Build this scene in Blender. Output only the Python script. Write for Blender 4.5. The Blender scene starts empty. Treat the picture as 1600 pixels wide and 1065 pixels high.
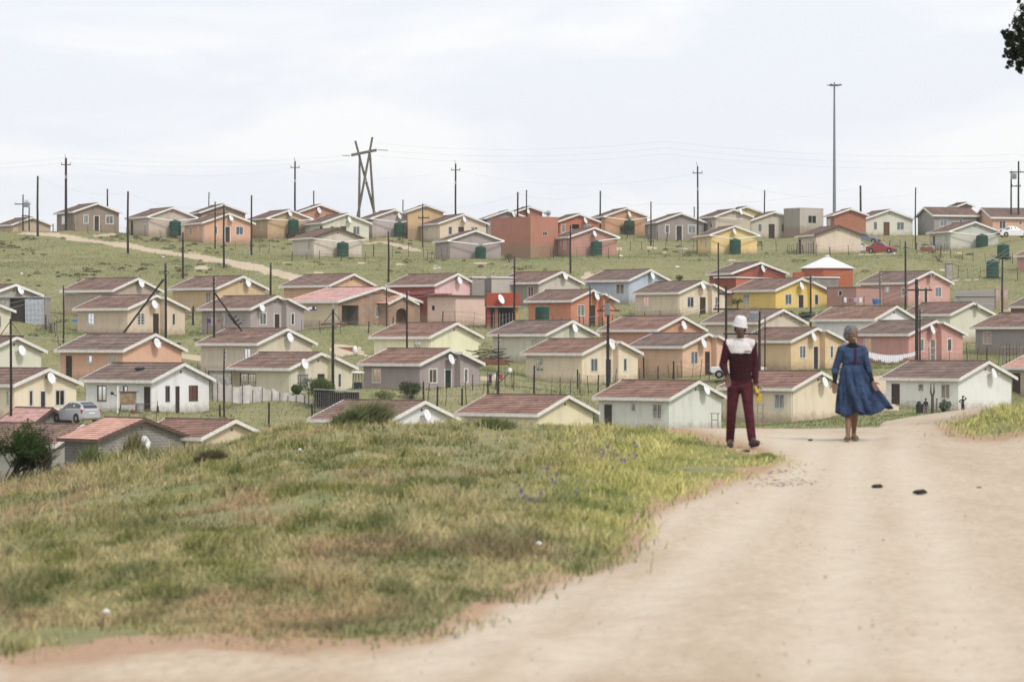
import bpy, bmesh, math, random
import numpy as np
from mathutils import Vector, Matrix
random.seed(7)
RNG = np.random.default_rng(11)
S = bpy.context.scene
COL = S.collection
R = math.radians

# ------------------------------------------------------------------ camera
F = 4667.0          # focal length in pixels of the 1600 px wide photograph
CX, CY = 800.0, 532.5
cam_d = bpy.data.cameras.new('camera')
cam_d.lens = 105; cam_d.sensor_width = 36; cam_d.clip_start = 0.5; cam_d.clip_end = 20000
cam_d.dof.use_dof = True; cam_d.dof.focus_distance = 250; cam_d.dof.aperture_fstop = 4.5
cam = bpy.data.objects.new('camera', cam_d); COL.objects.link(cam)
cam.location = (0, 0, 0); cam.rotation_euler = (R(90), 0, 0)
S.camera = cam
S.view_settings.view_transform = 'Standard'; S.view_settings.look = 'None'
S.view_settings.gamma = 1; S.view_settings.use_curve_mapping = False
S.view_settings.exposure = 0.33
S.cycles.max_bounces = 6; S.cycles.transparent_max_bounces = 12
# ------------------------------------------------------------------ sun, sky
SUN = Vector((0.42, -0.60, 0.80)).normalized()
sl = bpy.data.lights.new('sun', 'SUN'); sl.energy = 1.75; sl.angle = R(12); sl.color = (1.0, 0.955, 0.88)
so = bpy.data.objects.new('sun', sl); COL.objects.link(so)
so.rotation_euler = SUN.to_track_quat('Z', 'Y').to_euler()
W = bpy.data.worlds.new('World'); S.world = W; W.use_nodes = True
nt = W.node_tree; nt.nodes.clear()
def N(nt, t, **k):
    n = nt.nodes.new(t)
    for a, b in k.items(): setattr(n, a, b)
    return n
out = N(nt, 'ShaderNodeOutputWorld')
sky = N(nt, 'ShaderNodeTexSky', sky_type='NISHITA', sun_disc=False)
sky.sun_elevation = math.asin(SUN.z); sky.sun_rotation = math.atan2(SUN.x, SUN.y)
sky.air_density = 1; sky.dust_density = 3
b1 = N(nt, 'ShaderNodeBackground'); b1.inputs[1].default_value = 0.1
b2 = N(nt, 'ShaderNodeBackground'); b2.inputs[1].default_value = 0.86
tc = N(nt, 'ShaderNodeTexCoord')
mp = N(nt, 'ShaderNodeMapping'); mp.inputs['Scale'].default_value = (7, 7, 26)
nz = N(nt, 'ShaderNodeTexNoise'); nz.inputs['Scale'].default_value = 1.0; nz.inputs['Detail'].default_value = 7; nz.inputs['Roughness'].default_value = 0.55; nz.inputs['Distortion'].default_value = 0.4
rp = N(nt, 'ShaderNodeValToRGB')
rp.color_ramp.elements[0].position = 0.46; rp.color_ramp.elements[0].color = (0.85, 0.875, 0.94, 1)
rp.color_ramp.elements[1].position = 0.60; rp.color_ramp.elements[1].color = (0.955, 0.962, 0.970, 1)
mx = N(nt, 'ShaderNodeMixShader'); mx.inputs[0].default_value = 0.93
L = nt.links.new
L(tc.outputs['Generated'], mp.inputs[0]); L(mp.outputs[0], nz.inputs[0]); L(nz.outputs[0], rp.inputs[0])
L(rp.outputs[0], b2.inputs[0]); L(sky.outputs[0], b1.inputs[0])
L(b1.outputs[0], mx.inputs[1]); L(b2.outputs[0], mx.inputs[2]); L(mx.outputs[0], out.inputs[0])

# ------------------------------------------------------------------ helpers
def lin(c):
    return tuple(((v/255)/12.92 if v/255 <= .04045 else ((v/255+.055)/1.055)**2.4) for v in c)
def emp(name, loc=(0, 0, 0), rz=0, label=None, cat=None, group=None):
    o = bpy.data.objects.new(name, None); COL.objects.link(o)
    o.empty_display_size = .2; o.location = loc; o.rotation_euler = (0, 0, rz)
    tag(o, label, cat, group); return o
def tag(o, label=None, cat=None, group=None, kind=None):
    if label: o['label'] = label
    if cat: o['category'] = cat
    if group: o['group'] = group
    if kind: o['kind'] = kind
    return o
def copy_tree(o, parent=None):
    c = o.copy(); COL.objects.link(c)
    if parent is not None: c.parent = parent
    for ch in o.children: copy_tree(ch, c)
    return c
class MB:
    def __init__(s): s.v = []; s.f = []; s.m = []; s.uv = {}
    def quad(s, *p, m=0, uv=None):
        b = len(s.v); s.v += [tuple(q) for q in p]; s.f.append(tuple(range(b, b+len(p)))); s.m.append(m)
        if uv: s.uv[len(s.f)-1] = uv
    def box(s, a, b, m=0):
        (x0, y0, z0), (x1, y1, z1) = a, b
        s.hexa([(x0, y0, z0), (x1, y0, z0), (x1, y1, z0), (x0, y1, z0), (x0, y0, z1), (x1, y0, z1), (x1, y1, z1), (x0, y1, z1)], m)
    def hexa(s, p, m=0):
        b = len(s.v); s.v += [tuple(q) for q in p]
        for f in ((0, 3, 2, 1), (4, 5, 6, 7), (0, 1, 5, 4), (1, 2, 6, 5), (2, 3, 7, 6), (3, 0, 4, 7)):
            s.f.append(tuple(b+i for i in f)); s.m.append(m)
    def tube(s, pts, rs, n=8, m=0, cap=True):
        pts = [Vector(p) for p in pts]
        if not hasattr(rs, '__len__'): rs = [rs]*len(pts)
        b = len(s.v)
        for i, p in enumerate(pts):
            d = (pts[min(i+1, len(pts)-1)]-pts[max(i-1, 0)]).normalized()
            a = d.cross(Vector((0, 0, 1)) if abs(d.z) < .9 else Vector((1, 0, 0))).normalized(); c = d.cross(a)
            for k in range(n):
                t = 2*math.pi*k/n
                s.v.append(tuple(p+(a*math.cos(t)+c*math.sin(t))*rs[i]))
        for i in range(len(pts)-1):
            for k in range(n):
                k2 = (k+1) % n
                s.f.append((b+i*n+k, b+i*n+k2, b+(i+1)*n+k2, b+(i+1)*n+k)); s.m.append(m)
        if cap:
            s.f.append(tuple(b+k for k in range(n))); s.m.append(m)
            e = b+(len(pts)-1)*n
            s.f.append(tuple(e+k for k in reversed(range(n)))); s.m.append(m)
    def lathe(s, prof, n=24, m=0, org=(0, 0, 0)):
        b = len(s.v); q = len(prof)
        for k in range(n):
            t = 2*math.pi*k/n
            for r, z in prof: s.v.append((org[0]+r*math.cos(t), org[1]+r*math.sin(t), org[2]+z))
        for k in range(n):
            k2 = (k+1) % n
            for i in range(q-1): s.f.append((b+k*q+i, b+k2*q+i, b+k2*q+i+1, b+k*q+i+1)); s.m.append(m)
    def ell(s, c, r, seg=12, rings=8, m=0, rot=None):
        b = len(s.v)
        for i in range(rings+1):
            ph = math.pi*i/rings
            for k in range(seg):
                t = 2*math.pi*k/seg
                p = Vector((r[0]*math.sin(ph)*math.cos(t), r[1]*math.sin(ph)*math.sin(t), r[2]*math.cos(ph)))
                if rot: p = rot @ p
                s.v.append(tuple(Vector(c)+p))
        for i in range(rings):
            for k in range(seg):
                k2 = (k+1) % seg
                s.f.append((b+i*seg+k, b+(i+1)*seg+k, b+(i+1)*seg+k2, b+i*seg+k2)); s.m.append(m)
    def build(s, name, mats, parent=None, smooth=False, loc=None):
        me = bpy.data.meshes.new(name); me.from_pydata(s.v, [], s.f)
        if not isinstance(mats, (list, tuple)): mats = [mats]
        for q in mats: me.materials.append(q)
        if len(mats) > 1: me.polygons.foreach_set('material_index', s.m)
        if s.uv:
            ul = me.uv_layers.new(name='UVMap')
            for fi, uv in s.uv.items():
                for li, c in zip(me.polygons[fi].loop_indices, uv): ul.data[li].uv = c
        if smooth: me.polygons.foreach_set('use_smooth', [True]*len(me.polygons))
        me.update()
        o = bpy.data.objects.new(name, me); COL.objects.link(o)
        if parent: o.parent = parent
        if loc: o.location = loc
        return o

def mat(name, c, rough=.8, var=.12, scale=3.0, bump=0.0, metal=0, spec=.3, c2=None, coord='Object', bscale=None, detail=5):
    m = bpy.data.materials.new(name); m.use_nodes = True; t = m.node_tree; p = t.nodes['Principled BSDF']
    p.inputs['Roughness'].default_value = rough; p.inputs['Metallic'].default_value = metal
    p.inputs['Specular IOR Level'].default_value = spec
    tc = N(t, 'ShaderNodeTexCoord'); nz = N(t, 'ShaderNodeTexNoise')
    nz.inputs['Scale'].default_value = scale; nz.inputs['Detail'].default_value = detail
    t.links.new(tc.outputs[coord], nz.inputs[0])
    r = N(t, 'ShaderNodeValToRGB')
    c2 = c2 or tuple(v*(1-2*var) for v in c)
    r.color_ramp.elements[0].position = .3; r.color_ramp.elements[1].position = .7
    r.color_ramp.elements[0].color = (*c2, 1); r.color_ramp.elements[1].color = (*c, 1)
    t.links.new(nz.outputs[0], r.inputs[0]); t.links.new(r.outputs[0], p.inputs['Base Color'])
    if bump:
        n2 = N(t, 'ShaderNodeTexNoise'); n2.inputs['Scale'].default_value = bscale or scale*6; n2.inputs['Detail'].default_value = 4
        t.links.new(tc.outputs[coord], n2.inputs[0])
        bp = N(t, 'ShaderNodeBump'); bp.inputs['Strength'].default_value = bump; bp.inputs['Distance'].default_value = .05
        t.links.new(n2.outputs[0], bp.inputs['Height']); t.links.new(bp.outputs[0], p.inputs['Normal'])
    return m
_wm = {}
def wall_mat(c):
    """painted plaster: patchy fading, rain streaks, red soil splashed on the foot of the wall"""
    if c in _wm: return _wm[c]
    g_ = .3*c[0]+.59*c[1]+.11*c[2]; cc_ = tuple(v*.70+g_*.30 for v in c)
    a = tuple(min(.84, max(.03, (v-.03)/.90)) for v in lin(cc_))
    m = bpy.data.materials.new('wall_paint'); m.use_nodes = True; t = m.node_tree; p = t.nodes['Principled BSDF']
    p.inputs['Roughness'].default_value = .88; p.inputs['Specular IOR Level'].default_value = .2
    k = t.links.new
    g = N(t, 'ShaderNodeTexCoord')
    n1 = N(t, 'ShaderNodeTexNoise'); n1.inputs['Scale'].default_value = .7; n1.inputs['Detail'].default_value = 6; k(g.outputs['Object'], n1.inputs[0])
    mp = N(t, 'ShaderNodeMapping'); mp.inputs['Scale'].default_value = (1.6, 1.6, .3); k(g.outputs['Object'], mp.inputs[0])
    n2 = N(t, 'ShaderNodeTexNoise'); n2.inputs['Scale'].default_value = 1.6; n2.inputs['Detail'].default_value = 6; k(mp.outputs[0], n2.inputs[0])
    r1 = N(t, 'ShaderNodeMix', data_type='RGBA'); r1.inputs[6].default_value = (*[v*.84 for v in a], 1); r1.inputs[7].default_value = (*[min(.86, v*1.08) for v in a], 1)
    k(n1.outputs[0], r1.inputs[0])
    mr = N(t, 'ShaderNodeMapRange'); mr.inputs[1].default_value = .52; mr.inputs[2].default_value = .85; mr.inputs[4].default_value = .5; k(n2.outputs[0], mr.inputs[0])
    r2 = N(t, 'ShaderNodeMix', data_type='RGBA'); r2.inputs[7].default_value = (*[v*.6 for v in a], 1); k(mr.outputs[0], r2.inputs[0]); k(r1.outputs[2], r2.inputs[6])
    sp = N(t, 'ShaderNodeSeparateXYZ'); k(g.outputs['Object'], sp.inputs[0])
    n3 = N(t, 'ShaderNodeTexNoise'); n3.inputs['Scale'].default_value = 2.5; n3.inputs['Detail'].default_value = 4; k(g.outputs['Object'], n3.inputs[0])
    ad = N(t, 'ShaderNodeMath', operation='SUBTRACT'); k(sp.outputs[2], ad.inputs[0]); k(n3.outputs[0], ad.inputs[1])
    m3 = N(t, 'ShaderNodeMapRange'); m3.inputs[1].default_value = .3; m3.inputs[2].default_value = -.45; m3.inputs[3].default_value = 0; m3.inputs[4].default_value = .72; k(ad.outputs[0], m3.inputs[0])
    r3 = N(t, 'ShaderNodeMix', data_type='RGBA'); r3.inputs[7].default_value = (.30, .22, .15, 1); k(m3.outputs[0], r3.inputs[0]); k(r2.outputs[2], r3.inputs[6])
    k(r3.outputs[2], p.inputs['Base Color'])
    n4 = N(t, 'ShaderNodeTexNoise'); n4.inputs['Scale'].default_value = 14; n4.inputs['Detail'].default_value = 4; k(g.outputs['Object'], n4.inputs[0])
    bp = N(t, 'ShaderNodeBump'); bp.inputs['Strength'].default_value = .35; bp.inputs['Distance'].default_value = .03; k(n4.outputs[0], bp.inputs['Height']); k(bp.outputs[0], p.inputs['Normal'])
    _wm[c] = m; return m
def brick_mat(name, c1, c2, mortar, w=.22, h=.075, uv=False, ms=.01, bump=.4, vec_rot=None, off=.5, rv=(.72, 1.12)):
    m = bpy.data.materials.new(name); m.use_nodes = True; t = m.node_tree; p = t.nodes['Principled BSDF']; k = t.links.new
    p.inputs['Roughness'].default_value = .85; p.inputs['Specular IOR Level'].default_value = .25
    g = N(t, 'ShaderNodeTexCoord'); b = N(t, 'ShaderNodeTexBrick')
    b.offset = off
    b.inputs['Color1'].default_value = (*c1, 1); b.inputs['Color2'].default_value = (*c2, 1); b.inputs['Mortar'].default_value = (*mortar, 1)
    b.inputs['Scale'].default_value = 1; b.inputs['Brick Width'].default_value = w; b.inputs['Row Height'].default_value = h; b.inputs['Mortar Size'].default_value = ms
    k(g.outputs['UV'], b.inputs[0])
    n = N(t, 'ShaderNodeTexNoise'); n.inputs['Scale'].default_value = .9; n.inputs['Detail'].default_value = 6; k(g.outputs['Object'], n.inputs[0])
    mr = N(t, 'ShaderNodeMapRange'); mr.inputs[1].default_value = .3; mr.inputs[2].default_value = .75; mr.inputs[3].default_value = rv[0]; mr.inputs[4].default_value = rv[1]; k(n.outputs[0], mr.inputs[0])
    x = N(t, 'ShaderNodeMix', data_type='RGBA', blend_type='MULTIPLY'); x.inputs[0].default_value = 1; k(b.outputs[0], x.inputs[6]); k(mr.outputs[0], x.inputs[7])
    k(x.outputs[2], p.inputs['Base Color'])
    bp = N(t, 'ShaderNodeBump'); bp.inputs['Strength'].default_value = bump; bp.inputs['Distance'].default_value = .03; bp.invert = True
    k(b.outputs['Fac'], bp.inputs['Height']); k(bp.outputs[0], p.inputs['Normal'])
    return m
M = {}
M['barge'] = mat('fascia_paint', (.80, .775, .73), .7, .1, 4)
M['bargedark'] = mat('fascia_bare_timber', (.13, .08, .06), .8, .2, 4)
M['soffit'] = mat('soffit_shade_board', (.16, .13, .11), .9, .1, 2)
M['frame'] = mat('window_surround', (.66, .64, .60), .6, .08, 5)
M['framedark'] = mat('window_frame_brown', (.12, .085, .07), .6, .1, 5)
M['door'] = mat('door_brown', (.055, .036, .03), .55, .25, 6)
M['doorwood'] = mat('door_varnished', (.16, .075, .04), .5, .2, 6)
M['doorgreen'] = mat('door_dark_green', (.012, .03, .025), .5, .2, 6)
M['metal'] = mat('galvanised_steel', (.42, .43, .44), .45, .12, 8, metal=.6)
M['dish'] = mat('dish_white', (.80, .81, .83), .45, .05, 5)
M['pipe'] = mat('pvc_white', (.80, .80, .78), .5, .04, 5)
M['tank'] = mat('tank_green_plastic', (.016, .078, .052), .45, .15, 3)
M['creosote'] = mat('creosoted_pole', (.040, .031, .027), .85, .3, 5, bump=.4)
M['palepole'] = mat('weathered_pole', (.19, .17, .14), .9, .25, 4, bump=.4)
M['postwood'] = mat('fence_post_wood', (.10, .082, .065), .95, .3, 9)
M['wire'] = mat('wire_steel', (.22, .21, .20), .5, .1, 8)
M['cable'] = mat('cable_grey', (.45, .46, .48), .6, .05, 8)
M['glass'] = None
def glassm():
    m = bpy.data.materials.new('window_glass'); m.use_nodes = True; t = m.node_tree; t.nodes.clear()
    o = N(t, 'ShaderNodeOutputMaterial'); a = N(t, 'ShaderNodeBsdfTransparent'); a.inputs[0].default_value = (.82, .87, .88, 1)
    b = N(t, 'ShaderNodeBsdfGlossy'); b.inputs['Roughness'].default_value = .06; x = N(t, 'ShaderNodeMixShader')
    f = N(t, 'ShaderNodeFresnel'); f.inputs[0].default_value = 1.6
    ad = N(t, 'ShaderNodeMath', operation='ADD'); ad.inputs[1].default_value = .06; t.links.new(f.outputs[0], ad.inputs[0])
    t.links.new(ad.outputs[0], x.inputs[0]); t.links.new(a.outputs[0], x.inputs[1]); t.links.new(b.outputs[0], x.inputs[2]); t.links.new(x.outputs[0], o.inputs[0])
    return m
M['glass'] = glassm()
M['cur_w'] = mat('curtain_white', (.85, .86, .88), .9, .2, 9)
M['cur_l'] = mat('curtain_lilac', (.62, .60, .68), .9, .3, 9)
M['cur_b'] = mat('curtain_blue', (.36, .48, .62), .9, .3, 9)
M['cur_r'] = mat('curtain_maroon', (.16, .06, .06), .9, .3, 9)
M['cur_p'] = mat('curtain_peach', (.72, .50, .42), .9, .2, 9)
M['cur_o'] = mat('shutter_orange', (.80, .30, .14), .8, .15, 6)
M['cur_k'] = mat('room_shade_black', (.02, .02, .02), .9, .2, 4)  # flat black standing in for the unlit room behind a window, not cloth
M['cur_g'] = mat('curtain_dun', (.32, .28, .22), .9, .2, 9)
ROOF = {
 'brown': brick_mat('roof_tile_brown', (.46, .29, .225), (.29, .185, .15), (.12, .078, .066), 1, 1, True, .09, .9, off=0, rv=(.6, 1.18)),
 'grey': brick_mat('roof_tile_greybrown', (.40, .275, .225), (.27, .19, .16), (.11, .08, .07), 1, 1, True, .09, .9, off=0, rv=(.6, 1.18)),
 'red': brick_mat('roof_tile_russet', (.52, .295, .22), (.34, .20, .155), (.14, .082, .068), 1, 1, True, .09, .9, off=0, rv=(.6, 1.18)),
 'salmon': brick_mat('roof_tile_salmon', (.80, .46, .36), (.60, .34, .275), (.26, .15, .125), 1, 1, True, .055, .7, off=0, rv=(.8, 1.15)),
 'pink': brick_mat('roof_tile_pink', (.78, .48, .43), (.64, .37, .34), (.34, .20, .18), 1, 1, True, .055, .7, off=0, rv=(.8, 1.15)),
}
M['brick'] = brick_mat('face_brick', (.46, .27, .175), (.34, .20, .135), (.40, .34, .28), .22, .085, True, .012)
M['block'] = brick_mat('concrete_block', (.27, .25, .23), (.21, .195, .185), (.36, .34, .31), .40, .20, True, .022)
M['shadedblock'] = brick_mat('concrete_block_shaded', (.16, .15, .145), (.13, .12, .12), (.20, .19, .18), .40, .20, True, .022)  # darker copy of the block for the long wall, side shade in its colour

# ------------------------------------------------------------------ house table (pixel measurements turned into places)
def Dfit(x, ye):
    X = (x-800)/800; y = (ye-480)/120
    if ye < 331: y = (331-480)/120
    c = (297.26, -83.54, 16.757, 11.564, -3.431, -10.315)
    return c[0]+c[1]*y+c[2]*y*y+c[3]*X+c[4]*X*y+c[5]*X*X
HE = 2.5
HS = []
def H(label, xL, xM, xR, ye, g, s=None, **k):
    """xL/xM/xR: left roof corner, near roof corner, right roof corner; ye: eave row; g/s: gable and long wall paint"""
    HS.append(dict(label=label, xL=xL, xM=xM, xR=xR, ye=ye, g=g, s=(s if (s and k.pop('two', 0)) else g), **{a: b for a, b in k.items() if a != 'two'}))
BE = (216, 198, 174); TAN = (222, 198, 166); CR = (212, 208, 184); OR = (222, 166, 130); GR = (168, 154, 148); OC = (214, 182, 132)
# top rows, left to right
H('small peach house low behind the grass at the far left end of the hilltop', -10, 18, 84, 351, (190, 165, 140), D=425, back=1)
H('brown-grey hilltop house with a centre door between two white-framed windows, the leftmost complete one', 83.5, 113.5, 191, 331, (150, 132, 116), gf=[('w', 131, 137.5, 'l'), ('d', 147, 155), ('w', 165.5, 176.5, 'w')], sf=[('w', 96, 101, 'w'), ('d', 117, 119.5)], trim=1)
H('beige hilltop house with a green tank against its blank gable, right of the brown-grey one', 195, 230, 309.6, 338.5, (198, 180, 160), tank=(264.5, 283), pipe=1, sf=[('d', 204.5, 208), ('w', 224, 229, 'b')])
H('brown-gabled house half hidden behind the peach-orange hilltop house', 291, 311.6, 388, 332, (158, 128, 108), D=410, back=1)
H('peach-orange hilltop house with a dish at its gable peak and a dark centre door', 283, 316, 399.5, 348, (222, 164, 130), dish=(361, 341), gf=[('w', 335.5, 339.5, 'l'), ('d', 351.5, 359.5), ('w', 368.5, 380, 'b')], sf=[('w', 295.5, 299.5, 'g'), ('s', 307.5, 310), ('d', 317.5, 321)], trim=1)
H('mustard-beige hilltop house with a green tank raised before its gable', 384, 416, 490, 341, (202, 166, 120), dish=(453, 333.5), tank=(449.5, 467), pipe=1, sf=[('w', 406, 410.5, 'w')], tz=.45)
H('orange-brown gable behind, a dish under its peak, right of the tall skyline pole', 452, 467, 534, 331, (196, 142, 106), D=411, back=1, dish=(498.5, 329))
H('cream-green hilltop house with a dish and three openings behind the beige tank house', 470.7, 502.8, 581.6, 348, (206, 204, 180), dish=(546, 343.7), gf=[('w', 516, 522, 'w'), ('d', 531.5, 541), ('w', 551.5, 562, 'l')], sf=[('s', 482, 485), ('d', 500, 503)])
H('beige house with dark bargeboards and a green tank, standing lowest left in the upper field', 451, 488, 570.6, 371.5, (208, 192, 174), tank=(526, 545), pipe=1, barge='bargedark', sf=[('w', 480.5, 484.5, 'g')])
H('ochre-gabled house peeping out behind the pinkish grey tank house', 622, 634, 697, 331, (205, 168, 116), D=412, back=1)
H('pinkish grey hilltop house, dish above green tank, at the foot of the crossed pylon', 555, 579, 656, 341, (190, 174, 168), dish=(624, 337.5), tank=(615.5, 632.5), pipe=1)
H('peach-cream hilltop house with a brown half door and box-mounted dish', 653, 685, 765, 349, (220, 196, 168), dish=(725.5, 343), gf=[('w', 700.5, 706.5, 'w'), ('d', 716, 725), ('w', 736, 746, 'w')], sf=[('s', 666, 669), ('d', 687.5, 690)])
H('mauve-grey house whose white downpipes meet at a green tank in the upper field', 675, 699, 788, 375.6, (170, 154, 150), tank=(742.5, 759.5), pipe=1)
H('brick-red gable with a dish rising behind the long terracotta annexe', 792, 805, 852, 331, (180, 112, 90), D=412, back=1, dish=(824.5, 329.5))
H('grey gabled house with a dish rising directly behind the long terracotta annexe', 745, 757.6, 829, 341, (152, 140, 142), D=409, back=1, dish=(802.5, 334.5))
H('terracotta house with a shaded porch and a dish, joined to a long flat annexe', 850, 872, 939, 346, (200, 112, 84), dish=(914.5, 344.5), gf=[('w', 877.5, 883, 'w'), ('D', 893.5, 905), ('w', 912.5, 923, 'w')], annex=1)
H('orange-peach hilltop house with a doubled roof edge and a shrub before its green tank', 920.6, 943, 1016, 338, (212, 154, 110), dish=(983.5, 335), tank=(975, 992), pipe=1, dbl=1)
H('dusty pink house with dish and green tank, lowest of the upper field', 858, 889, 969, 370, (196, 138, 124), dish=(929, 365.5), tank=(922.5, 941), pipe=2, sf=[('d', 868, 871.5), ('s', 875.5, 877), ('w', 880.5, 885, 'l')])
H('plain grey hilltop house with a brown centre door between white-framed windows', 1003, 1025, 1105, 347, (156, 144, 140), gf=[('w', 1039.5, 1045.5, 'g'), ('d', 1056.5, 1066), ('w', 1075.5, 1087, 'w')], sf=[('w', 1013, 1016, 'l'), ('d', 1025.5, 1028)], trim=1)
H('beige hilltop house with a dish at its peak, in front of a yellow gable', 1089.7, 1116, 1178, 338.2, (194, 178, 156), dish=(1157.5, 331), pipe=3, sf=[('w', 1107.5, 1112.5, 'w')], D=413)
H('house with a pale yellow gable tucked behind the beige one on the skyline', 1125, 1140, 1193, 332, (214, 206, 118), D=422, back=1)
H('stone-cream hilltop house, dark door between two windows, behind the bright yellow house', 1145, 1171, 1251, 345, (198, 188, 166), gf=[('w', 1184.5, 1190.5, 'w'), ('d', 1201, 1210.5), ('w', 1221, 1231.5, 'l')], sf=[('w', 1163.5, 1166.5, 'w'), ('d', 1171, 1174)])
H('bright yellow house with a dish over a green tank in the upper field', 1083, 1108.4, 1188, 367, (238, 200, 122), dish=(1147.5, 362), tank=(1139.7, 1157.8), pipe=1, sf=[('d', 1087, 1090), ('s', 1095, 1097), ('w', 1101.5, 1104.5, 'l')])
H('terracotta-brown hilltop house beside the flat-topped block house', 1286.6, 1301, 1358, 336, (180, 112, 84), D=410, sf=[('w', 1289, 1298, 'k')], roof='salmon')
H('blank peach-beige house with dark bargeboards, in front of the parked cars', 1241.6, 1272.5, 1350.6, 367, (216, 194, 170), barge='bargedark', sf=[('d', 1248, 1251.5), ('w', 1265, 1268, 'b')])
H('pale cream hilltop house with a varnished brown door, beside the red saloon car', 1321.6, 1350.6, 1431, 342, (208, 206, 186), gf=[('w', 1365, 1370.5, 'l'), ('dw', 1380.5, 1390), ('w', 1401.5, 1412.5, 'l')], sf=[('w', 1333, 1337, 'l'), ('d', 1349.5, 1353)])
H('roof with a small dark gable showing behind the grey skyline house on the right', 1480, 1496, 1524, 322, (150, 120, 110), D=428, back=1)
H('grey hilltop house turned with its gable to the left and long side to the right', 1429, 1457.5, 1531, 336.5, (158, 152, 148), typ='L', gside=1, sf=[('w', 1469, 1480, 'w'), ('s', 1499, 1504)], D=419)
H('peach house cut by the right edge, gable to the left, above the white saloon car', 1518, 1548.4, 1640, 340, (220, 166, 132), typ='L', sf=[('w', 1561.5, 1571.5, 'k'), ('s', 1592, 1597)], D=416)
H('cream-green house with downpipes to a green tank at the right of the upper field', 1447, 1483, 1565, 361.5, (198, 196, 182), tank=(1525, 1544), pipe=1, sf=[('d', 1458, 1461), ('s', 1468, 1470.5), ('w', 1477, 1481, 'g')])
H('pink house cut by the right edge, beside the two dark green tanks', 1583, 1655, 1730, 398, (205, 145, 132), D=372, roof='brown')
# middle rows
H('beige house cut by the left edge with a zinc shed beneath its dish', -60, -20, 68.5, 461, (180, 168, 152), dish=(32, 453.5), gf=[])
H('cream house end with one eave corner showing at the left edge', -110, -65, 25, 486, (212, 204, 176), gf=[('w', -2, 2, 'w')])
H('pinkish beige house with a dish, highest of the left middle block', 93, 175.5, 256, 454, (184, 164, 146), (160, 144, 126), dish=(220.5, 443))
H('tan house behind the braced pole, with a barred window and dark centre door', 113, 199, 297, 482.5, (214, 190, 162), (188, 172, 150), dish=(241.5, 476), bay=249.5, gf=[('w', 214.5, 226, 'k', 'bars'), ('d', 239, 248), ('w', 269, 274, 'g')], sf=[('w', 136.5, 147, 'g')])
H('peach-orange house with a half-open small window, above the long white cottage', 84.5, 192, 293, 548, (226, 170, 138), (186, 146, 122), dish=(245.5, 536.5), sf=[('d', 103, 112.5), ('s', 137, 144), ('w', 170, 183, 'b')])
H('pale green-cream house with a dish, cut by the left edge behind the crossarm pole', -115, -22, 74, 550, (212, 210, 186), dish=(34, 548))
H('cream-yellow house with the silver hatchback parked by its gable', -70, 21.7, 130, 602, (236, 214, 178), (196, 182, 152), dish=(80, 591.5), gf=[('w', 45.5, 51.5, 'g'), ('d', 63, 71.5), ('w', 86.5, 101, 'k')], sf=[('w', 10, 15.5, 'k')], trim=1)
H('long white cottage with orange shutters and a black bag on its roof', 124, 237.6, 336.6, 595.5, (240, 240, 242), (214, 210, 212), gf=[('w', 258.5, 265, 'g'), ('d', 274, 280.5), ('w', 295, 309, 'o')], sf=[('w', 152, 166, 'g'), ('s', 192.5, 199), ('d', 225, 235)], fr='framedark')
H('ochre house on the left of the middle block, beside the dirt path', 262, 338, 421, 450.5, (212, 180, 134), (188, 160, 116), dish=(387.5, 442.5), sf=[('w', 321, 329, 'b')])
H('mauve-grey house with a leaning pole brace across its roof', 307, 391.4, 482.5, 482.5, (172, 158, 156), (146, 134, 134), dish=(409, 480.5), bay=440, gf=[('w', 406, 416, 'w'), ('d', 428.5, 437.5), ('w', 455, 460, 'g')], sf=[('w', 331, 337, 'l'), ('n', 348, 350.5, 'k')], trim=1)
H('plain beige house with a dish, behind the olive-cream house with the brown window', 304.7, 401.7, 496, 537.5, (212, 196, 172), (184, 170, 150), dish=(453, 527.5), sf=[('w', 381, 391.5, 'b')])
H('olive-cream house with a brown-framed wide window behind the round bushes', 354, 451.5, 560, 576.5, (210, 200, 170), (182, 172, 146), dish=(476, 569), bay=512, gf=[('w', 464, 482, 'w', 'bars'), ('d', 496, 507), ('w', 528, 533.5, 'l')], sf=[('wb', 375, 400, 'l', 'bars')])
H('peach-gabled house behind the salmon-roofed brick house', 436, 514, 591, 446.5, (224, 172, 134), (176, 140, 112))
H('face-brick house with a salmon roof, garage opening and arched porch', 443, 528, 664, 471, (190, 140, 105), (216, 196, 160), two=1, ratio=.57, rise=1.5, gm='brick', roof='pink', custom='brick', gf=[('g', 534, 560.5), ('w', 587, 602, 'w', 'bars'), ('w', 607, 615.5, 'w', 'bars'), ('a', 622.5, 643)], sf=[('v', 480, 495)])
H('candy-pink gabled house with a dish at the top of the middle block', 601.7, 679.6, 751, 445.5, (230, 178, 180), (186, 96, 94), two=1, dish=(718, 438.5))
H('pale yellow house without a dish, behind the mauve-grey house with the green door', 576, 671, 756, 527, (236, 224, 182), (214, 200, 154), sf=[('w', 647, 657.5, 'l')], roof='red')
H('mauve-grey house with a dark green door and peach curtains, near the centre', 558.5, 656, 757.5, 569.5, (166, 150, 148), (140, 126, 126), dish=(705, 561.5), bay=710, gf=[('w', 670.5, 682.5, 'p'), ('dg', 695, 705.5), ('w', 725.5, 731, 'w')], sf=[('w', 582, 594.5, 'r')], trim=1, roof='red')
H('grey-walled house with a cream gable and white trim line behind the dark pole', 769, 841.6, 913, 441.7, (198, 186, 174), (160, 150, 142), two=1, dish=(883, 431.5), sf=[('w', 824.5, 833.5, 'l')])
H('pale blue house with a dish, right of the cream gable', 909.5, 982.7, 1050, 438, (180, 192, 212), (138, 146, 162), dish=(1019.5, 431), sf=[('w', 962, 975, 'l')])
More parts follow.
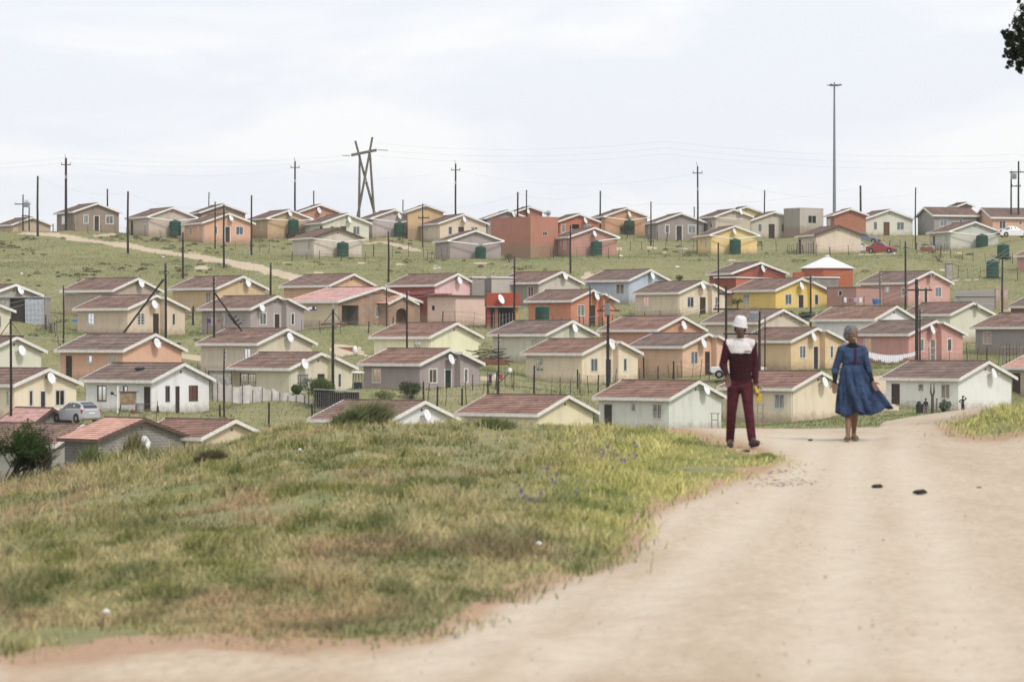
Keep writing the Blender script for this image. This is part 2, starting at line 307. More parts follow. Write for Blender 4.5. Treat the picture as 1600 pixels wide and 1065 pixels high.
H('orange-terracotta house with a grey-framed window, behind its green tank', 818, 892.6, 967, 470, (214, 132, 98), (176, 108, 84), dish=(932.5, 463), bay=935, gf=[('w', 902.5, 913.5, 'k', 'bars'), ('d', 921.5, 930)])
H('tan-cream house with two blue-curtained windows, right of the pole transformer', 985.6, 1060.6, 1143, 457.5, (222, 202, 172), (190, 174, 150), dish=(1098.5, 447), bay=1106, gf=[('w', 1074, 1084, 'b'), ('d', 1093.5, 1102.5), ('w', 1117.5, 1124, 'b')], sf=[('w', 1004, 1014, 'b')])
H('grey-green house with a dish, behind the woodpile', 761, 853, 936, 523, (204, 202, 182), (172, 164, 148), dish=(898, 513), sf=[('w', 830, 841, 'g')])
H('sand-beige house right behind the pole with the transformer box', 812.8, 909.5, 1005, 553, (228, 206, 172), (192, 170, 146), dish=(956, 539), bay=957.5, gf=[('w', 923, 934, 'w'), ('d', 946, 955.5), ('w', 974.5, 979.5, 'l')], sf=[('w', 837, 849.5, 'l')], trim=1, roof='red')
H('orange-brown house with a dish above the apricot house', 932.4, 1027, 1106, 516, (214, 154, 120), (178, 132, 100), dish=(1068.5, 508.5), roof='red')
H('apricot house with a dish, behind the parked white pickup', 979, 1067, 1155, 542, (224, 176, 140), (184, 136, 108), dish=(1099.5, 536.5), bay=1111, gf=[('w', 1079.5, 1090.5, 'w'), ('d', 1101.5, 1109)])
H('brick-red house with a dish and a white-roofed annexe, right of centre', 1102, 1143, 1233.8, 427, (176, 92, 68), (150, 78, 58), dish=(1192, 420), annexe2=1)
H('canary yellow house with a cage veranda at its door', 1138, 1211.5, 1300, 453.5, (236, 196, 90), (198, 158, 58), dish=(1252.5, 447), bay=1262, gf=[('w', 1227, 1237, 'w'), ('d', 1247.5, 1256), ('w', 1273, 1279, 'w')], sf=[('w', 1161, 1171, 'w')], trim=1)
H('pale beige house with a blank gable behind the man in the white hat', 1094, 1184.6, 1263, 504.5, (208, 190, 168), (180, 164, 138))
H('ochre-tan house with dish and narrow bay window, behind the woman and the man', 1150, 1236, 1326, 533.3, (222, 188, 138), (186, 156, 114), dish=(1271.5, 526.5), bay=1281, gf=[('w', 1249.5, 1259, 'w'), ('d', 1271, 1279), ('w', 1297.5, 1302, 'w')], trim=1)
H('salmon-pink house with its dish seen edge on, above the picket wall', 1338, 1418.8, 1491, 442, (216, 154, 142), (174, 122, 114), dish=(1454.5, 431, 1), gf=[('n', 1432.5, 1436.5, 'g'), ('d', 1444, 1449.5), ('w', 1461, 1471, 'w')], sf=[('s', 1383, 1389), ('w', 1364, 1372.5, 'k'), ('n', 1409, 1413, 'k')], trim=1)
H('lilac-white house without a dish, left of the cream house and above the dusty rose one', 1266, 1366, 1436, 499.5, (232, 226, 234), (204, 194, 206), roof='red')
H('cream-green house with an edge-on dish between the thick pole and the grey house', 1403, 1485, 1557, 491.5, (208, 206, 182), (156, 150, 134), dish=(1527.5, 478.5, 1))
H('dusty rose house with a barred door, behind the white washing line', 1330, 1420, 1512, 522.6, (214, 150, 140), (172, 114, 108), dish=(1457, 515), bay=1463, gf=[('w', 1438, 1443.5, 'w'), ('d', 1453.5, 1462.5, '', 'bars'), ('w', 1480.5, 1487, 'g')], sf=[('w', 1350, 1360.5, 'w')], trim=1, roof='grey')
H('dark grey house with one barred window, cut by the right edge', 1516, 1612, 1700, 511.5, (158, 148, 142), (150, 140, 136), sf=[('w', 1536, 1549, 'b', 'bars')], roof='brown')
H('brown-walled house whose eave just enters at the right edge', 1571.7, 1660, 1740, 478.5, (150, 110, 96))
H('tan house with a dark door behind the front white-grey house at the right edge', 1564.5, 1665, 1750, 575.5, (196, 176, 144), (182, 162, 130), sf=[('d', 1582, 1594.5)], roof='salmon')
H('white-grey house by the road with two children beside it', 1374.8, 1499, 1590, 592.6, (226, 226, 218), (192, 190, 182), dish=(1553, 584), sf=[('d', 1393, 1406), ('s', 1434.5, 1443), ('w', 1470.5, 1484, 'k')], pipe=0)
# bottom row
H('white-gabled house sunk behind the weedy shrub on the grass bank', 480, 607, 720, 659, (232, 234, 230), (200, 196, 190), dish=(667.5, 649), roof='brown')
H('cream-yellow gabled house with two small windows just behind the grass bank', 710.5, 839, 936.8, 648.5, (226, 212, 170), (160, 150, 124), sf=[('s', 730, 743), ('s', 772.5, 781)], roof='red')
H('pale grey-green house behind the road crest, left of the man', 925.5, 1046.6, 1137, 623.5, (212, 214, 202), (172, 172, 162), dish=(1103.7, 608.5), sf=[('d', 943, 957), ('s', 986, 993), ('w', 1019.5, 1034, 'l')], trim=1, roof='red')
H('warm beige house behind the road crest, between the man and the woman', 1120, 1238, 1328, 608, (226, 208, 176), (190, 172, 142), dish=(1289, 597.5), sf=[('w', 1210, 1225.5, 'l')], trim=1, roof='red')
H('tan house lowest left, its eave running into the block house', 205, 314.4, 420, 685.5, (214, 192, 156), (150, 136, 116), sf=[('w', 291, 304, 'l')], roof='red')
H('unplastered concrete block house with a salmon tile roof and a white dish', 89, 152, 300, 688, (150, 142, 134), (110, 104, 98), ratio=.5, rise=1.28, gm='block', sm='shadedblock', roof='salmon', barge='bargedark', dish=(227, 691), gf=[('s', 190.5, 201)])
H('brown-roofed house behind the thorny bush at the bottom left', -70, 86, 172, 697, (170, 165, 155), sf=[('d', 68, 80), ('w', 20, 34, 'k')], D=201, ratio=1.7, rise=1.35)
H('small salmon-roofed block outhouse above the brown-roofed house', -5, 53, 112, 662, (140, 130, 122), gm='block', D=207.5, roof='pink', barge='bargedark', rise=1.0)

def k_(x): return (x-CX)/F
def solve(h):
    D = h.get('D') or Dfit(h['xM'], h['ye'])
    xL, xM, xR = h['xL'], h['xM'], h['xR']
    if h.get('bay'): xR = xR - .65*.7*F/D
    if h.get('typ') == 'L': xL, xM, xR = 2*CX-xR, 2*CX-xM, 2*CX-xL
    kL, kM, kR = k_(xL), k_(xM), k_(xR)
    ratio = h.get('ratio', 1.0)
    if h.get('typ') == 'L': pass
    lo, hi = R(10), R(86)
    for _ in range(60):
        t = (lo+hi)/2
        Ln = (kM-kL)/(math.cos(t)+kL*math.sin(t)); Wn = (kR-kM)/max(1e-6, (math.sin(t)-kR*math.cos(t)))
        if h.get('typ') == 'L': Ln, Wn = Ln, Wn
        if Wn < 0 or Ln/Wn < ratio: lo = t
        else: hi = t
    Lx, Wx = Ln*D, Wn*D
    c, s = math.cos(t), math.sin(t)
    if h.get('typ') == 'L':     # mirrored: what was 'long' (left) in the mirror lies to the right
        P0 = Vector((-kM*D, D)); u = Vector((c, s)); v = Vector((-s, c))
    else:
        P0 = Vector((kM*D, D)); u = Vector((-c, s)); v = Vector((s, c))
    ze = (CY-h['ye'])*D/F
    h.update(Dn=D, th=t, L=Lx, W=Wx, P0=P0, u=u, v=v, zb=ze-HE, ctr=P0+u*Lx/2+v*Wx/2)
for h in HS: solve(h)

# ------------------------------------------------------------------ terrain
def vnoise(x, y, seed=0):
    xi = np.floor(x).astype(np.int64); yi = np.floor(y).astype(np.int64); fx = x-xi; fy = y-yi
    def hh(a, b):
        n = (a*374761393 + b*668265263 + seed*974711) & 0xffffffff
        n = ((n ^ (n >> 13))*1274126177) & 0xffffffff
        return ((n ^ (n >> 16)) & 0xffff)/65535.0
    fx = fx*fx*(3-2*fx); fy = fy*fy*(3-2*fy)
    return (hh(xi, yi)*(1-fx)+hh(xi+1, yi)*fx)*(1-fy)+(hh(xi, yi+1)*(1-fx)+hh(xi+1, yi+1)*fx)*fy
def fbm(x, y, seed=0, o=4):
    r = 0; a = .5; t = 0
    for i in range(o): r = r+a*vnoise(x*2**i+17*i, y*2**i-9*i, seed+i); t += a; a *= .5
    return r/t
cp = []
for h in HS:
    if h.get('back'): continue
    for a, b in ((.1, .1), (.9, .1), (.1, .9), (.9, .9), (.5, .5)):
        q = h['P0']+h['u']*h['L']*a+h['v']*h['W']*b
        cp.append((q.x, q.y, h['zb']))
for k, D, z in ((-.17, 185, -10.6), (-.1, 185, -9.6), (-.03, 185, -9.0), (.03, 185, -8.6), (.07, 185, -8.0), (.11, 185, -6.6), (.15, 185, -5.0), (.17, 185, -4.6),
                (.155, 215, -5.35), (.17, 215, -5.1)):
    cp.append((k*D, D, z))
for k in (-.25, -.17, -.1, -.04, .03, .1, .17, .25):
    for D, z in ((425, 15.0), (450, 15.4), (500, 15.4)): cp.append((k*D, D, z+(.1-k)*0))
# open hillside on the left, measured where the grass is visible
for x, y, D in ((60, 371, 398), (200, 398, 372), (350, 421, 350), (120, 405, 362), (30, 430, 335), (440, 432, 345), (60, 515, 268), (720, 412, 362), (1000, 405, 366), (1400, 402, 372), (1540, 440, 345), (1550, 580, 262),
                 (560, 545, 262), (560, 505, 285), (800, 600, 235), (420, 640, 222), (880, 620, 229), (1340, 600, 236), (170, 648, 226)):
    cp.append((k_(x)*D, D, (CY-y)*D/F))
for h in HS:
    if h.get('tank') and not h.get('back'):
        q = h['P0']-h['u']*1.2+h['v']*h['W']*.5; cp.append((q.x, q.y, h['zb']))
for x, y, D in ((119.5, 659.5, 209), (85, 660, 209.5), (150, 661, 210), (105, 659, 211), (125, 660, 207.5), (140, 661, 207.5), (112, 660, 209), (130, 660, 210), (1582, 580, 247), (1575, 580, 246), (1590, 580, 245), (200, 641, 217), (219, 643, 216.5), (183, 643, 216.5), (496, 625, 222), (463, 618, 225), (643, 622, 229), (598, 628, 226), (1235, 500, 308), (1290, 500, 307), (1370, 476, 317),
                (1474, 644, 221), (345, 613, 238), (526, 645, 221), (559, 607, 234), (765, 572, 257), (1393, 585, 246), (1356, 586, 247), (1431, 584, 247), (1333, 480, 313), (335, 519, 282), (1188, 662, 222), (1117, 668, 219), (1582, 580, 246), (1377, 396, 398), (1346, 394, 405),
                (1352, 381, 411), (1584, 371, 400), (1154, 591, 250), (1446, 647, 217), (1504, 643.5, 217), (1437, 645, 217), (1568, 402, 386), (786, 512, 292), (715, 513, 296), (640, 516, 284), (847, 505, 300), (1297, 453, 336), (1340, 475, 318), (1152, 478, 318), (980, 368, 409), (629, 372, 409), (35, 501, 286), (400, 626, 227), (470, 638, 223)):
    cp.append((k_(x)*D, D, (CY-y)*D/F))
cp = np.array(cp)
def _ker(A, B):
    d = np.sqrt((A[:, None, 0]-B[None, :, 0])**2+(A[:, None, 1]-B[None, :, 1])**2+4.0)
    return -d
n = len(cp); A = np.zeros((n+3, n+3)); A[:n, :n] = _ker(cp, cp)+np.eye(n)*1.2*-1*-1*0 - np.eye(n)*(-1.5)
P = np.c_[np.ones(n), cp[:, 0]/100, cp[:, 1]/100]; A[:n, n:] = P; A[n:, :n] = P.T
rw = np.linalg.solve(A, np.r_[cp[:, 2], 0, 0, 0])
def village(X, D):
    X = np.clip(X, -105, 105); Dc = np.clip(D, 180, 500)
    q = np.c_[X.ravel(), Dc.ravel()]; o = np.zeros(len(q))
    for i in range(0, len(q), 20000):
        s_ = q[i:i+20000]; o[i:i+20000] = _ker(s_, cp) @ rw[:n] + np.c_[np.ones(len(s_)), s_[:, 0]/100, s_[:, 1]/100] @ rw[n:]
    o = o.reshape(X.shape)
    return o-np.maximum(D-500, 0)*.012
DC = 46.0
cxk = np.array([-60, -20, -7.9, -6.9, -5.4, -3.9, -3.45, -2.37, -1, 1, 3, 5.2, 6.2, 6.9, 7.5, 7.9, 9.5, 14, 60])
czk = np.array([-2.9, -2.8, -2.27, -2.05, -1.80, -1.45, -1.32, -1.25, -1.28, -1.36, -1.34, -1.33, -1.29, -1.27, -1.22, -1.15, -.95, -.75, -.75])
def sst(a, b, x):
    t = np.clip((x-a)/(b-a), 0, 1); return t*t*(3-2*t)
def inpoly(px, py, poly):
    r = np.zeros(px.shape, bool); n = len(poly); j = n-1
    for i in range(n):
        xi, yi = poly[i]; xj, yj = poly[j]
        c = ((yi > py) != (yj > py)) & (px < (xj-xi)*(py-yi)/((yj-yi) or 1e-9)+xi); r ^= c; j = i
    return r
def flatray(x, y):      # pixel on the near ground (about -1.6 .. -1.35)
    D = 30.
    for _ in range(20): D = -float(fgz(np.array([k_(x)*D]), np.array([D]))[0])*F/(y-CY)
    return (k_(x)*D, D)
def fgz(X, D):
    k = X/np.maximum(D, 12)
    zc = np.interp(k*DC, cxk, czk)
    t = np.clip((D-14)/(DC-14), 0, 1); t = t*t*(1.6-.6*t)
    return -1.6+(zc+1.6)*t
GP = [flatray(*p) for p in ((0, 1012), (150, 1004), (350, 980), (520, 990), (640, 985), (720, 940), (800, 905), (900, 872), (955, 830), (985, 790), (1040, 765), (1100, 745), (1216, 716), (1160, 710))]
GP += [(k_(1090)*41.8, 41.8), (k_(1030)*45.5, 45.5), (k_(940)*47.5, 47.5), (k_(900)*50, 50), (k_(880)*75, 75), (-30, 80), (-40, 14), (-10, 15.2)]
MP = [(6.3, 42.2), (6.9, 41.6), (7.6, 41.2), (9, 41.0), (14, 40), (30, 38), (30, 52), (12, 52), (8.0, 51), (7.4, 48), (6.9, 45)]
PATHS = []
def grassmask(X, D):
    wx = X+(fbm(X*1.3, D*.6, 3)-.5)*.6+(fbm(X*5, D*2, 5)-.5)*.5; wd = D+(fbm(X*.8+40, D*.5, 4)-.5)*1.5
    g = inpoly(wx, wd, GP) | inpoly(wx, wd, MP) | (D > 60) & (X/D < .108)
    g = g | (D > 60) & (X/D >= .108) & (inpoly(X/D*F+CX, D, [(1280, 60), (1345, 100), (1375, 175), (1420, 205), (1440, 222), (1300, 230), (1200, 190)]) | (D > 218+ (X/D-.128)*-100) | (X/D > .16) & (D < 190))
    g = g | ((wx/np.maximum(wd, 12) > .222) & (D > -20) & (D < 62))
    g = g & ~((fbm(X*.22, D*.16, 71) > .735) & (D > 190))
    for pts, w in PATHS:
        p = np.array(pts)
        for a, b in zip(p[:-1], p[1:]):
            ab = b-a; t = np.clip(((X-a[0])*ab[0]+(D-a[1])*ab[1])/(ab@ab), 0, 1)
            d = np.hypot(X-a[0]-t*ab[0], D-a[1]-t*ab[1])
            g = g & ~(d < w*(.7+.6*fbm(X*.3, D*.3, 12)))
    return g
def terrain(X, D, detail=True):
    X = np.asarray(X, float); D = np.asarray(D, float)
    k = X/np.maximum(D, 12)
    f = fgz(X, np.minimum(D, DC))
    v = village(np.where(D < 185, k*185, X), np.maximum(D, 185))
    t = np.clip((D-DC)/(185-DC), 0, 1)
    dip = 1.5*np.sin(math.pi*t**.75)*(1-sst(.112, .125, k))
    mid = f+(v-f)*t-dip
    z = np.where(D <= DC, f, np.where(D < 185, mid, v))
    if detail:
        bank = np.interp(k*F+CX, [900, 1100], [1, .15])*(D < 60)
        z = z+bank*((fbm(X*.55, D*.28, 21)-.5)*.32*sst(14, 22, D)+(fbm(X*2.2, D*1.4, 22)-.5)*.10)
        z = z+((D < 60)*(1-bank))*(fbm(X*.9, D*.12, 23, 2)-.5)*.035
        # raised grassy mound at the right verge
        z = z+.07*sst(.150, .168, k)*sst(40.5, 44, D)*(1-sst(50, 60, D))
        z = z+sst(60, 200, D)*((fbm(X*.16, D*.16, 31)-.5)*.5+(fbm(X*.6, D*.6, 32)-.5)*.16)
    return z
def tz(x, y): return float(terrain(np.array([x]), np.array([y]))[0])
_Dm = np.arange(186, 470, .5)
def gpx(x, y):          # ground point of the hillside seen at a pixel
    z = terrain(k_(x)*_Dm, _Dm); los = (CY-y)*_Dm/F
    i = np.argmax(z >= los) if (z >= los).any() else int(np.argmin(np.abs(z-los)))
    return Vector((k_(x)*_Dm[i], _Dm[i], z[i]))
_Dn = np.arange(13, 60, .1)
def gnear(x, y):
    z = terrain(k_(x)*_Dn, _Dn); los = (CY-y)*_Dn/F
    i = np.argmax(z >= los) if (z >= los).any() else int(np.argmin(np.abs(z-los)))
    return Vector((k_(x)*_Dn[i], _Dn[i], z[i]))
def zpx(y, D): return (CY-y)*D/F
def pathpx(pts, w): PATHS.append(([tuple(gpx(*p).xy) for p in pts], w))
pl = []
for pts, w in (([(50, 365), (110, 371), (200, 384), (290, 399), (400, 421), (468, 436)], 2.0), ([(965, 390), (1100, 390), (1240, 389)], .7),
               ([(540, 548), (600, 560), (640, 545)], 1.6), ([(290, 556), (305, 562)], 1.2), ([(740, 598), (800, 590)], 1.0), ([(540, 383), (600, 378), (650, 392)], 1.0),
               ([(1335, 590), (1375, 600), (1372, 640)], 1.5)):
    pl.append(([tuple(gpx(*p).xy) for p in pts], w))
PATHS = pl
NP = len(PATHS)

kc = np.r_[-1.6, -1.0, -.7, -.5, -.4, -.32, -.27, -.23, np.linspace(-.2, .2, 381), .23, .27, .32, .4, .5, .7, 1.0, 1.6]
dr = np.r_[-60, -30, -10, 0, 6, 10, 12.5, np.geomspace(14, 56, 190), np.linspace(57, 182, 60), np.linspace(184, 436, 190), 445, 460, 480, 500, 600, 800, 1200, 2000, 3000]
KK, DD = np.meshgrid(kc, dr); XX = KK*np.maximum(DD, 12)
ZZ = terrain(XX, DD); GM = grassmask(XX, DD)
nr, ncol = XX.shape
idx = np.arange(nr*ncol).reshape(nr, ncol)
q = np.stack([idx[:-1, :-1], idx[:-1, 1:], idx[1:, 1:], idx[1:, :-1]], -1).reshape(-1, 4)
qg = (GM[:-1, :-1].astype(int)+GM[:-1, 1:]+GM[1:, 1:]+GM[1:, :-1]).reshape(-1) >= 2
qD = DD[:-1, :-1].reshape(-1)
def soil_mat(name, cols, scales, bump=.5, verge=None):
    m = bpy.data.materials.new(name); m.use_nodes = True; t = m.node_tree; p = t.nodes['Principled BSDF']; k = t.links.new
    p.inputs['Roughness'].default_value = .95; p.inputs['Specular IOR Level'].default_value = .12
    g = N(t, 'ShaderNodeTexCoord'); prev = None
    for i, (sc, st) in enumerate(scales):
        mpn = N(t, 'ShaderNodeMapping'); mpn.inputs['Scale'].default_value = (sc, sc*st, sc); k(g.outputs['Object'], mpn.inputs[0])
        nn = N(t, 'ShaderNodeTexNoise'); nn.inputs['Scale'].default_value = 1; nn.inputs['Detail'].default_value = 6; nn.inputs['Roughness'].default_value = .6; k(mpn.outputs[0], nn.inputs[0])
        r = N(t, 'ShaderNodeMapRange'); r.inputs[1].default_value = .38; r.inputs[2].default_value = .64; k(nn.outputs[0], r.inputs[0])
        mm = N(t, 'ShaderNodeMix', data_type='RGBA'); k(r.outputs[0], mm.inputs[0])
        if prev is None: mm.inputs[6].default_value = (*cols[0], 1)
        else: k(prev, mm.inputs[6])
        mm.inputs[7].default_value = (*cols[i+1], 1)
        if i > 0:
            ml = N(t, 'ShaderNodeMath', operation='MULTIPLY'); ml.inputs[1].default_value = .55; k(r.outputs[0], ml.inputs[0]); k(ml.outputs[0], mm.inputs[0])
        prev = mm.outputs[2]
    if verge:
        tk = N(t, 'ShaderNodeAttribute'); tk.attribute_name = 'track'; tn = N(t, 'ShaderNodeTexNoise'); tn.inputs['Scale'].default_value = 2.6; tn.inputs['Detail'].default_value = 5; k(g.outputs['Object'], tn.inputs[0])
        tm = N(t, 'ShaderNodeMath', operation='MULTIPLY', use_clamp=True); k(tk.outputs['Fac'], tm.inputs[0]); k(tn.outputs[0], tm.inputs[1]); t2_ = N(t, 'ShaderNodeMath', operation='MULTIPLY', use_clamp=True); t2_.inputs[1].default_value = 1.5; k(tm.outputs[0], t2_.inputs[0])
        tv = N(t, 'ShaderNodeMix', data_type='RGBA'); tv.inputs[7].default_value = (.58, .50, .40, 1); k(t2_.outputs[0], tv.inputs[0]); k(prev, tv.inputs[6]); prev = tv.outputs[2]
        at = N(t, 'ShaderNodeAttribute'); at.attribute_name = 'verge'; nv = N(t, 'ShaderNodeTexNoise'); nv.inputs['Scale'].default_value = 1.6; nv.inputs['Detail'].default_value = 6; k(g.outputs['Object'], nv.inputs[0])
        sm = N(t, 'ShaderNodeMath', operation='MULTIPLY_ADD'); sm.inputs[1].default_value = 1.1; sm.inputs[2].default_value = -.55; k(nv.outputs[0], sm.inputs[0])
        s2 = N(t, 'ShaderNodeMath', operation='ADD', use_clamp=True); k(sm.outputs[0], s2.inputs[0]); sc = N(t, 'ShaderNodeMath', operation='MULTIPLY'); sc.inputs[1].default_value = 4.2; k(at.outputs['Fac'], sc.inputs[0]); k(sc.outputs[0], s2.inputs[1])
        ml2 = N(t, 'ShaderNodeMath', operation='MULTIPLY', use_clamp=True); k(s2.outputs[0], ml2.inputs[0]); s3 = N(t, 'ShaderNodeMath', operation='MULTIPLY', use_clamp=True); s3.inputs[1].default_value = 5; k(at.outputs['Fac'], s3.inputs[0]); k(s3.outputs[0], ml2.inputs[1])
        vm = N(t, 'ShaderNodeMix', data_type='RGBA'); vm.inputs[7].default_value = (*verge, 1); k(ml2.outputs[0], vm.inputs[0]); k(prev, vm.inputs[6]); prev = vm.outputs[2]
    k(prev, p.inputs['Base Color'])
    nb = N(t, 'ShaderNodeTexNoise'); nb.inputs['Scale'].default_value = 9; nb.inputs['Detail'].default_value = 6; k(g.outputs['Object'], nb.inputs[0])
    bp = N(t, 'ShaderNodeBump'); bp.inputs['Strength'].default_value = bump; bp.inputs['Distance'].default_value = .06; k(nb.outputs[0], bp.inputs['Height']); k(bp.outputs[0], p.inputs['Normal'])
    return m
M['turf'] = soil_mat('turf', [(.175, .20, .08), (.27, .25, .13), (.15, .175, .065), (.34, .26, .17)], [(.09, 1), (.5, 1), (1.8, 1)])
M['road'] = soil_mat('dirt_road', [(.55, .455, .345), (.47, .375, .275), (.60, .51, .40), (.42, .33, .24)], [(.7, .06), (2.6, .25), (14, .35)], .8, verge=(.40, .27, .18))
M['path'] = soil_mat('dirt_path', [(.50, .40, .29), (.56, .46, .34), (.42, .33, .23), (.48, .40, .29)], [(.1, 1), (.5, 1), (2, 1)])
TRK = np.zeros(XX.shape)
for pts in ([(640, 1064), (760, 985), (900, 895), (1040, 808), (1170, 735), (1225, 700), (1235, 680)], [(840, 1064), (960, 980), (1080, 890), (1170, 815), (1240, 748), (1275, 705), (1280, 680)], [(1290, 1064), (1310, 950), (1320, 850), (1330, 770), (1335, 710), (1360, 680)], [(1530, 1064), (1500, 950), (1470, 850), (1440, 770), (1410, 710), (1420, 680)]):
    pp = np.array([flatray(*q_) for q_ in pts])
    dm = np.full(XX.shape, 9.)
    for a, b in zip(pp[:-1], pp[1:]):
        ab = b-a; t = np.clip(((XX-a[0])*ab[0]+(DD-a[1])*ab[1])/(ab@ab), 0, 1); dm = np.minimum(dm, np.hypot(XX-a[0]-t*ab[0], (DD-a[1]-t*ab[1])*.5))
    wv = .20+.12*fbm(XX*.9, DD*.3, 61); TRK = np.maximum(TRK, np.exp(-(dm/wv)**2))
TRK *= (DD < 60); ZZ = ZZ-TRK*.018
VG = GM.astype(float)
for _ in range(3):
    for sh, ax in ((9, 1), (7, 0)):
        VG = sum(np.roll(VG, j, ax) for j in range(-sh, sh+1))/(2*sh+1)
VG = np.where((DD < 60) & (np.abs(KK) < .185), VG, 0)*np.interp(np.abs(KK), [.165, .185], [1, 0])
def piece(name, sel, mt):
    f = q[sel]; u, inv = np.unique(f, return_inverse=True); inv = inv.reshape(f.shape)
    V = np.c_[XX.ravel()[u], DD.ravel()[u], ZZ.ravel()[u]]
    me = bpy.data.meshes.new(name); me.vertices.add(len(V)); me.vertices.foreach_set('co', V.ravel())
    me.loops.add(f.size); me.loops.foreach_set('vertex_index', inv.ravel().astype(np.int32))
    me.polygons.add(len(f)); me.polygons.foreach_set('loop_start', np.arange(0, f.size, 4, dtype=np.int32))
    me.polygons.foreach_set('use_smooth', np.ones(len(f), bool)); me.materials.append(mt); va = me.attributes.new('verge', 'FLOAT', 'POINT'); va.data.foreach_set('value', VG.ravel()[u].astype(np.float32)); va = me.attributes.new('track', 'FLOAT', 'POINT'); va.data.foreach_set('value', TRK.ravel()[u].astype(np.float32)); me.update(); me.validate()
    o = bpy.data.objects.new(name, me); COL.objects.link(o); tag(o, kind='structure'); return o
piece('ground', qg, M['turf']); piece('road', (~qg) & (qD < 186), M['road']); piece('path', (~qg) & (qD >= 186), M['path'])

# ------------------------------------------------------------------ thin haze
hz_ = MB(); hz_.box((-5200, -160, -60), (5200, 3100, 60)); hzm = bpy.data.materials.new('thin_haze'); hzm.use_nodes = True; ht_ = hzm.node_tree; ht_.nodes.clear()
ho = N(ht_, 'ShaderNodeOutputMaterial'); hv = N(ht_, 'ShaderNodeVolumePrincipled'); hv.inputs['Color'].default_value = (.93, .95, 1, 1); hv.inputs['Density'].default_value = .00014; hv.inputs['Anisotropy'].default_value = .1
ht_.links.new(hv.outputs[0], ho.inputs['Volume']); tag(hz_.build('haze', hzm), 'thin pale haze hanging over the whole valley', 'haze', kind='stuff')
S.cycles.volume_bounces = 1

# ------------------------------------------------------------------ grass
def blade_mat():
    m = bpy.data.materials.new('grass_blades'); m.use_nodes = True; t = m.node_tree; t.nodes.clear(); k = t.links.new
    o = N(t, 'ShaderNodeOutputMaterial'); a = N(t, 'ShaderNodeAttribute'); a.attribute_name = 'tint'
    d = N(t, 'ShaderNodeBsdfDiffuse'); tr = N(t, 'ShaderNodeBsdfTranslucent'); x = N(t, 'ShaderNodeMixShader'); x.inputs[0].default_value = .3
    ge = N(t, 'ShaderNodeNewGeometry'); va = N(t, 'ShaderNodeVectorMath', operation='MULTIPLY_ADD'); va.inputs[1].default_value = (.6, .6, .6); va.inputs[2].default_value = (0, 0, 1)
    vn = N(t, 'ShaderNodeVectorMath', operation='NORMALIZE'); k(ge.outputs['Normal'], va.inputs[0]); k(va.outputs[0], vn.inputs[0]); k(vn.outputs[0], d.inputs['Normal'])
    k(a.outputs['Color'], d.inputs[0]); k(a.outputs['Color'], tr.inputs[0]); k(d.outputs[0], x.inputs[1]); k(tr.outputs[0], x.inputs[2]); k(x.outputs[0], o.inputs[0])
    return m
M['blade'] = blade_mat()
def blades(name, base, hgt, wid, col, lean=.5, seg=2, mt=None, wind=(.35, .0)):
    n = len(base); th = RNG.uniform(0, 2*math.pi, n); ph = RNG.uniform(0, 2*math.pi, n)
    side = np.c_[np.cos(th), np.sin(th), np.zeros(n)]*wid[:, None]/2
    ln = RNG.uniform(.1, 1, n)*lean
    off = np.c_[np.cos(ph)*ln+wind[0]*lean, np.sin(ph)*ln+wind[1], np.zeros(n)]*hgt[:, None]
    up = np.c_[np.zeros(n), np.zeros(n), hgt]
    base = base-np.c_[np.zeros(n), np.zeros(n), np.full(n, .01)]
    if seg == 1:
        V = np.stack([base-side, base+side, base+up*.9+off], 1); fi = np.array([[0, 1, 2]])
    else:
        V = np.stack([base-side, base+side, base+side*.75+up*.55+off*.35, base-side*.75+up*.55+off*.35, base+up*.92+off], 1)
        fi = np.array([[0, 1, 2], [0, 2, 3], [3, 2, 4]])
    nv = V.shape[1]; Fc = (np.arange(n)*nv)[:, None, None]+fi[None]; Fc = Fc.reshape(-1, 3).astype(np.int32)
    me = bpy.data.meshes.new(name); me.vertices.add(n*nv); me.vertices.foreach_set('co', V.reshape(-1))
    me.loops.add(Fc.size); me.loops.foreach_set('vertex_index', Fc.ravel()); me.polygons.add(len(Fc)); me.polygons.foreach_set('loop_start', np.arange(0, Fc.size, 3, dtype=np.int32))
    me.materials.append(mt or M['blade']); at = me.color_attributes.new('tint', 'FLOAT_COLOR', 'POINT')
    C = np.repeat(np.c_[col, np.ones(n)], nv, 0); at.data.foreach_set('color', C.ravel().astype(np.float32)); me.update()
    o = bpy.data.objects.new(name, me); COL.objects.link(o); return o
def mixc(a, b, t): return np.array(a)[None]*(1-t[:, None])+np.array(b)[None]*t[:, None]
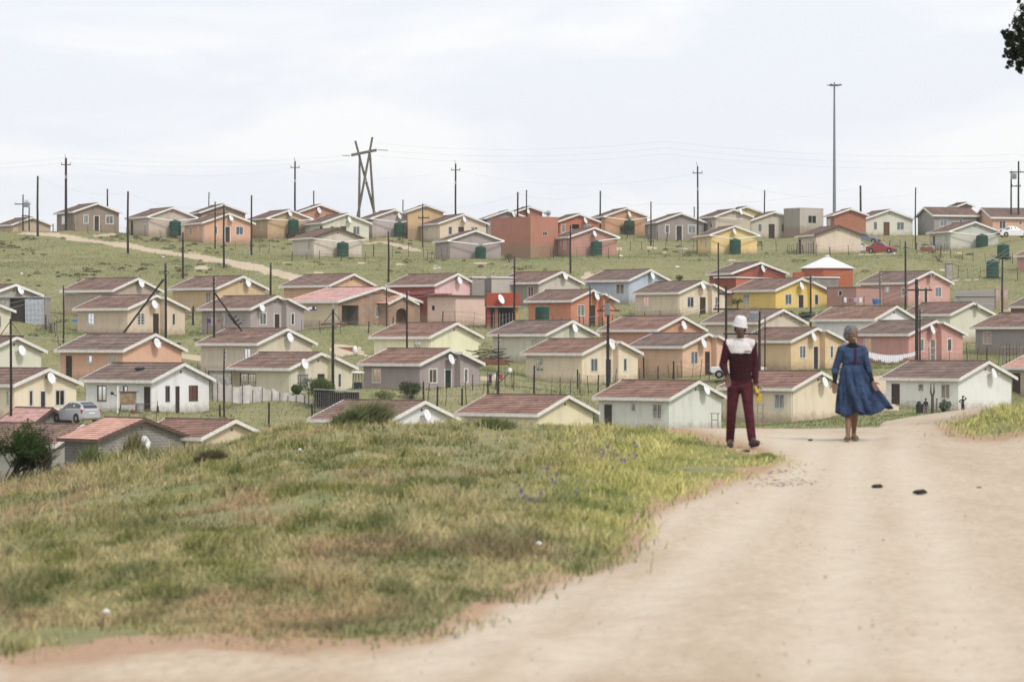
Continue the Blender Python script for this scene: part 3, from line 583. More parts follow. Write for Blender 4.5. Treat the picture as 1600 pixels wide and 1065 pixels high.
def near_grass(n):
    D = 14*(60/14)**RNG.random(n); K = RNG.uniform(-.2, .2, n); X = K*D
    # denser far away (area grows with D), keep all
    g = grassmask(X+RNG.normal(0, .16, n), D+RNG.normal(0, .75, n)*D/30) & (D < 58); dens = fbm(X*.9, D*.55, 41); keep = g & (RNG.random(n) < np.clip((.55*dens+.45*fbm(X*3.1, D*1.1, 47, 3)-.33)*4.2, .06, 1.2))
    X, D = X[keep], D[keep]; n = len(X); Z = terrain(X, D); px = X/D*F+CX
    big = fbm(X*.35, D*.2, 42); small = fbm(X*2.2, D*1.1, 43); r = RNG.random(n)
    green = sst(780, 1010, px)*sst(19, 27, D)*(.55+.6*small)
    h = .03+.045*r+.20*np.clip(small-.48, 0, 1)*2*r
    h = h*(1+.7*green)*(1-.55*sst(1040, 1120, px)*(px < 1300))+.17*sst(420, 150, px)*sst(33, 42, D)*r-.5*h*sst(1400, 1500, px)
    h = h*np.interp(D, [14, 26, 60], [.8, 1, 1.1])
    patch = fbm(X*4.6, D*1.3, 46, 3); col = mixc((.245, .25, .085), (.57, .485, .26), np.clip(big*.8+patch*2.0-.95+.5*(r-.5), 0, 1))
    col = col*(1-green[:, None])+mixc((.46, .48, .12), (.76, .69, .29), np.clip(small+.3*(r-.5), 0, 1))*green[:, None]
    dry = np.clip((fbm(X*.8+7, D*.4, 44)-.58)*7, 0, 1)*(1-green); col = col*(1-dry[:, None]*.75)+np.array([[.52, .36, .22]])*dry[:, None]*.75
    dk = np.clip((fbm(X*1.9+3, D*1.0, 45)-.54)*8, 0, 1); col = col*(1-dk[:, None]*np.array([[.42, .34, .38]]))
    col = col*RNG.uniform(.7, 1.25, n)[:, None]
    w = RNG.uniform(.006, .013, n)*np.interp(D, [14, 50], [1, 1.7])
    return blades('grass', np.c_[X, D, Z], h, w, col, 1.0, wind=(.08, 0))
o = near_grass(520000); tag(o, 'short grazed green and straw grass covering the near bank beside the dirt road', 'grass', kind='stuff')
def hill_grass(n):
    D = 188+(445-188)*RNG.random(n)**.9; K = RNG.uniform(-.185, .185, n); X = K*D
    g = grassmask(X, D)
    for h in HS:
        dx = X-h['P0'].x; dy = D-h['P0'].y
        uu = dx*h['u'].x+dy*h['u'].y; vv = dx*h['v'].x+dy*h['v'].y
        g &= ~((uu > .2) & (uu < h['L']-.2) & (vv > .2) & (vv < h['W']-.2))
    dens = fbm(X*.15, D*.15, 51); g &= RNG.random(n) < .15+1.4*dens
    X, D = X[g], D[g]; n = len(X); Z = terrain(X, D); r = RNG.random(n)
    tall = sst(.45, .62, fbm(X*.07, D*.09, 52)); up = sst(335, 365, D)
    h = .06+.14*r+.25*tall*r*(.35+.65*up)
    lush = np.clip((fbm(X*.09+5, D*.12, 53)-.38)*4, 0, 1)*(1-.75*up); col = mixc((.145, .20, .062), (.40, .415, .18), np.clip(.1+.7*tall*(.4+.6*up)+.28*up+.6*(r-.5)-.1*lush, 0, 1)); col = col*(1-.45*lush[:, None])+np.array([[.17, .25, .07]])*.45*lush[:, None]
    dk = np.clip((fbm(X*.42+3, D*.42, 45)-.55)*8, 0, 1); col = col*(1-dk[:, None]*.5)*RNG.uniform(.75, 1.2, n)[:, None]
    return blades('grass', np.c_[X, D, Z], h, RNG.uniform(.03, .09, n), col, .6, seg=1)
o = hill_grass(420000); tag(o, 'yellow-green grass growing between the houses over the whole far hillside', 'grass', kind='stuff')

# scrub: dark low bushes on the open hillside
def leafcloud(centers, radii, npts, leaf, cols, squash=.7):
    P = []; C = []; 
    for (c, rad, k) in zip(centers, radii, npts):
        d = RNG.normal(size=(k, 3)); d /= np.linalg.norm(d, axis=1)[:, None]
        rr = rad*RNG.uniform(.35, 1.05, k)**.6; p = d*rr[:, None]; p[:, 2] = p[:, 2]*squash
        P.append(p+np.array(c)[None]); C.append(np.array(cols[0])[None]+(np.array(cols[1])-np.array(cols[0]))[None]*RNG.random(k)[:, None])
    P = np.concatenate(P); C = np.concatenate(C); n = len(P)
    a = RNG.normal(size=(n, 3)); a /= np.linalg.norm(a, axis=1)[:, None]; b = RNG.normal(size=(n, 3)); b -= a*(a*b).sum(1)[:, None]; b /= np.linalg.norm(b, axis=1)[:, None]
    s = leaf*RNG.uniform(.6, 1.4, n)[:, None]
    V = np.stack([P-a*s, P+b*s*.5, P+a*s, P-b*s*.5], 1)
    return V, C
def leaves(name, V, C, parent=None):
    n = len(V); me = bpy.data.meshes.new(name); me.vertices.add(n*4); me.vertices.foreach_set('co', V.reshape(-1))
    me.loops.add(n*4); me.loops.foreach_set('vertex_index', np.arange(n*4, dtype=np.int32)); me.polygons.add(n); me.polygons.foreach_set('loop_start', np.arange(0, n*4, 4, dtype=np.int32))
    me.materials.append(M['blade']); at = me.color_attributes.new('tint', 'FLOAT_COLOR', 'POINT')
    at.data.foreach_set('color', np.repeat(np.c_[C, np.ones(n)], 4, 0).ravel().astype(np.float32)); me.update()
    o = bpy.data.objects.new(name, me); COL.objects.link(o)
    if parent: o.parent = parent
    return o
cs, rs, ns = [], [], []
tries = 0
while len(cs) < 210 and tries < 6000:
    tries += 1
    x = random.uniform(-20, 1620); y = random.uniform(368, 440) if random.random() < .85 else random.uniform(440, 540)
    if x > 480 and (y > 425 or random.random() < .55): continue
    if vnoise(np.array([x/70.]), np.array([y/16.]), 77)[0] < .5: continue
    p = gpx(x, y)
    if not grassmask(np.array([p.x]), np.array([p.y]))[0]: continue
    if any(0 < (p.xy-h['P0']).dot(h['u'])+.6 < h['L']+1.2 and 0 < (p.xy-h['P0']).dot(h['v'])+.6 < h['W']+1.2 for h in HS): continue
    r = random.uniform(.2, .55) if random.random() < .7 else random.uniform(.6, 1.1); cs.append((p.x, p.y, p.z+.05)); rs.append(r); ns.append(int(30+150*r))
V, C = leafcloud(cs, rs, ns, .08, ((.075, .082, .045), (.20, .195, .105)), .42)
tag(leaves('scrub', V, C), 'dark low scrub dotted over the open upper slope', 'scrub', kind='stuff')

# ------------------------------------------------------------------ houses
WINH = {'w': (1.0, 2.12), 'wb': (1.0, 2.12), 'n': (1.0, 2.1), 's': (1.55, 2.12), 'd': (0, 2.08), 'dw': (0, 2.08), 'dg': (0, 2.08), 'D': (.0, 2.15), 'g': (0, 2.15), 'a': (.0, 1.95), 'v': (1.7, 2.05)}
def tpx(x, P, d):
    k = k_(x); return (k*P.y-P.x)/(d.x-k*d.y)
TANKS = []
def make_house(h):
    L_, W_, u, v = h['L'], h['W'], h['u'], h['v']
    typL = h.get('typ') == 'L'
    lx, ly = (u, v) if typL else (v, u)
    rz = math.atan2(lx.y, lx.x); c = h['ctr']; zb = h['zb']
    root = emp('house', (c.x, c.y, zb), rz, h['label'], 'house', 'houses of the hillside settlement')
    def P(a, b, z):     # a along the long wall, b along the gable wall
        a -= L_/2; b -= W_/2
        return (a, b, z) if typL else (b, a, z)
    ov = .35; rise = h.get('rise', 1.27)*(W_/7.4 if 'rise' not in h else 1); et = HE+.05
    hz = lambda b: et+rise*(1-abs(b-W_/2)/(W_/2))
    skirt = -2.2 if h.get('back') else -1.1
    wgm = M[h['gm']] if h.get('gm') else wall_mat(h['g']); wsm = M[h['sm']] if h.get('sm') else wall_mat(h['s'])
    mb = MB()
    bay = h.get('bay'); bd = .65
    u0 = ov; v0 = ov; u1 = L_-ov; v1 = W_-ov
    vb = None
    if bay:
        Pm = h['P0']+u*u0; vb = max(v0+2, min(v1-1.2, tpx(bay, Pm, v)))
    def panel(fn, s0, s1, top, ops, inward, mi):
        """wall in the plane fn(s,z); ops = [(a,b,z0,z1)] real openings with reveals"""
        br = sorted(set([s0, s1]+[o_[0] for o_ in ops]+[o_[1] for o_ in ops]+([W_/2] if top is not None and s0 < W_/2 < s1 else [])))
        tp = top or (lambda s: hz(ov)-.12)
        def q4(a, b, za0, zb0, za1, zb1):
            pts = [fn(a, za0), fn(b, zb0), fn(b, zb1), fn(a, za1)]
            mb.quad(*pts, m=mi, uv=[(a, za0), (b, zb0), (b, zb1), (a, za1)])
        for a, b in zip(br[:-1], br[1:]):
            if b-a < 1e-4: continue
            m_ = (a+b)/2; op = [o_ for o_ in ops if o_[0] <= m_ <= o_[1]]
            if op:
                _, _, z0, z1 = op[0]
                q4(a, b, skirt, skirt, z0, z0); q4(a, b, z1, z1, tp(a), tp(b))
            else: q4(a, b, skirt, skirt, tp(a), tp(b))
        for a, b, z0, z1 in ops:
            for (pa, pb) in (((a, z0), (b, z0)), ((b, z0), (b, z1)), ((b, z1), (a, z1)), ((a, z1), (a, z0))):
                A_ = Vector(fn(*pa)); B_ = Vector(fn(*pb)); mb.quad(A_, B_, B_+inward*.13, A_+inward*.13, m=mi, uv=[(0, 0), (1, 0), (1, .1), (0, .1)])
    vin = Vector(P(1, 0, 0))-Vector(P(0, 0, 0)); bin_ = Vector(P(0, 1, 0))-Vector(P(0, 0, 0))
    plans = []      # (fn, inward, feature, a, b)
    def ops_for(feats, P0w, d, fn, inward, lo, hi):
        r = []
        for ft in feats:
            if ft[0] == 'v' and False: continue
            a, b = sorted((tpx(ft[1], P0w, d), tpx(ft[2], P0w, d)))
            if b < lo+.1 or a > hi-.1: continue
            a = max(a, lo+.12); b = min(b, hi-.12)
            if b-a < .22: b = a+.22
            if ft[0][0] == 'd' and b-a > .95: b = a+.95
            z0, z1 = WINH[ft[0]]
            r.append((a, b, z0, z1)); plans.append((fn, inward, ft, a, b, z0, z1))
        r.sort(); return r
    gfe = h.get('gf', []); sfe = h.get('sf', [])
    fg_ = lambda s, z: P(u0, s, z)
    gmain = [f for f in gfe if not bay or f[1] < bay+1]; gbay = [f for f in gfe if bay and f[1] >= bay+1]
    og = ops_for(gmain, h['P0']+u*u0, v, fg_, vin, v0, vb or v1)
    panel(fg_, v0, vb or v1, lambda s: hz(s)-.1, og, vin, 0)
    if bay:
        fb_ = lambda s, z: P(u0-bd, s, z)
        ob = ops_for(gbay, h['P0']+u*(u0-bd), v, fb_, vin, vb, v1)
        panel(fb_, vb, v1, lambda s: hz(s)-.1, ob, vin, 0)
        mb.quad(P(u0, vb, skirt), P(u0-bd, vb, skirt), P(u0-bd, vb, hz(vb)-.1), P(u0, vb, hz(vb)-.1), m=1, uv=[(0, 0), (.6, 0), (.6, 2.5), (0, 2.5)])
        mb.quad(P(u0, v1, skirt), P(u0-bd, v1, skirt), P(u0-bd, v1, hz(v1)-.1), P(u0, v1, hz(v1)-.1), m=1, uv=[(0, 0), (.6, 0), (.6, 2.5), (0, 2.5)])
    fs_ = lambda s, z: P(s, v0, z)
    osd = ops_for(sfe, h['P0']+v*v0, u, fs_, bin_, u0, u1)
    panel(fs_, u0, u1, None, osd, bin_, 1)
    mb.quad(P(u0, v1, skirt), P(u1, v1, skirt), P(u1, v1, hz(v1)-.1), P(u0, v1, hz(v1)-.1), m=1, uv=[(0, 0), (6, 0), (6, 2.5), (0, 2.5)])
    mb.quad(P(u1, v0, skirt), P(u1, v1, skirt), P(u1, v1, hz(v1)-.1), P(u1, W_/2, hz(W_/2)-.1), P(u1, v0, hz(v0)-.1), m=0, uv=[(0, 0), (6, 0), (6, 2.5), (3, 3.7), (0, 2.5)])
    mb.build('wall', [wgm, wsm], root)
    # roof: stepped tile courses
    rb = MB(); nc = 11; e0 = -bd if bay else 0
    def slope(b0, b1, ua, ub, n):
        for i in range(n):
            ba = b0+(b1-b0)*i/n; bb = b0+(b1-b0)*(i+1)/n
            za = hz(ba)+.045; zb_ = hz(bb)+.005; nu = (ub-ua)/.3
            rb.quad(P(ua, ba, za), P(ub, ba, za), P(ub, bb, zb_), P(ua, bb, zb_), uv=[(0, i), (nu, i), (nu, i+1), (0, i+1)])
            zl = hz(ba)-.02 if i == 0 else hz(ba)+.005
            rb.quad(P(ua, ba, zl), P(ub, ba, zl), P(ub, ba, za), P(ua, ba, za), uv=[(0, i), (nu, i), (nu, i+.1), (0, i+.1)])
    slope(0, W_/2, 0, L_, nc)
    if bay:
        nb = max(2, round(nc*(W_-vb)/(W_/2))); slope(W_, vb-.1, -bd, L_, nb); slope(vb-.1, W_/2, 0, L_, nc-nb)
    else: slope(W_, W_/2, 0, L_, nc)
    rt = rb.build('roof', ROOF[h.get('roof', 'brown' if random.random() < .6 else 'grey')], root)
    rc = MB(); rc.tube([P(-.02, W_/2, et+rise+.02), P(L_+.02, W_/2, et+rise+.02)], .085, 6); rc.build('ridge_cap', ROOF['brown'], rt)
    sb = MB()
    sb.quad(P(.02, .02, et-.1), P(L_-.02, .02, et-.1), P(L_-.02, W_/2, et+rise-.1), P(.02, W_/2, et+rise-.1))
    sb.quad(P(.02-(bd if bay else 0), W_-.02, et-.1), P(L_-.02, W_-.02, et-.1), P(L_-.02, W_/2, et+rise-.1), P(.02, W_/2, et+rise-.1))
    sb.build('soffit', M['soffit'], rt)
    bm_ = M[h.get('barge', 'barge')]
    def board(a, b0, b1, name='bargeboard'):
        bb = MB(); t0, t1 = hz(b0), hz(b1)
        bb.hexa([P(a-.03, b0, t0-.20), P(a-.03, b1, t1-.20), P(a+.015, b1, t1-.20), P(a+.015, b0, t0-.20),
                 P(a-.03, b0, t0+.05), P(a-.03, b1, t1+.05), P(a+.015, b1, t1+.05), P(a+.015, b0, t0+.05)])
        bb.build(name, bm_, rt)
    board(-.02, -.02, W_/2)
    if bay:
        board(-.02, W_/2, vb-.1); board(-bd-.02, vb-.1, W_+.02)
        bb = MB(); zz = hz(vb-.1); bb.box(*[tuple(map(fnc, zip(P(-bd, vb-.125, zz-.17), P(0, vb-.1, zz+.05)))) for fnc in (min, max)]); bb.build('bargeboard', bm_, rt)
    else: board(-.02, W_/2, W_+.02)
    board(L_+.02, -.02, W_/2); 
    fa = MB(); p1, p2 = P(0, -.06, et-.2), P(L_, -.02, et+.03)
    fa.box(tuple(map(min, zip(p1, p2))), tuple(map(max, zip(p1, p2)))); fa.build('fascia', M['barge'] if h.get('gm') != 'block' else M['bargedark'], rt)
    # windows and doors
    for fn, inw, ft, a, b, z0, z1 in plans:
        kd = ft[0]
        def wp(s, z, dep): return Vector(fn(s, z))+inw*dep
        def bar(mbx, s0, s1, q0, q1, d0, d1):
            mbx.hexa([wp(s0, q0, d0), wp(s1, q0, d0), wp(s1, q0, d1), wp(s0, q0, d1), wp(s0, q1, d0), wp(s1, q1, d0), wp(s1, q1, d1), wp(s0, q1, d1)])
        if kd in ('w', 'wb', 'n', 's', 'v'):
            fm = M['framedark'] if (kd == 'wb' or kd == 'v' or h.get('fr')) else M['frame']
            f_ = MB(); e = .05; t_ = .07 if h.get('trim') else .015
            bar(f_, a-t_, b+t_, z0-.06, z0+e, -.03, .06); bar(f_, a-t_, b+t_, z1-e, z1+t_, -.015, .06)
            bar(f_, a-t_, a+e, z0+e, z1-e, -.012, .06); bar(f_, b-e, b+t_, z0+e, z1-e, -.012, .06)
            if b-a > .6: bar(f_, (a+b)/2-.03, (a+b)/2+.03, z0+e, z1-e, .02, .06)
            w_ = f_.build('window', fm, root)
            if len(ft) > 4:
                g_ = MB()
                for j in range(1, 5): s_ = a+(b-a)*j/5; bar(g_, s_-.018, s_+.018, z0+e, z1-e, .0, .018)
                for j in range(1, 4): q_ = z0+(z1-z0)*j/4; bar(g_, a+e, b-e, q_-.018, q_+.018, -.02, -.002)
                g_.build('burglar_bars', M['frame'], w_)
            p_ = MB(); p_.quad(wp(a+e-.01, z0+e-.01, .045), wp(b-e+.01, z0+e-.01, .045), wp(b-e+.01, z1-e+.01, .045), wp(a+e-.01, z1-e+.01, .045)); p_.build('pane', M['glass'], w_)
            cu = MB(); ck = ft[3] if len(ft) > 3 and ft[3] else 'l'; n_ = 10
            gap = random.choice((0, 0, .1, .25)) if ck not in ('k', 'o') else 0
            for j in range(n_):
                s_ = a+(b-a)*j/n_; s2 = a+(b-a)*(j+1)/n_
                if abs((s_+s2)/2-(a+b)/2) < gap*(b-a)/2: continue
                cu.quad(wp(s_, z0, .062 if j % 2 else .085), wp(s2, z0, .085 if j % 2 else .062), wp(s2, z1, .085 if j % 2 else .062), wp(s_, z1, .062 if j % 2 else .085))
            cu.build('curtain_or_room_shade' if ck != 'o' else 'shutter', M['cur_'+ck], w_)  # the black one is a sheet of painted room shade
        elif kd[0] == 'd':
            f_ = MB(); e = .05
            bar(f_, a, a+e, 0, z1, -.01, .1); bar(f_, b-e, b, 0, z1, -.01, .1); bar(f_, a, b, z1-e, z1+.02, -.012, .1)
            if h.get('trim'): bar(f_, a-.07, a, 0, z1+.07, -.012, .02); bar(f_, b, b+.07, 0, z1+.07, -.012, .02)
            f_.build('door_frame', M['frame'] if h.get('trim') else M['framedark'], root)
            d_ = MB(); dm = {'d': 'door', 'dw': 'doorwood', 'dg': 'doorgreen'}[kd]
            bar(d_, a+e, b-e, -.02, z1-e, .06, .1)
            if b-a > .4:
                for zz0, zz1 in ((.15, .95), (1.1, 1.85)): bar(d_, a+.13, b-.13, zz0, zz1, .048, .058)
            dd = d_.build('door', M[dm], root)
            if len(ft) > 4:
                g_ = MB()
                for j in range(1, 6): s_ = a+(b-a)*j/6; bar(g_, s_-.012, s_+.012, .05, z1-.06, .0, .02)
                for q_ in (.7, 1.3): bar(g_, a, b, q_-.02, q_+.02, -.02, -.002)
                g_.build('gate_bars', M['frame'], dd)
            hn = MB(); bar(hn, b-.14, b-.09, .98, 1.02, .02, .06); hn.build('handle', M['metal'], dd)
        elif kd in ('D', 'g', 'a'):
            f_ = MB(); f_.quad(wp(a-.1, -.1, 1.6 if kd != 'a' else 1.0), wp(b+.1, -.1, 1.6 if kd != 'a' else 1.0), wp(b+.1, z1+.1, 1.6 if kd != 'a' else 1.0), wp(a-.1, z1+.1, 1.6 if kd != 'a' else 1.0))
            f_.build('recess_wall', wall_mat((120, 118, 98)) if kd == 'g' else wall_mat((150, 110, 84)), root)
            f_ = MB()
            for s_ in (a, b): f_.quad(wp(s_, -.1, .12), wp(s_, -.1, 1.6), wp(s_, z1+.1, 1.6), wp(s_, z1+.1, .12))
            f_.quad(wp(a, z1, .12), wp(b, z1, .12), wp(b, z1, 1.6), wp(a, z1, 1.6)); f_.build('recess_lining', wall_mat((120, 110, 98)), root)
    # vent high in the gable
    vt = MB(); vc = Vector(P(u0-.02, W_/2, et+rise-.62))
    ax = Vector(P(u0-.05, W_/2, et+rise-.62)); vt.tube([vc, ax], .1, 10); vt.build('vent', M['soffit'], root)
    # dish on a wall bracket
    if h.get('dish'):
        dx, dy = h['dish'][:2]; edge = len(h['dish']) > 2
        off = .45; Pw = h['P0']+u*(u0-off); s_ = tpx(dx, Pw, v); q_ = Pw+v*s_; zz = zpx(dy, q_.y)-zb
        c0 = Vector(P(u0-off, s_, zz)); wallp = Vector(P(u0-.01, s_-.25, zz-.05))
        nw = Vector((.93, -.1, .34)) if edge else Vector((.80+random.uniform(-.05, .05), -.50, .33))
        nl = (Matrix.Rotation(-rz, 3, 'Z') @ nw).normalized(); rot = nl.to_track_quat('Z', 'Y').to_matrix()
        db = MB(); rr = .42; n_ = 20; rg = 4
        for i in range(rg+1):
            r0 = rr*i/rg
            for k2 in range(n_):
                t = 2*math.pi*k2/n_; db.v.append(tuple(c0+rot @ Vector((r0*math.cos(t), r0*1.08*math.sin(t), .32*r0*r0))))
        for i in range(rg):
            for k2 in range(n_): db.f.append((i*n_+k2, i*n_+(k2+1) % n_, (i+1)*n_+(k2+1) % n_, (i+1)*n_+k2)); db.m.append(0)
        ds = db.build('satellite_dish', M['dish'], root, smooth=True)
        md = ds.modifiers.new('thickness', 'SOLIDIFY'); md.thickness = .015
        ab = MB(); ab.tube([wallp, wallp+Vector((0, 0, -.25))], .02, 5); ab.tube([wallp, c0-rot @ Vector((0, 0, .05))], .022, 6); ab.build('bracket', M['wire'], ds)
        fh = MB(); tip = c0+rot @ Vector((0, -.12, .42)); fh.tube([c0+rot @ Vector((0, -.42, .06)), tip], .012, 5); fh.ell(tip, (.035, .035, .05), 8, 5); fh.build('feed_horn', M['pipe'], ds)
    if h.get('tank'):
        xa, xb = h['tank']; Pw = h['P0']+u*(u0-1.0); s_ = tpx((xa+xb)/2, Pw, v); q_ = Pw+v*s_; rr = (xb-xa)/2*q_.y/F
        TANKS.append((q_.x, q_.y, zb+h.get('tz', 0), rr, h['label'], bool(h.get('tz'))))
        tc_ = Vector(P(u0-1.0, s_, 2.0+h.get('tz', 0)*.5))
        if h.get('pipe'):
            pts = []
            if h['pipe'] != 2: pts.append(Vector(P(-.05, .0, 2.42)))
            pts += [tc_+Vector(P(0, -.3, 0))-Vector(P(0, 0, 0)), tc_+Vector(P(0, .3, 0))-Vector(P(0, 0, 0))]
            pts.append(Vector(P(-.05, W_, 2.42)))
            for a_, b_ in zip(pts[:-1], pts[1:]):
                if (a_-b_).length < .8: continue
                pb = MB(); pb.tube([a_, b_], .075, 6); pb.build('downpipe', M['pipe'], root)
    elif h.get('pipe'):
        pb = MB(); pb.tube([P(-.05, 0, 2.42), P(-.1, W_*.7, 2.15)], .05, 6); pb.build('downpipe', M['pipe'], root)
    if not h.get('back') and random.random() < .5:       # TV aerial / conduit
        cb = MB(); cb.tube([P(u0-.02, v0+.12, .1), P(u0-.02, v0+.12, hz(v0)-.15)], .02, 5); cb.build('conduit', M['cable'], root)
    return root
for h in HS: h['root'] = make_house(h)
#PART2
# ------------------------------------------------------------------ flat-roofed and special buildings
def flat_building(label, xA, xM, xB, yt, D, hgt, c, cs=None, roofc=None, feats=(), th=None, parapet=.0, name='flat_roofed_building', roof_over=.15, rmat=None, gm=None, cat='outbuilding'):
    """box building; near corner at xM, long side to xA, short side to xB; yt: top edge row at the near corner"""
    th = th if th is not None else R(45)
    cc, ss = math.cos(th), math.sin(th); P0 = Vector((k_(xM)*D, D)); u = Vector((-cc, ss)); v = Vector((ss, cc))
    La = tpx(xA, P0, u); Wb = tpx(xB, P0, v); zt = zpx(yt, D); zb = zt-hgt
    rz = math.atan2(v.y, v.x); ctr = P0+u*La/2+v*Wb/2
    root = emp(name, (ctr.x, ctr.y, zb), rz, label, cat)
    Pq = lambda a, b, z: (b-Wb/2, a-La/2, z)
    m1 = M[gm] if gm else wall_mat(c); m2 = M[gm] if gm else wall_mat(cs or c)  # cs darkens the left wall's paint, that side's shade put into the colour
    mb = MB()
    opsA = []; opsB = []
    for side, kd, x0, x1 in feats:
        if side == 's': a, b = sorted((tpx(x0, P0, u), tpx(x1, P0, u))); opsA.append((a, b, *WINH[kd], kd))
        else: a, b = sorted((tpx(x0, P0, v), tpx(x1, P0, v))); opsB.append((a, b, *WINH[kd], kd))
    def side(fn, Lw, ops, mi, inw):
        ops = sorted(ops); br = sorted({0, Lw, *[max(.05, o_[0]) for o_ in ops], *[min(Lw-.05, o_[1]) for o_ in ops]})
        for a, b in zip(br[:-1], br[1:]):
            m_ = (a+b)/2; op = [o_ for o_ in ops if o_[0] < m_ < o_[1]]
            def q4(z0, z1): mb.quad(fn(a, z0), fn(b, z0), fn(b, z1), fn(a, z1), m=mi, uv=[(a, z0), (b, z0), (b, z1), (a, z1)])
            if op: q4(-3, op[0][2]); q4(op[0][3], hgt+parapet)
            else: q4(-3, hgt+parapet)
        for a, b, z0, z1, kd in ops:
            f_ = MB()
            def bar(s0, s1, q0, q1, d0, d1):
                w = lambda s_, z, d_: Vector(fn(s_, z))+inw*d_
                f_.hexa([w(s0, q0, d0), w(s1, q0, d0), w(s1, q0, d1), w(s0, q0, d1), w(s0, q1, d0), w(s1, q1, d0), w(s1, q1, d1), w(s0, q1, d1)])
            e = .05
            bar(a, b, z0, z0+e, -.02, .08); bar(a, b, z1-e, z1, -.02, .08); bar(a, a+e, z0, z1, -.02, .08); bar(b-e, b, z0, z1, -.02, .08)
            if kd[0] != 'd' and b-a > .7: bar((a+b)/2-.025, (a+b)/2+.025, z0, z1, 0, .06)
            wn = f_.build('window' if kd[0] != 'd' and kd != 'g' else 'door_frame', M['frame'], root)
            if kd == 'g' or kd == 'D': continue
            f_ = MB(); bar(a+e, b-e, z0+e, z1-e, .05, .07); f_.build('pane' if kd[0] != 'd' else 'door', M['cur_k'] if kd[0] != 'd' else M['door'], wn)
    side(lambda s_, z: Pq(s_, 0, z), La, opsA, 1, Vector((1, 0, 0)))
    side(lambda s_, z: Pq(0, s_, z), Wb, opsB, 0, Vector((0, 1, 0)))
    mb.quad(Pq(La, 0, -3), Pq(La, Wb, -3), Pq(La, Wb, hgt+parapet), Pq(La, 0, hgt+parapet), m=0, uv=[(0, 0), (3, 0), (3, 3), (0, 3)])
    mb.quad(Pq(0, Wb, -3), Pq(La, Wb, -3), Pq(La, Wb, hgt+parapet), Pq(0, Wb, hgt+parapet), m=1, uv=[(0, 0), (3, 0), (3, 3), (0, 3)])
    mb.build('wall', [m1, m2], root)
    rb = MB(); r_ = roof_over if not parapet else -.02
    rb.box((-Wb/2-r_, -La/2-r_, hgt-(.0 if not parapet else .1)), (Wb/2+r_, La/2+r_, hgt+(.14 if not parapet else -.02))); rb.build('roof', rmat or M['pipe'], root)
    return root
M['zinc'] = mat('zinc_sheet', (.50, .53, .57), .45, .12, 5, metal=.35)
M['zincdull'] = mat('zinc_sheet_weathered', (.42, .40, .37), .65, .2, 4, metal=.15)
M['whiteroof'] = mat('white_sheet_roof', (.74, .75, .76), .5, .08, 3)
M['redroof'] = mat('red_sheet_roof', (.38, .11, .10), .6, .15, 3)
M['rust'] = mat('rusted_sheet', (.26, .11, .06), .85, .3, 6)
flat_building('long blank terracotta annexe with one small white-framed window, joined to the porch house', 767, 829, 872, 339.5, 391.5, 3.9, (192, 122, 100), None, th=R(52), parapet=.0, feats=[('g', 's', 848, 855)], roof_over=.02, rmat=wall_mat((192, 122, 100)))
flat_building('grey-beige flat-topped block building with a barred window on the hilltop', 1224.7, 1250, 1286.6, 326, 415, 3.0, (184, 176, 160), (164, 156, 142), th=R(55), feats=[('g', 'w', 1262.5, 1275.5)], roof_over=.02, rmat=wall_mat((170, 164, 150)))
flat_building('low brick-red annexe with a flat white roof beside the brick-red house', 1117, 1150, 1205, 434, 334, 2.5, (206, 110, 78), (150, 78, 58), th=R(35), rmat=M['whiteroof'])
flat_building('cream flat-roofed annexe with a pale sheet roof between the pink and the cream-gabled houses', 754, 768, 803, 434, 328, 2.6, (186, 176, 164), (150, 142, 134), th=R(55), rmat=M['whiteroof'])
flat_building('little grey outhouse with a white-edged roof right of the candy-pink gable', 727, 738, 757, 434, 325, 2.6, (150, 142, 136), th=R(50), rmat=M['whiteroof'])
flat_building('grey block lean-to with a white-edged roof before the white-roofed rondavel-like building', 1256, 1266, 1310, 434, 334, 2.0, (150, 146, 140), th=R(70), gm='block', rmat=M['whiteroof'])
flat_building('low pinkish brick annexe with a dark window beside the salmon-pink house', 1292, 1338, 1378, 450, 319, 2.35, (184, 134, 124), (170, 124, 114), th=R(40), feats=[('s', 's', 1338-28, 1338-22)], rmat=M['rust'], roof_over=.02)
flat_building('peach-walled outbuilding with a brown roof and a sagging white eave, beside the red shop', 668, 712, 762, 463, 296, 2.95, (224, 188, 168), (216, 178, 158), th=R(42), feats=[('s', 's', 674, 680)], rmat=ROOF['brown'], roof_over=.25)
flat_building('low outbuilding with a bright red sheet roof below the candy-pink house', 612, 668, 700, 460, 308, 2.4, (176, 84, 84), (150, 70, 66), th=R(40), rmat=M['redroof'], roof_over=.3)
r = flat_building('small red tuck shop with a signboard parapet, dark veranda and orange corner pillar', 772, 765, 812, 478, 283, 2.6, (150, 92, 70), (168, 70, 50), th=R(68), feats=[('g', 'D', 774, 790), ('g', 's', 795, 802)], rmat=M['zincdull'], cat='shop') if False else None
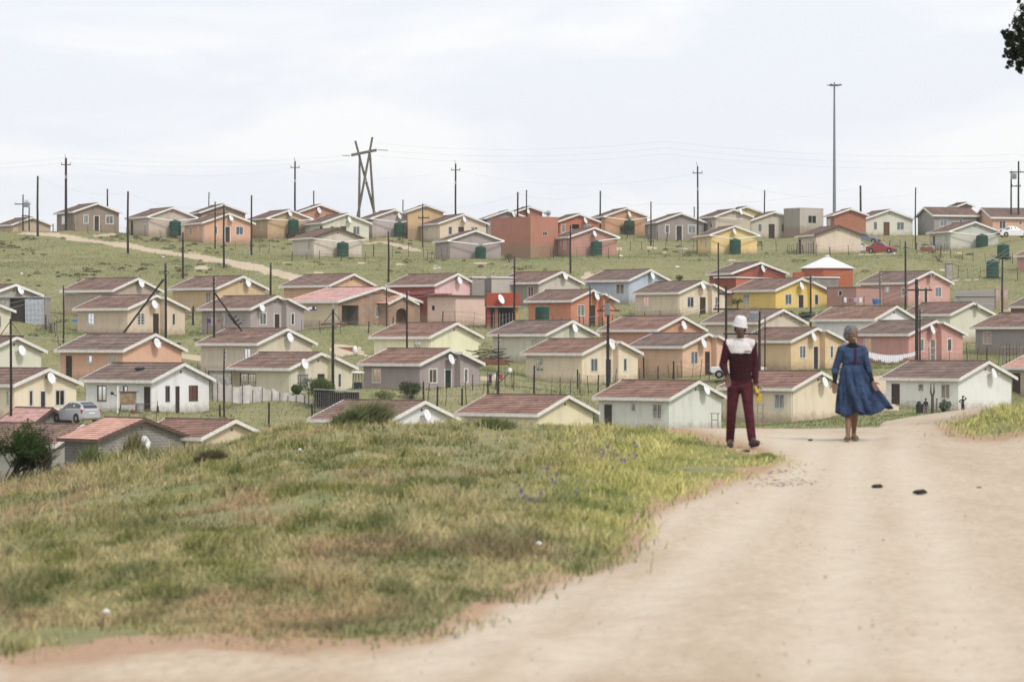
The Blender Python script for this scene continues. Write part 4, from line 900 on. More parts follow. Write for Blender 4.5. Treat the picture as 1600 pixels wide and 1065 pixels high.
def porch():
    h = [q_ for q_ in HS if q_.get('custom')][0]; root = h['root']; u, v = h['u'], h['v']; u0 = .35
    Pw = h['P0']+u*(u0-1.3); a = tpx(606, Pw, v); b = tpx(649, Pw, v); zt = zpx(461, Pw.y+5)-h['zb']; ze = zpx(472.5, Pw.y+5)-h['zb']; L_, W_ = h['L'], h['W']
    P = lambda s_, t, z: (t-W_/2, s_-L_/2, z); c = (a+b)/2
    m = MB(); ar = [(c+.62*math.cos(t)*(b-a)/3.1, 1.35+.55*math.sin(t)) for t in np.linspace(math.pi, 0, 9)]
    l_, r_ = ar[0][0], ar[-1][0]; f = lambda s_, z: P(u0-1.3, s_, z)
    hzp = lambda s_: ze+(zt-ze)*(1-abs(s_-c)/((b-a)/2))-.05
    for s0, s1 in ((a+.1, l_), (r_, b-.1)): m.quad(f(s0, -.8), f(s1, -.8), f(s1, hzp(s1)), f(s0, hzp(s0)), uv=[(s0, -.8), (s1, -.8), (s1, hzp(s1)), (s0, hzp(s0))])
    for (s0, z0), (s1, z1) in zip(ar[:-1], ar[1:]): m.quad(f(s0, z0), f(s1, z1), f(s1, hzp(s1)), f(s0, hzp(s0)), uv=[(s0, z0), (s1, z1), (s1, hzp(s1)), (s0, hzp(s0))]); m.quad(f(s0, z0), f(s1, z1), P(u0-1.1, s1, z1), P(u0-1.1, s0, z0), uv=[(0, 0), (.2, 0), (.2, .2), (0, .2)])
    for s_ in (a+.1, b-.1): m.quad(P(u0-1.3, s_, -.8), P(u0, s_, -.8), P(u0, s_, ze), P(u0-1.3, s_, ze), uv=[(0, 0), (1.3, 0), (1.3, 3), (0, 3)])
    m.build('porch_wall', M['brick'], root)
    m = MB()
    for s0, s1 in ((a-.25, c), (b+.25, c)):
        for i in range(4):
            sa = s0+(s1-s0)*i/4; sb = s0+(s1-s0)*(i+1)/4; za = ze-.1+(zt-ze+.1)*i/4; zb2 = ze-.1+(zt-ze+.1)*(i+1)/4
            m.quad(P(u0-1.6, sa, za+.04), P(u0+.9, sa, za+.04), P(u0+.9, sb, zb2), P(u0-1.6, sb, zb2), uv=[(0, i), (8, i), (8, i+1), (0, i+1)])
    rt = m.build('porch_roof', ROOF['salmon'], root)
    for s0, s1 in ((a-.27, c), (c, b+.27)):
        z0 = ze-.1 if s0 < c-.01 else zt; z1 = zt if s0 < c-.01 else ze-.1
        m = MB(); m.hexa([P(u0-1.64, s0, z0-.17), P(u0-1.64, s1, z1-.17), P(u0-1.59, s1, z1-.17), P(u0-1.59, s0, z0-.17), P(u0-1.64, s0, z0+.05), P(u0-1.64, s1, z1+.05), P(u0-1.59, s1, z1+.05), P(u0-1.59, s0, z0+.05)]); m.build('bargeboard', M['barge'], rt)
porch()
def shop():
    D = 292.; th = R(14); x0, x1 = 761, 812
    P0 = Vector((k_(x0)*D, D)); Wd = (x1-x0)/F*D; zb = zpx(513, D)
    root = emp('tuck_shop', (P0.x+Wd/2, D, zb), R(4), 'small red tuck shop with a tall parapet, dark veranda and an orange corner pillar', 'shop')
    a = -Wd/2; b = Wd/2; h0 = (513-478)/F*D; h1 = (513-457.5)/F*D
    m = MB(); m.box((a, 0, h0), (b, .2, h1)); m.box((a, .2, h0), (a+.15, 4, h1-.5)); m.box((b-.15, .2, h0), (b, 4, h1-.5)); m.build('parapet', wall_mat((184, 78, 60)), root)
    m = MB(); m.box((a+.1, 1.5, -.8), (b-.1, 1.7, h0)); m.box((a+.1, 1.7, -.8), (a+.3, 4.4, h0)); m.box((b-.3, 1.7, -.8), (b-.1, 4.4, h0)); m.box((a+.3, 4.2, -.8), (b-.3, 4.4, h0)); m.build('wall', wall_mat((96, 66, 56)), root)
    m = MB(); m.box((a, -.5, h0-.12), (b+.5, 1.4, h0-.02)); m.build('veranda_roof', M['zincdull'], root)
    m = MB(); m.box((a+.15, .1, h0), (b-.15, 4.5, h0+.1)); m.build('roof', M['zincdull'], root)
    for s_, c in ((a+.15, (176, 60, 46)), (a+.9, (150, 100, 84)), (b-.3, (224, 140, 60))):
        m = MB(); m.box((s_-.16, -.1, -.8), (s_+.16, .2, h0-.12)); m.build('pillar', wall_mat(c), root)
    m = MB(); m.box((-.2, 1.42, 0), (.7, 1.5, 2.0)); m.build('door', M['cur_k'], root)
    for s_ in np.linspace(a+.3, b-.4, 9):
        m = MB(); m.box((s_-.02, -.08, 0), (s_+.02, -.04, 1.5)); m.build('fence_bar', M['metal'], root)
    m = MB(); c0 = Vector((-.3, -.5, (h0+h1)/2)); rot = Vector((.66, -.62, .4)).normalized().to_track_quat('Z', 'Y').to_matrix()
    m.v.append(tuple(c0)); 
    for k in range(18): t = 2*math.pi*k/18; m.v.append(tuple(c0+rot @ Vector((.42*math.cos(t), .5*math.sin(t), .1))))
    for k in range(18): m.f.append((0, 1+k, 1+(k+1) % 18)); m.m.append(0)
    d = m.build('satellite_dish', M['dish'], root); m = MB(); m.tube([c0, (-.3, 0, (h0+h1)/2-.3)], .025, 5); m.build('bracket', M['wire'], d)
shop()
def rondavel():
    D = 338.; xa, xb = 1253.5, 1341; yw, yt, yb = 418, 398.6, 449
    c = k_((xa+xb)/2)*D; r = (xb-xa)/2/F*D; zb = zpx(yb+4, D); zw = zpx(yw, D)-zb; zt = zpx(yt, D)-zb
    root = emp('square_hut', (c, D+r, zb), R(8), 'terracotta hut with a white four-sided peaked sheet roof', 'hut')
    rw_ = r*.93; n = 8; m = MB()
    pts = [Vector((rw_*math.cos(2*math.pi*(i+.5)/n), rw_*math.sin(2*math.pi*(i+.5)/n), 0)) for i in range(n)]
    for i in range(n): a, b = pts[i], pts[(i+1) % n]; m.quad(a-Vector((0, 0, 3)), b-Vector((0, 0, 3)), b+Vector((0, 0, zw)), a+Vector((0, 0, zw)))
    m.build('wall', wall_mat((196, 100, 66)), root)
    rt = None
    for i in range(n):
        a, b = pts[i]*1.07, pts[(i+1) % n]*1.07; m = MB(); tp = Vector((0, 0, zt)); e = Vector((0, 0, zw)); sg = 5
        for j in range(sg):
            p, q2 = a.lerp(b, j/sg)+e, a.lerp(b, (j+1)/sg)+e; md = (p+q2)/2+Vector((0, 0, .05))
            m.quad(p, md, tp); m.quad(md, q2, tp+Vector((0, 0, .0)))
        o = m.build('roof_panel', M['whiteroof'], root)
    m = MB(); m.ell((0, 0, zt), (.3, .3, .1)); m.build('roof_cap', M['whiteroof'], root)
    m = MB(); m.tube([p*1.072+Vector((0, 0, zw-.02)) for p in pts+[pts[0]]], .06, 5, cap=False); m.build('eave_trim', M['whiteroof'], root)
    m = MB(); m.box((-r-1.1, -1.3, -3), (-r+.2, -.9, zw-.5)); m.build('side_wall', wall_mat((186, 92, 62)), root)
rondavel()
def zincshed():
    D = 286.; x0, x1, yt, yb = -20, 70, 465, 501
    zb = zpx(yb, D); hh = (yb-yt)/F*D; w = (x1-x0)/F*D
    root = emp('zinc_shed', (k_((x0+x1)/2)*D, D, zb), R(-6), 'patched zinc shed against the beige house at the left edge', 'shed')
    for i, (a, b) in enumerate(((-w/2, -.6), (.9, w/2))):
        for j in range(5 if i else 2):
            z0 = -.4+hh*1.1*j/5; z1 = -.4+hh*1.1*(j+1)/5+.05; m = MB(); n = int((b-a)/.09); yy = -.03*j
            if i == 0: z0, z1 = (-.4, hh*.55) if j == 0 else (hh*.5, hh+.1)
            for q in range(n):
                p0 = a+(b-a)*q/n; p1 = a+(b-a)*(q+1)/n; y0 = .02*math.sin(q*1.57); y1 = .02*math.sin((q+1)*1.57)
                m.quad((p0, yy+y0, z0), (p1, yy+y1, z0), (p1, yy+y1, z1), (p0, yy+y0, z1))
            m.build('zinc_sheet', M['zinc'] if i else M['zincdull'], root)
    m = MB(); m.box((-w/2-.1, -.2, hh), (w/2+.1, 2.6, hh+.06)); m.build('roof', M['zinc'], root)
    m = MB(); m.box((-.6, .35, -.4), (.9, .4, hh)); m.build('door', M['door'], root)
    for s_ in (-w/2, -.6, .9, w/2-.05): m = MB(); m.box((s_-.04, .03, -.4), (s_+.04, .12, hh)); m.build('post', M['postwood'], root)
    m = MB(); m.box((-w/2, 2.4, -.4), (w/2, 2.45, hh)); m.box((w/2-.05, .1, -.4), (w/2, 2.4, hh)); m.build('back_wall', M['zincdull'], root)
zincshed()

# ------------------------------------------------------------------ water tanks
def tank(x, y, z, r, label, stand=0, hgt=None):
    hgt = hgt or r*2.65
    root = emp('water_tank', (x, y, z), random.uniform(0, 3), label, 'water tank', 'green plastic rainwater tanks')
    pf = [(r*.97, 0)]; nb = 7
    for i in range(nb):
        z0 = hgt*.86*i/nb; z1 = hgt*.86*(i+1)/nb; d = z1-z0
        pf += [(r, z0+d*.12), (r, z0+d*.62), (r*.955, z0+d*.74), (r*.955, z0+d*.9)]
    pf += [(r*.98, hgt*.87), (r*.9, hgt*.91), (r*.6, hgt*.955), (r*.28, hgt*.97)]
    m = MB(); m.lathe(pf, 28); m.build('tank_body', M['tank'], root, smooth=False)
    m = MB(); m.lathe([(r*.28, hgt*.96), (r*.28, hgt*1.0), (r*.25, hgt*1.01), (0, hgt*1.015)], 16); m.build('lid', M['tank'], root)
    m = MB(); m.tube([(0, -r, .15), (0, -r-.12, .15)], .03, 6); m.build('tap', M['metal'], root)
    if stand:
        m = MB(); m.box((-r, -r, -.12), (r, r, 0)); m.build('stand_top', M['postwood'], root)
        for sx in (-1, 1):
            for sy in (-1, 1): m = MB(); m.box((sx*r*.8-.06, sy*r*.8-.06, -stand-.5), (sx*r*.8+.06, sy*r*.8+.06, -.12)); m.build('leg', M['postwood'], root)
    return root
TL = ['green tank against the blank gable of the second hilltop house from the left', 'green tank on a low stand before the mustard-beige gable', 'green tank before the beige house with dark bargeboards',
      'green tank below the dish of the pinkish grey hilltop house', 'green tank where white pipes meet at the mauve-grey upper house',
      'green tank partly hidden by the shrub at the orange-peach house', 'green tank before the dusty pink upper house', 'green tank before the bright yellow house', 'green tank before the cream-green house right of the upper field']
for (x, y, z, r, lb, st), l2 in zip(TANKS, TL): tank(x, y, z, r, l2, .5 if st else 0)
def tank_px(x0, x1, yt, yb, D, label, stand=0): r = (x1-x0)/2/F*D; tank(k_((x0+x1)/2)*D, D, zpx(yb, D), r, label, stand, (yb-yt)/F*D)
tank_px(836, 858.5, 477, 500, 300, 'wide green tank standing behind the roof beside the red tuck shop', .6)
tank_px(1558, 1577.5, 380.6, 401, 386, 'dark green tank against the right edge pink house, the upper of the pair', .8)
tank_px(1541, 1561, 405, 433, 352, 'dark blue-green tank raised on a post, the lower of the pair at the right', 1.2)

# ------------------------------------------------------------------ poles
PT = {}
def pole(key, label, x, yt, yb, w, kind='plain', x2=None, D=None, **k):
    g = gpx(x, yb) if D is None else Vector((k_(x)*D, D, float(tz(k_(x)*D, D))))
    Dg = g.y; top = zpx(yt, Dg)-g.z; r = w/2/F*Dg
    xt = k_(x2 if x2 else x)*Dg-g.x
    root = emp('utility_pole', tuple(g), 0, label, 'utility pole', 'creosoted timber poles on the hillside')
    lean = random.uniform(-.05, .05)
    m = MB(); m.tube([(0, 0, -.8), (xt*.5+lean, 0, top*.5), (xt, 0, top)], [r*1.12, r, r*.85], 10); m.build('pole', M['palepole'] if k.get('pale') else M['creosote'], root)
    tip = g+Vector((xt, 0, top)); PT[key] = tip
    if kind in ('plain', 'lv'):
        for j in range(k.get('n', 3)):
            z = top-.15-.32*j; m = MB(); m.tube([(xt-.02, -r, z), (xt+.14, -r-.04, z)], .018, 5); m.ell((xt+.16, -r-.04, z+.03), (.045, .045, .06), 8, 5); m.build('insulator', M['cable'], root)
    if kind == 'mv':     # medium-voltage top: short crossarm, pin spike
        m = MB(); m.tube([(xt-.65, 0, top-.9), (xt+.65, 0, top-.9)], .06, 6); m.build('crossarm', M['creosote'], root)
        m = MB(); m.tube([(xt, 0, top-.1), (xt-.15, 0, top+.55)], .05, 6); m.build('top_bracket', M['metal'], root)
        for s_ in (-.6, .6): m = MB(); m.tube([(xt+s_, 0, top-.9), (xt+s_, 0, top-.6)], .05, 6); m.build('insulator', M['rust'], root)
        m = MB(); m.box((xt-.12, -.25, top*.72), (xt+.12, -.1, top*.72+.4)); m.build('fuse_box', M['metal'], root)
    if kind == 'tri':    # crossarm with A-frame braces and hanging insulators
        z = top-k.get('arm', 1.6); w2 = k.get('aw', .95)
        for s_ in (-1, 1):
            m = MB(); m.tube([(xt+s_*w2*.95, 0, z+.05), (xt+s_*.08, 0, top-.25)], .035, 5); m.build('brace', M['palepole'], root)
            m = MB(); m.tube([(xt+s_*w2*.75, -.05, z), (xt+s_*w2*1.25, -.05, z-.02)], .085, 7); m.build('insulator', M['rust'], root)
        m = MB(); m.tube([(xt-w2, 0, z), (xt+w2, 0, z)], .05, 6); m.build('crossarm', M['creosote'], root)
        m = MB(); m.tube([(xt, 0, top-.1), (xt, 0, top+.45)], .04, 6); m.build('top_bracket', M['metal'], root)
    if kind == 'cross':
        for z, a, b in k['arms']:
            m = MB(); q0 = (a-x)/F*Dg; q1 = (b-x)/F*Dg; zz = zpx(z, Dg)-g.z; m.box((q0, -r-.1, zz-.07), (q1, -r-.0, zz+.07)); m.build('crossarm', M['creosote'], root)
            for s_ in (.08, .5, .92): m = MB(); px_ = q0+(q1-q0)*s_; m.tube([(px_, -r-.05, zz+.07), (px_, -r-.05, zz+.3)], .035, 6); m.build('insulator', M['rust'], root)
    if k.get('box'):
        x0, x1, y0, y1 = k['box']; m = MB(); z0 = zpx(y1, Dg)-g.z; z1 = zpx(y0, Dg)-g.z; a = (x0-x)/F*Dg; b = (x1-x)/F*Dg
        m.box((a, -r-.75, z0), (b, -r-.1, z1)); bx = m.build('transformer_box', mat('transformer_grey', k.get('bc', (.36, .42, .46)), .5, .15, 3), root)
        m = MB(); n = 6
        for j in range(n): xx = a+(b-a)*(j+.5)/n; m.box((xx-.02, -r-.83, z0+.1), (xx+.02, -r-.75, z1-.1))
        m.build('cooling_fin', M['metal'], bx)
        m = MB()
        for s_ in (.25, .5, .75): m.tube([(a+(b-a)*s_, -r-.4, z1), (a+(b-a)*s_, -r-.4, z1+.3)], .04, 6)
        m.build('bushing', M['rust'], bx)
    if k.get('strut'):
        (sx, sy), (ex, ey) = k['strut']; p0 = Vector(((sx-x)/F*Dg, -.1, zpx(sy, Dg)-g.z)); p1 = Vector(((ex-x)/F*Dg, -.6, zpx(ey, Dg)-g.z)); d = (p1-p0)
        m = MB(); m.tube([p0, p1+d*.12], r*.8, 8); m.build('brace_pole', M['creosote'], root)
        if k.get('clamp'):
            for q_ in (.72, .82, .92): m = MB(); p = p0+d*q_; m.tube([p+Vector((-.35, -.1, .25)), p+Vector((.0, -.25, -.1)), p+Vector((.4, -.1, .15))], .06, 6); m.build('coiled_cable', M['creosote'], root)
    return root
pole('a', 'thin pole at the far left of the skyline, beside the dirt track', 59, 275, 369, 3.4)
pole('b', 'tall dark pole standing in front of the brown-grey hilltop house', 103, 247, 357, 4, 'mv')
pole('c', 'pole over the right side of the brown-grey hilltop house', 167.6, 295, 362, 2.6)
pole('d', 'pole below the dirt track, between the first two complete hilltop houses', 200, 299, 397, 3.4)
pole('e', 'short dark pole rising from the slope above the ochre house', 286, 363, 436, 3.2)
pole('f', 'thin distant pole on the skyline behind the doubled brown gable', 326.5, 300, 345, 1.8, D=425)
pole('g', 'slim pole crossing the left of the peach-orange hilltop house', 336, 315, 389, 2.2)
pole('h', 'thick dark pole crossing the middle of the peach-orange hilltop house', 350, 320, 419, 3.2)
pole('i', 'pole at the right end of the peach-orange hilltop house', 393, 305, 399, 2.8)
pole('j', 'tallest pole left of the crossed timber pylon', 461, 252, 345, 3, 'mv')
pole('k', 'thin pole right of the tallest left pole, over the orange-brown gable', 490, 298, 350, 2.2)
pole('l', 'dark pole below the beige house with dark bargeboards', 606.8, 361, 441, 3)
pole('m', 'thin pole with a small crossarm left of the peach-cream house', 660.5, 318, 387, 2, 'cross', arms=[(340.5, 653, 671)])
pole('n', 'tiny distant pole just right of the crossed timber pylon', 629.5, 312, 345, 1.8, D=425)
pole('o', 'tall crossarm pole on the skyline between the pylon and the terracotta annexe', 712, 256, 350, 3, 'mv')
pole('p', 'thick pole in front of the terracotta annexe', 809, 300, 393, 3)
pole('q', 'thinner pole behind the annexe beside the brick-red gable', 822.5, 297, 350, 2.2, D=402)
pole('r', 'pole between the terracotta porch house and the orange-peach house', 938, 298, 359, 2.6)
pole('s', 'dark pole before the left corner of the dusty pink house', 891.5, 352, 428, 3)
pole('t', 'pole over the left wall of the plain grey hilltop house', 1017, 315, 385, 2.2)
pole('u', 'tall slim pole with a small bracket near the right of the grey hilltop house', 1090, 260, 350, 2.8, 'mv', D=402)
pole('v', 'very short distant pole beside the tall slim bracket pole', 1084.5, 323, 350, 1.8, D=420)
pole('w', 'pole rising behind the stone-cream hilltop house', 1194.7, 297, 345, 2.2, D=422)
pole('x', 'dark pole running from the yellow hut down behind the tan-cream house', 1122.3, 379, 505, 2.8, D=292)
pole('y', 'thick pole between the blank peach-beige house and the pale cream one', 1344.4, 290, 370, 3.4)
pole('z', 'slim pole on the skyline left of the gable-left grey house', 1430.7, 293, 345, 2.2, D=408)
pole('aa', 'dark pole standing in front of the salmon-pink house', 1414.7, 377, 474, 3.2, D=309)
pole('ab', 'dark thin pole at the left, before the open green slope', 99, 446, 536, 2.6)
pole('ac', 'braced pole before the tan house, its diagonal strut leaning left', 258.6, 412, 528, 4, strut=((256, 436), (191.5, 524)), D=252)
pole('ad', 'braced pole at the mauve-grey house, its strut leaning right with coiled cable', 334, 432, 520, 3.6, strut=((336, 458), (374.5, 511)), clamp=1, D=259)
pole('ae', 'black pole before the gable of the mauve-grey house with the roof brace', 423, 411, 514, 3.6)
pole('af', 'thick left-edge pole with a crossarm and A-frame brace', 16.5, 498, 642, 4.2, 'tri', arm=1.2, aw=.75, D=210)
pole('ag', 'tall crossarm pole before the olive-cream house, left of centre', 520.5, 483, 640, 4.6, 'tri', arm=1.1, aw=.75, D=224)
pole('ah', 'slender pole in front of the white sheeting fence', 350.5, 545, 652, 2.8, D=219)
pole('ai', 'stubby leaning post beside the ochre house', 302, 478, 508, 3, n=0)
pole('aj', 'thin rusty pole before the face-brick house', 604, 450, 511, 2, n=1)
pole('ak', 'dark pole standing before the arched porch', 636, 454, 560, 3.2, D=262)
pole('al', 'dark pole in front of the red tuck shop', 804, 402, 505, 3.4, D=279)
pole('am', 'dark thin pole at the right of the central mauve-grey house', 779, 522, 618, 2.8, D=229)
pole('an', 'dark pole at the doorway of the orange-terracotta house', 922, 447, 510, 2.6)
pole('ao', 'near thick pole carrying a dark transformer box, before the sand-beige house', 950.5, 468, 607, 4.8, 'tri', arm=.85, aw=.7, box=(944.5, 952.5, 472, 494), bc=(.10, .11, .12), D=234)
pole('ap', 'thick crossarm pole left of the man, first upright of the frame', 1134.5, 447, 585, 4.2, 'cross', arms=[(483, 1114, 1155), (459, 1122, 1147)], D=246)
pole('aq', 'shorter thick pole right of the man, carrying a pale blue-grey transformer', 1186.7, 486, 586, 4.4, 'cross', arms=[(521.5, 1130, 1186)], box=(1171, 1184, 486, 500), D=246)
pole('ar', 'thin pole just right of the transformer pole behind the man', 1195.4, 495, 590, 2.4, D=240)
pole('as', 'pole below the canary yellow house, in front of its hedge', 1266.7, 430, 510, 3, D=296)
pole('at', 'weathered pale pole before the low pinkish annexe', 1376, 425, 502, 2.8, x2=1374.5, pale=1, D=292)
pole('au', 'thickest pole with one crossarm before the dusty rose house', 1432, 436, 568, 5.6, 'cross', arms=[(453, 1410, 1456)], D=262)
pole('av', 'thin pole close behind the thickest crossarm pole', 1437.5, 483, 568, 2.6, D=264)
pole('aw', 'dark pole right of the picket wall', 1566.5, 404, 490, 3, D=308)
pole('ax', 'short post under the lower dark green tank', 1551.5, 434, 455, 2.6, n=0, D=352)
pole('ay', 'right-edge transformer pole with a wide crossarm on the skyline', 1591.6, 252, 350, 3, 'cross', arms=[(269, 1577, 1612), (291, 1580, 1595)], box=(1578.5, 1587, 271, 280), D=418)
pole('az', 'shorter twin of the right-edge transformer pole', 1580, 268, 350, 2.6, n=1, D=418)
pole('ba', 'far left skyline pole with a long crossarm and transformer', 36, 304, 352, 2.2, 'cross', arms=[(319, 23, 48), (337.5, 34, 46)], box=(38, 46.5, 316, 324), D=425)
pole('bb', 'short twin pole right of the far left skyline transformer', 45.6, 321, 352, 2, n=0, D=425)
# crossed timber pylon
def pylon():
    D = 420.; g = Vector((k_(572)*D, D, tz(k_(572)*D, D)-.3))
    root = emp('timber_pylon', tuple(g), 0, 'tall crossed timber pylon with a double crossbeam on the skyline', 'power pylon')
    Q = lambda x, y, dy=0: Vector(((x-572)/F*D, dy, zpx(y, D)-g.z)); r = .17
    for a, b, dy in (((555, 220), (583.5, 327), .25), ((582, 214.5), (560.5, 330), -.25), ((562, 243), (561, 336), 0), ((578, 240), (584, 329), 0)):
        p0, p1 = Q(*a, dy), Q(*b, dy); d = p1-p0; m = MB(); m.tube([p0, p1+d*.22], [r*.9, r*1.15], 10); m.build('timber_leg', M['palepole'], root)
    for dy in (-.5, .5): m = MB(); p0, p1 = Q(549, 242.5, dy), Q(588.5, 234.5, dy); m.hexa([p0+Vector((0, -.06, -.16)), p1+Vector((0, -.06, -.16)), p1+Vector((0, .06, -.16)), p0+Vector((0, .06, -.16)), p0+Vector((0, -.06, .16)), p1+Vector((0, -.06, .16)), p1+Vector((0, .06, .16)), p0+Vector((0, .06, .16))]); m.build('crossbeam', M['palepole'], root)
    for a, b in (((535, 243), (547, 243)), ((590, 234), (606, 235)), ((575, 244), (581, 248))): m = MB(); m.tube([Q(*a), Q(*b)], .09, 6); m.build('insulator_string', M['cable'], root)
    m = MB(); m.box(tuple(Q(570.5, 285, -.45)), tuple(Q(573, 281, -.3))); m.build('bolt_plate', M['metal'], root)
    PT['PL'] = g+Q(548, 243); PT['PR'] = g+Q(590, 235); PT['PM'] = g+Q(572, 240)
pylon()
def mast():
    D = 470.; g = Vector((k_(1303.7)*D, D, tz(k_(1303.7)*D, D)))
    root = emp('high_mast_light', tuple(g), 0, 'very tall tapering steel mast with a ring of floodlights against the sky', 'light mast')
    top = zpx(132, D)-g.z; mt = mat('mast_steel', (.20, .23, .27), .5, .1, 1, metal=.3)
    m = MB(); m.tube([(0, 0, -1), (0, 0, top*.45), (0, 0, top)], [.30, .22, .13], 12); m.build('mast', mt, root)
    m = MB(); m.tube([(.75*math.cos(t), .75*math.sin(t), top-.15) for t in np.linspace(0, 2*math.pi, 17)], .05, 5, cap=False)
    for t in np.linspace(0, 2*math.pi, 5)[:-1]: m.tube([(0, 0, top-.15), (.75*math.cos(t), .75*math.sin(t), top-.15)], .04, 5)
    m.build('light_ring', mt, root)
    for i in range(8):
        t = 2*math.pi*i/8+.2; c, s_ = math.cos(t), math.sin(t); m = MB()
        a = Vector((c*.65, s_*.65, top-.12)); b = Vector((c*1.18, s_*1.18, top+(.06 if i % 2 else -.02)-.05)); n_ = Vector((-s_, c, 0))*.17
        m.hexa([a-n_+Vector((0, 0, -.14)), b-n_+Vector((0, 0, -.1)), b+n_+Vector((0, 0, -.1)), a+n_+Vector((0, 0, -.14)), a-n_+Vector((0, 0, .04)), b-n_, b+n_, a+n_+Vector((0, 0, .04))])
        m.build('floodlight', mt, root)
    m = MB(); m.tube([(0, 0, top), (0, 0, top+.35)], .1, 8); m.build('head_cap', mt, root)
mast()
# overhead lines
def line(label, pts, sag=1.2, r=.014, offs=((0, 0),)):
    root = emp('power_line', tuple(pts[0]), 0, label, 'power line', 'thin overhead wires between the poles')
    for dy, dz in offs:
        for a, b in zip(pts[:-1], pts[1:]):
            m = MB(); P_ = []
            for i in range(13):
                t = i/12; p = a.lerp(b, t)-pts[0]+Vector((0, dy, dz-4*sag*t*(1-t))); P_.append(p)
            m.tube(P_, r*.6, 4, cap=False); m.build('wire', M['cable'], root)
V3 = Vector
def off(p, dx): return p+V3((dx, 0, 0))
line('bare high line from the left frame edge past the skyline poles to the pylon', [V3((-90, 420, 25.5)), PT['b'], PT['PL']], .8, offs=((-.6, 0), (.6, -.6)))
line('bare high line from the pylon towards the right skyline transformer', [PT['PR'], PT['PR'].lerp(PT['ay'], .45)+V3((0, 0, 1)), PT['ay'], V3((95, 420, 25))], 1.0, offs=((-.6, 0), (.6, 1.0), (0, -.8)))
line('wire from the tall left pole to the pole left of the pylon', [PT['b'], PT['j'], PT['o']], 1.4, .012, ((0, -.9),))
line('wire running from the bracket pole to the right skyline pole', [PT['o'], PT['u'], PT['z']], 1.8, .012, ((0, -.9),))
line('low service wires linking the poles of the left hilltop', [PT['a'], PT['d'], PT['h'], PT['i'], PT['l']], .9, .014, ((0, -.2),))
line('low service wires linking the poles of the central upper field', [PT['m'], PT['p'], PT['r'], PT['t'], PT['y']], .9, .014, ((0, -.2),))
line('service wires across the left middle block', [V3((-50, 235, 2)), PT['ab'], PT['ad'], PT['ae'], PT['ak'], PT['al']], .7, .014, ((0, -.2), (0, -.6)))
line('bare wires from the left crossarm pole to the central crossarm pole', [PT['af'], PT['ag'], PT['ao'], PT['ap']], .9, .013, ((-.3, -1.1), (.3, -1.1)))
line('service wires on the right from the frame pole to the right edge', [PT['x'], PT['as'], PT['aa'], PT['aw']], .8, .014, ((0, -.25),))
line('drop wires from the thickest pole to the man-side transformer pole', [PT['aq'], PT['au'], V3((50, 300, 10))], .6, .013, ((0, -.6), (0, -1.0)))

# ------------------------------------------------------------------ fences
def fence(label, pts, sp, h, near=False, wire=True, tall=0, jig=.15, group=None, wmat=None, r=.035):
    P_ = [gpx(*p) for p in pts]
    root = emp('wire_fence', tuple(P_[0]), 0, label, 'fence', group or 'wire and post fences between the yards')
    pm = MB(); pm.tube([(0, 0, -.4), (0, 0, 1)], [r, r*.8], 6)
    first = None; tops = []
    for a, b in zip(P_[:-1], P_[1:]):
        n = max(1, int(round((b.xy-a.xy).length/sp)))
        for i in range(n+(1 if b is P_[-1] else 0)):
            p = a.xy.lerp(b.xy, (i+random.uniform(-jig, jig))/n); z = tz(p.x, p.y); hh = h*random.uniform(.8, 1.15)
            if first is None: o = pm.build('post', M['postwood'], root); first = o
            else: o = first.copy(); COL.objects.link(o); o.parent = root
            o.location = Vector((p.x, p.y, z))-P_[0]; s_ = random.uniform(.7, 1.5) if random.random() < .85 else 2.4
            o.scale = (s_, s_, hh); o.rotation_euler = (random.uniform(-.08, .08), random.uniform(-.1, .1), 0)
            tops.append(Vector((p.x, p.y, z))-P_[0]+Vector((0, 0, hh*.92)))
    if wire:
        for q_ in (1.0, .68, .36):
            m = MB(); m.tube([t-Vector((0, 0, h*.92*(1-q_))) for t in tops], .011, 4, cap=False); m.build('fence_wire', M['wire'], root)
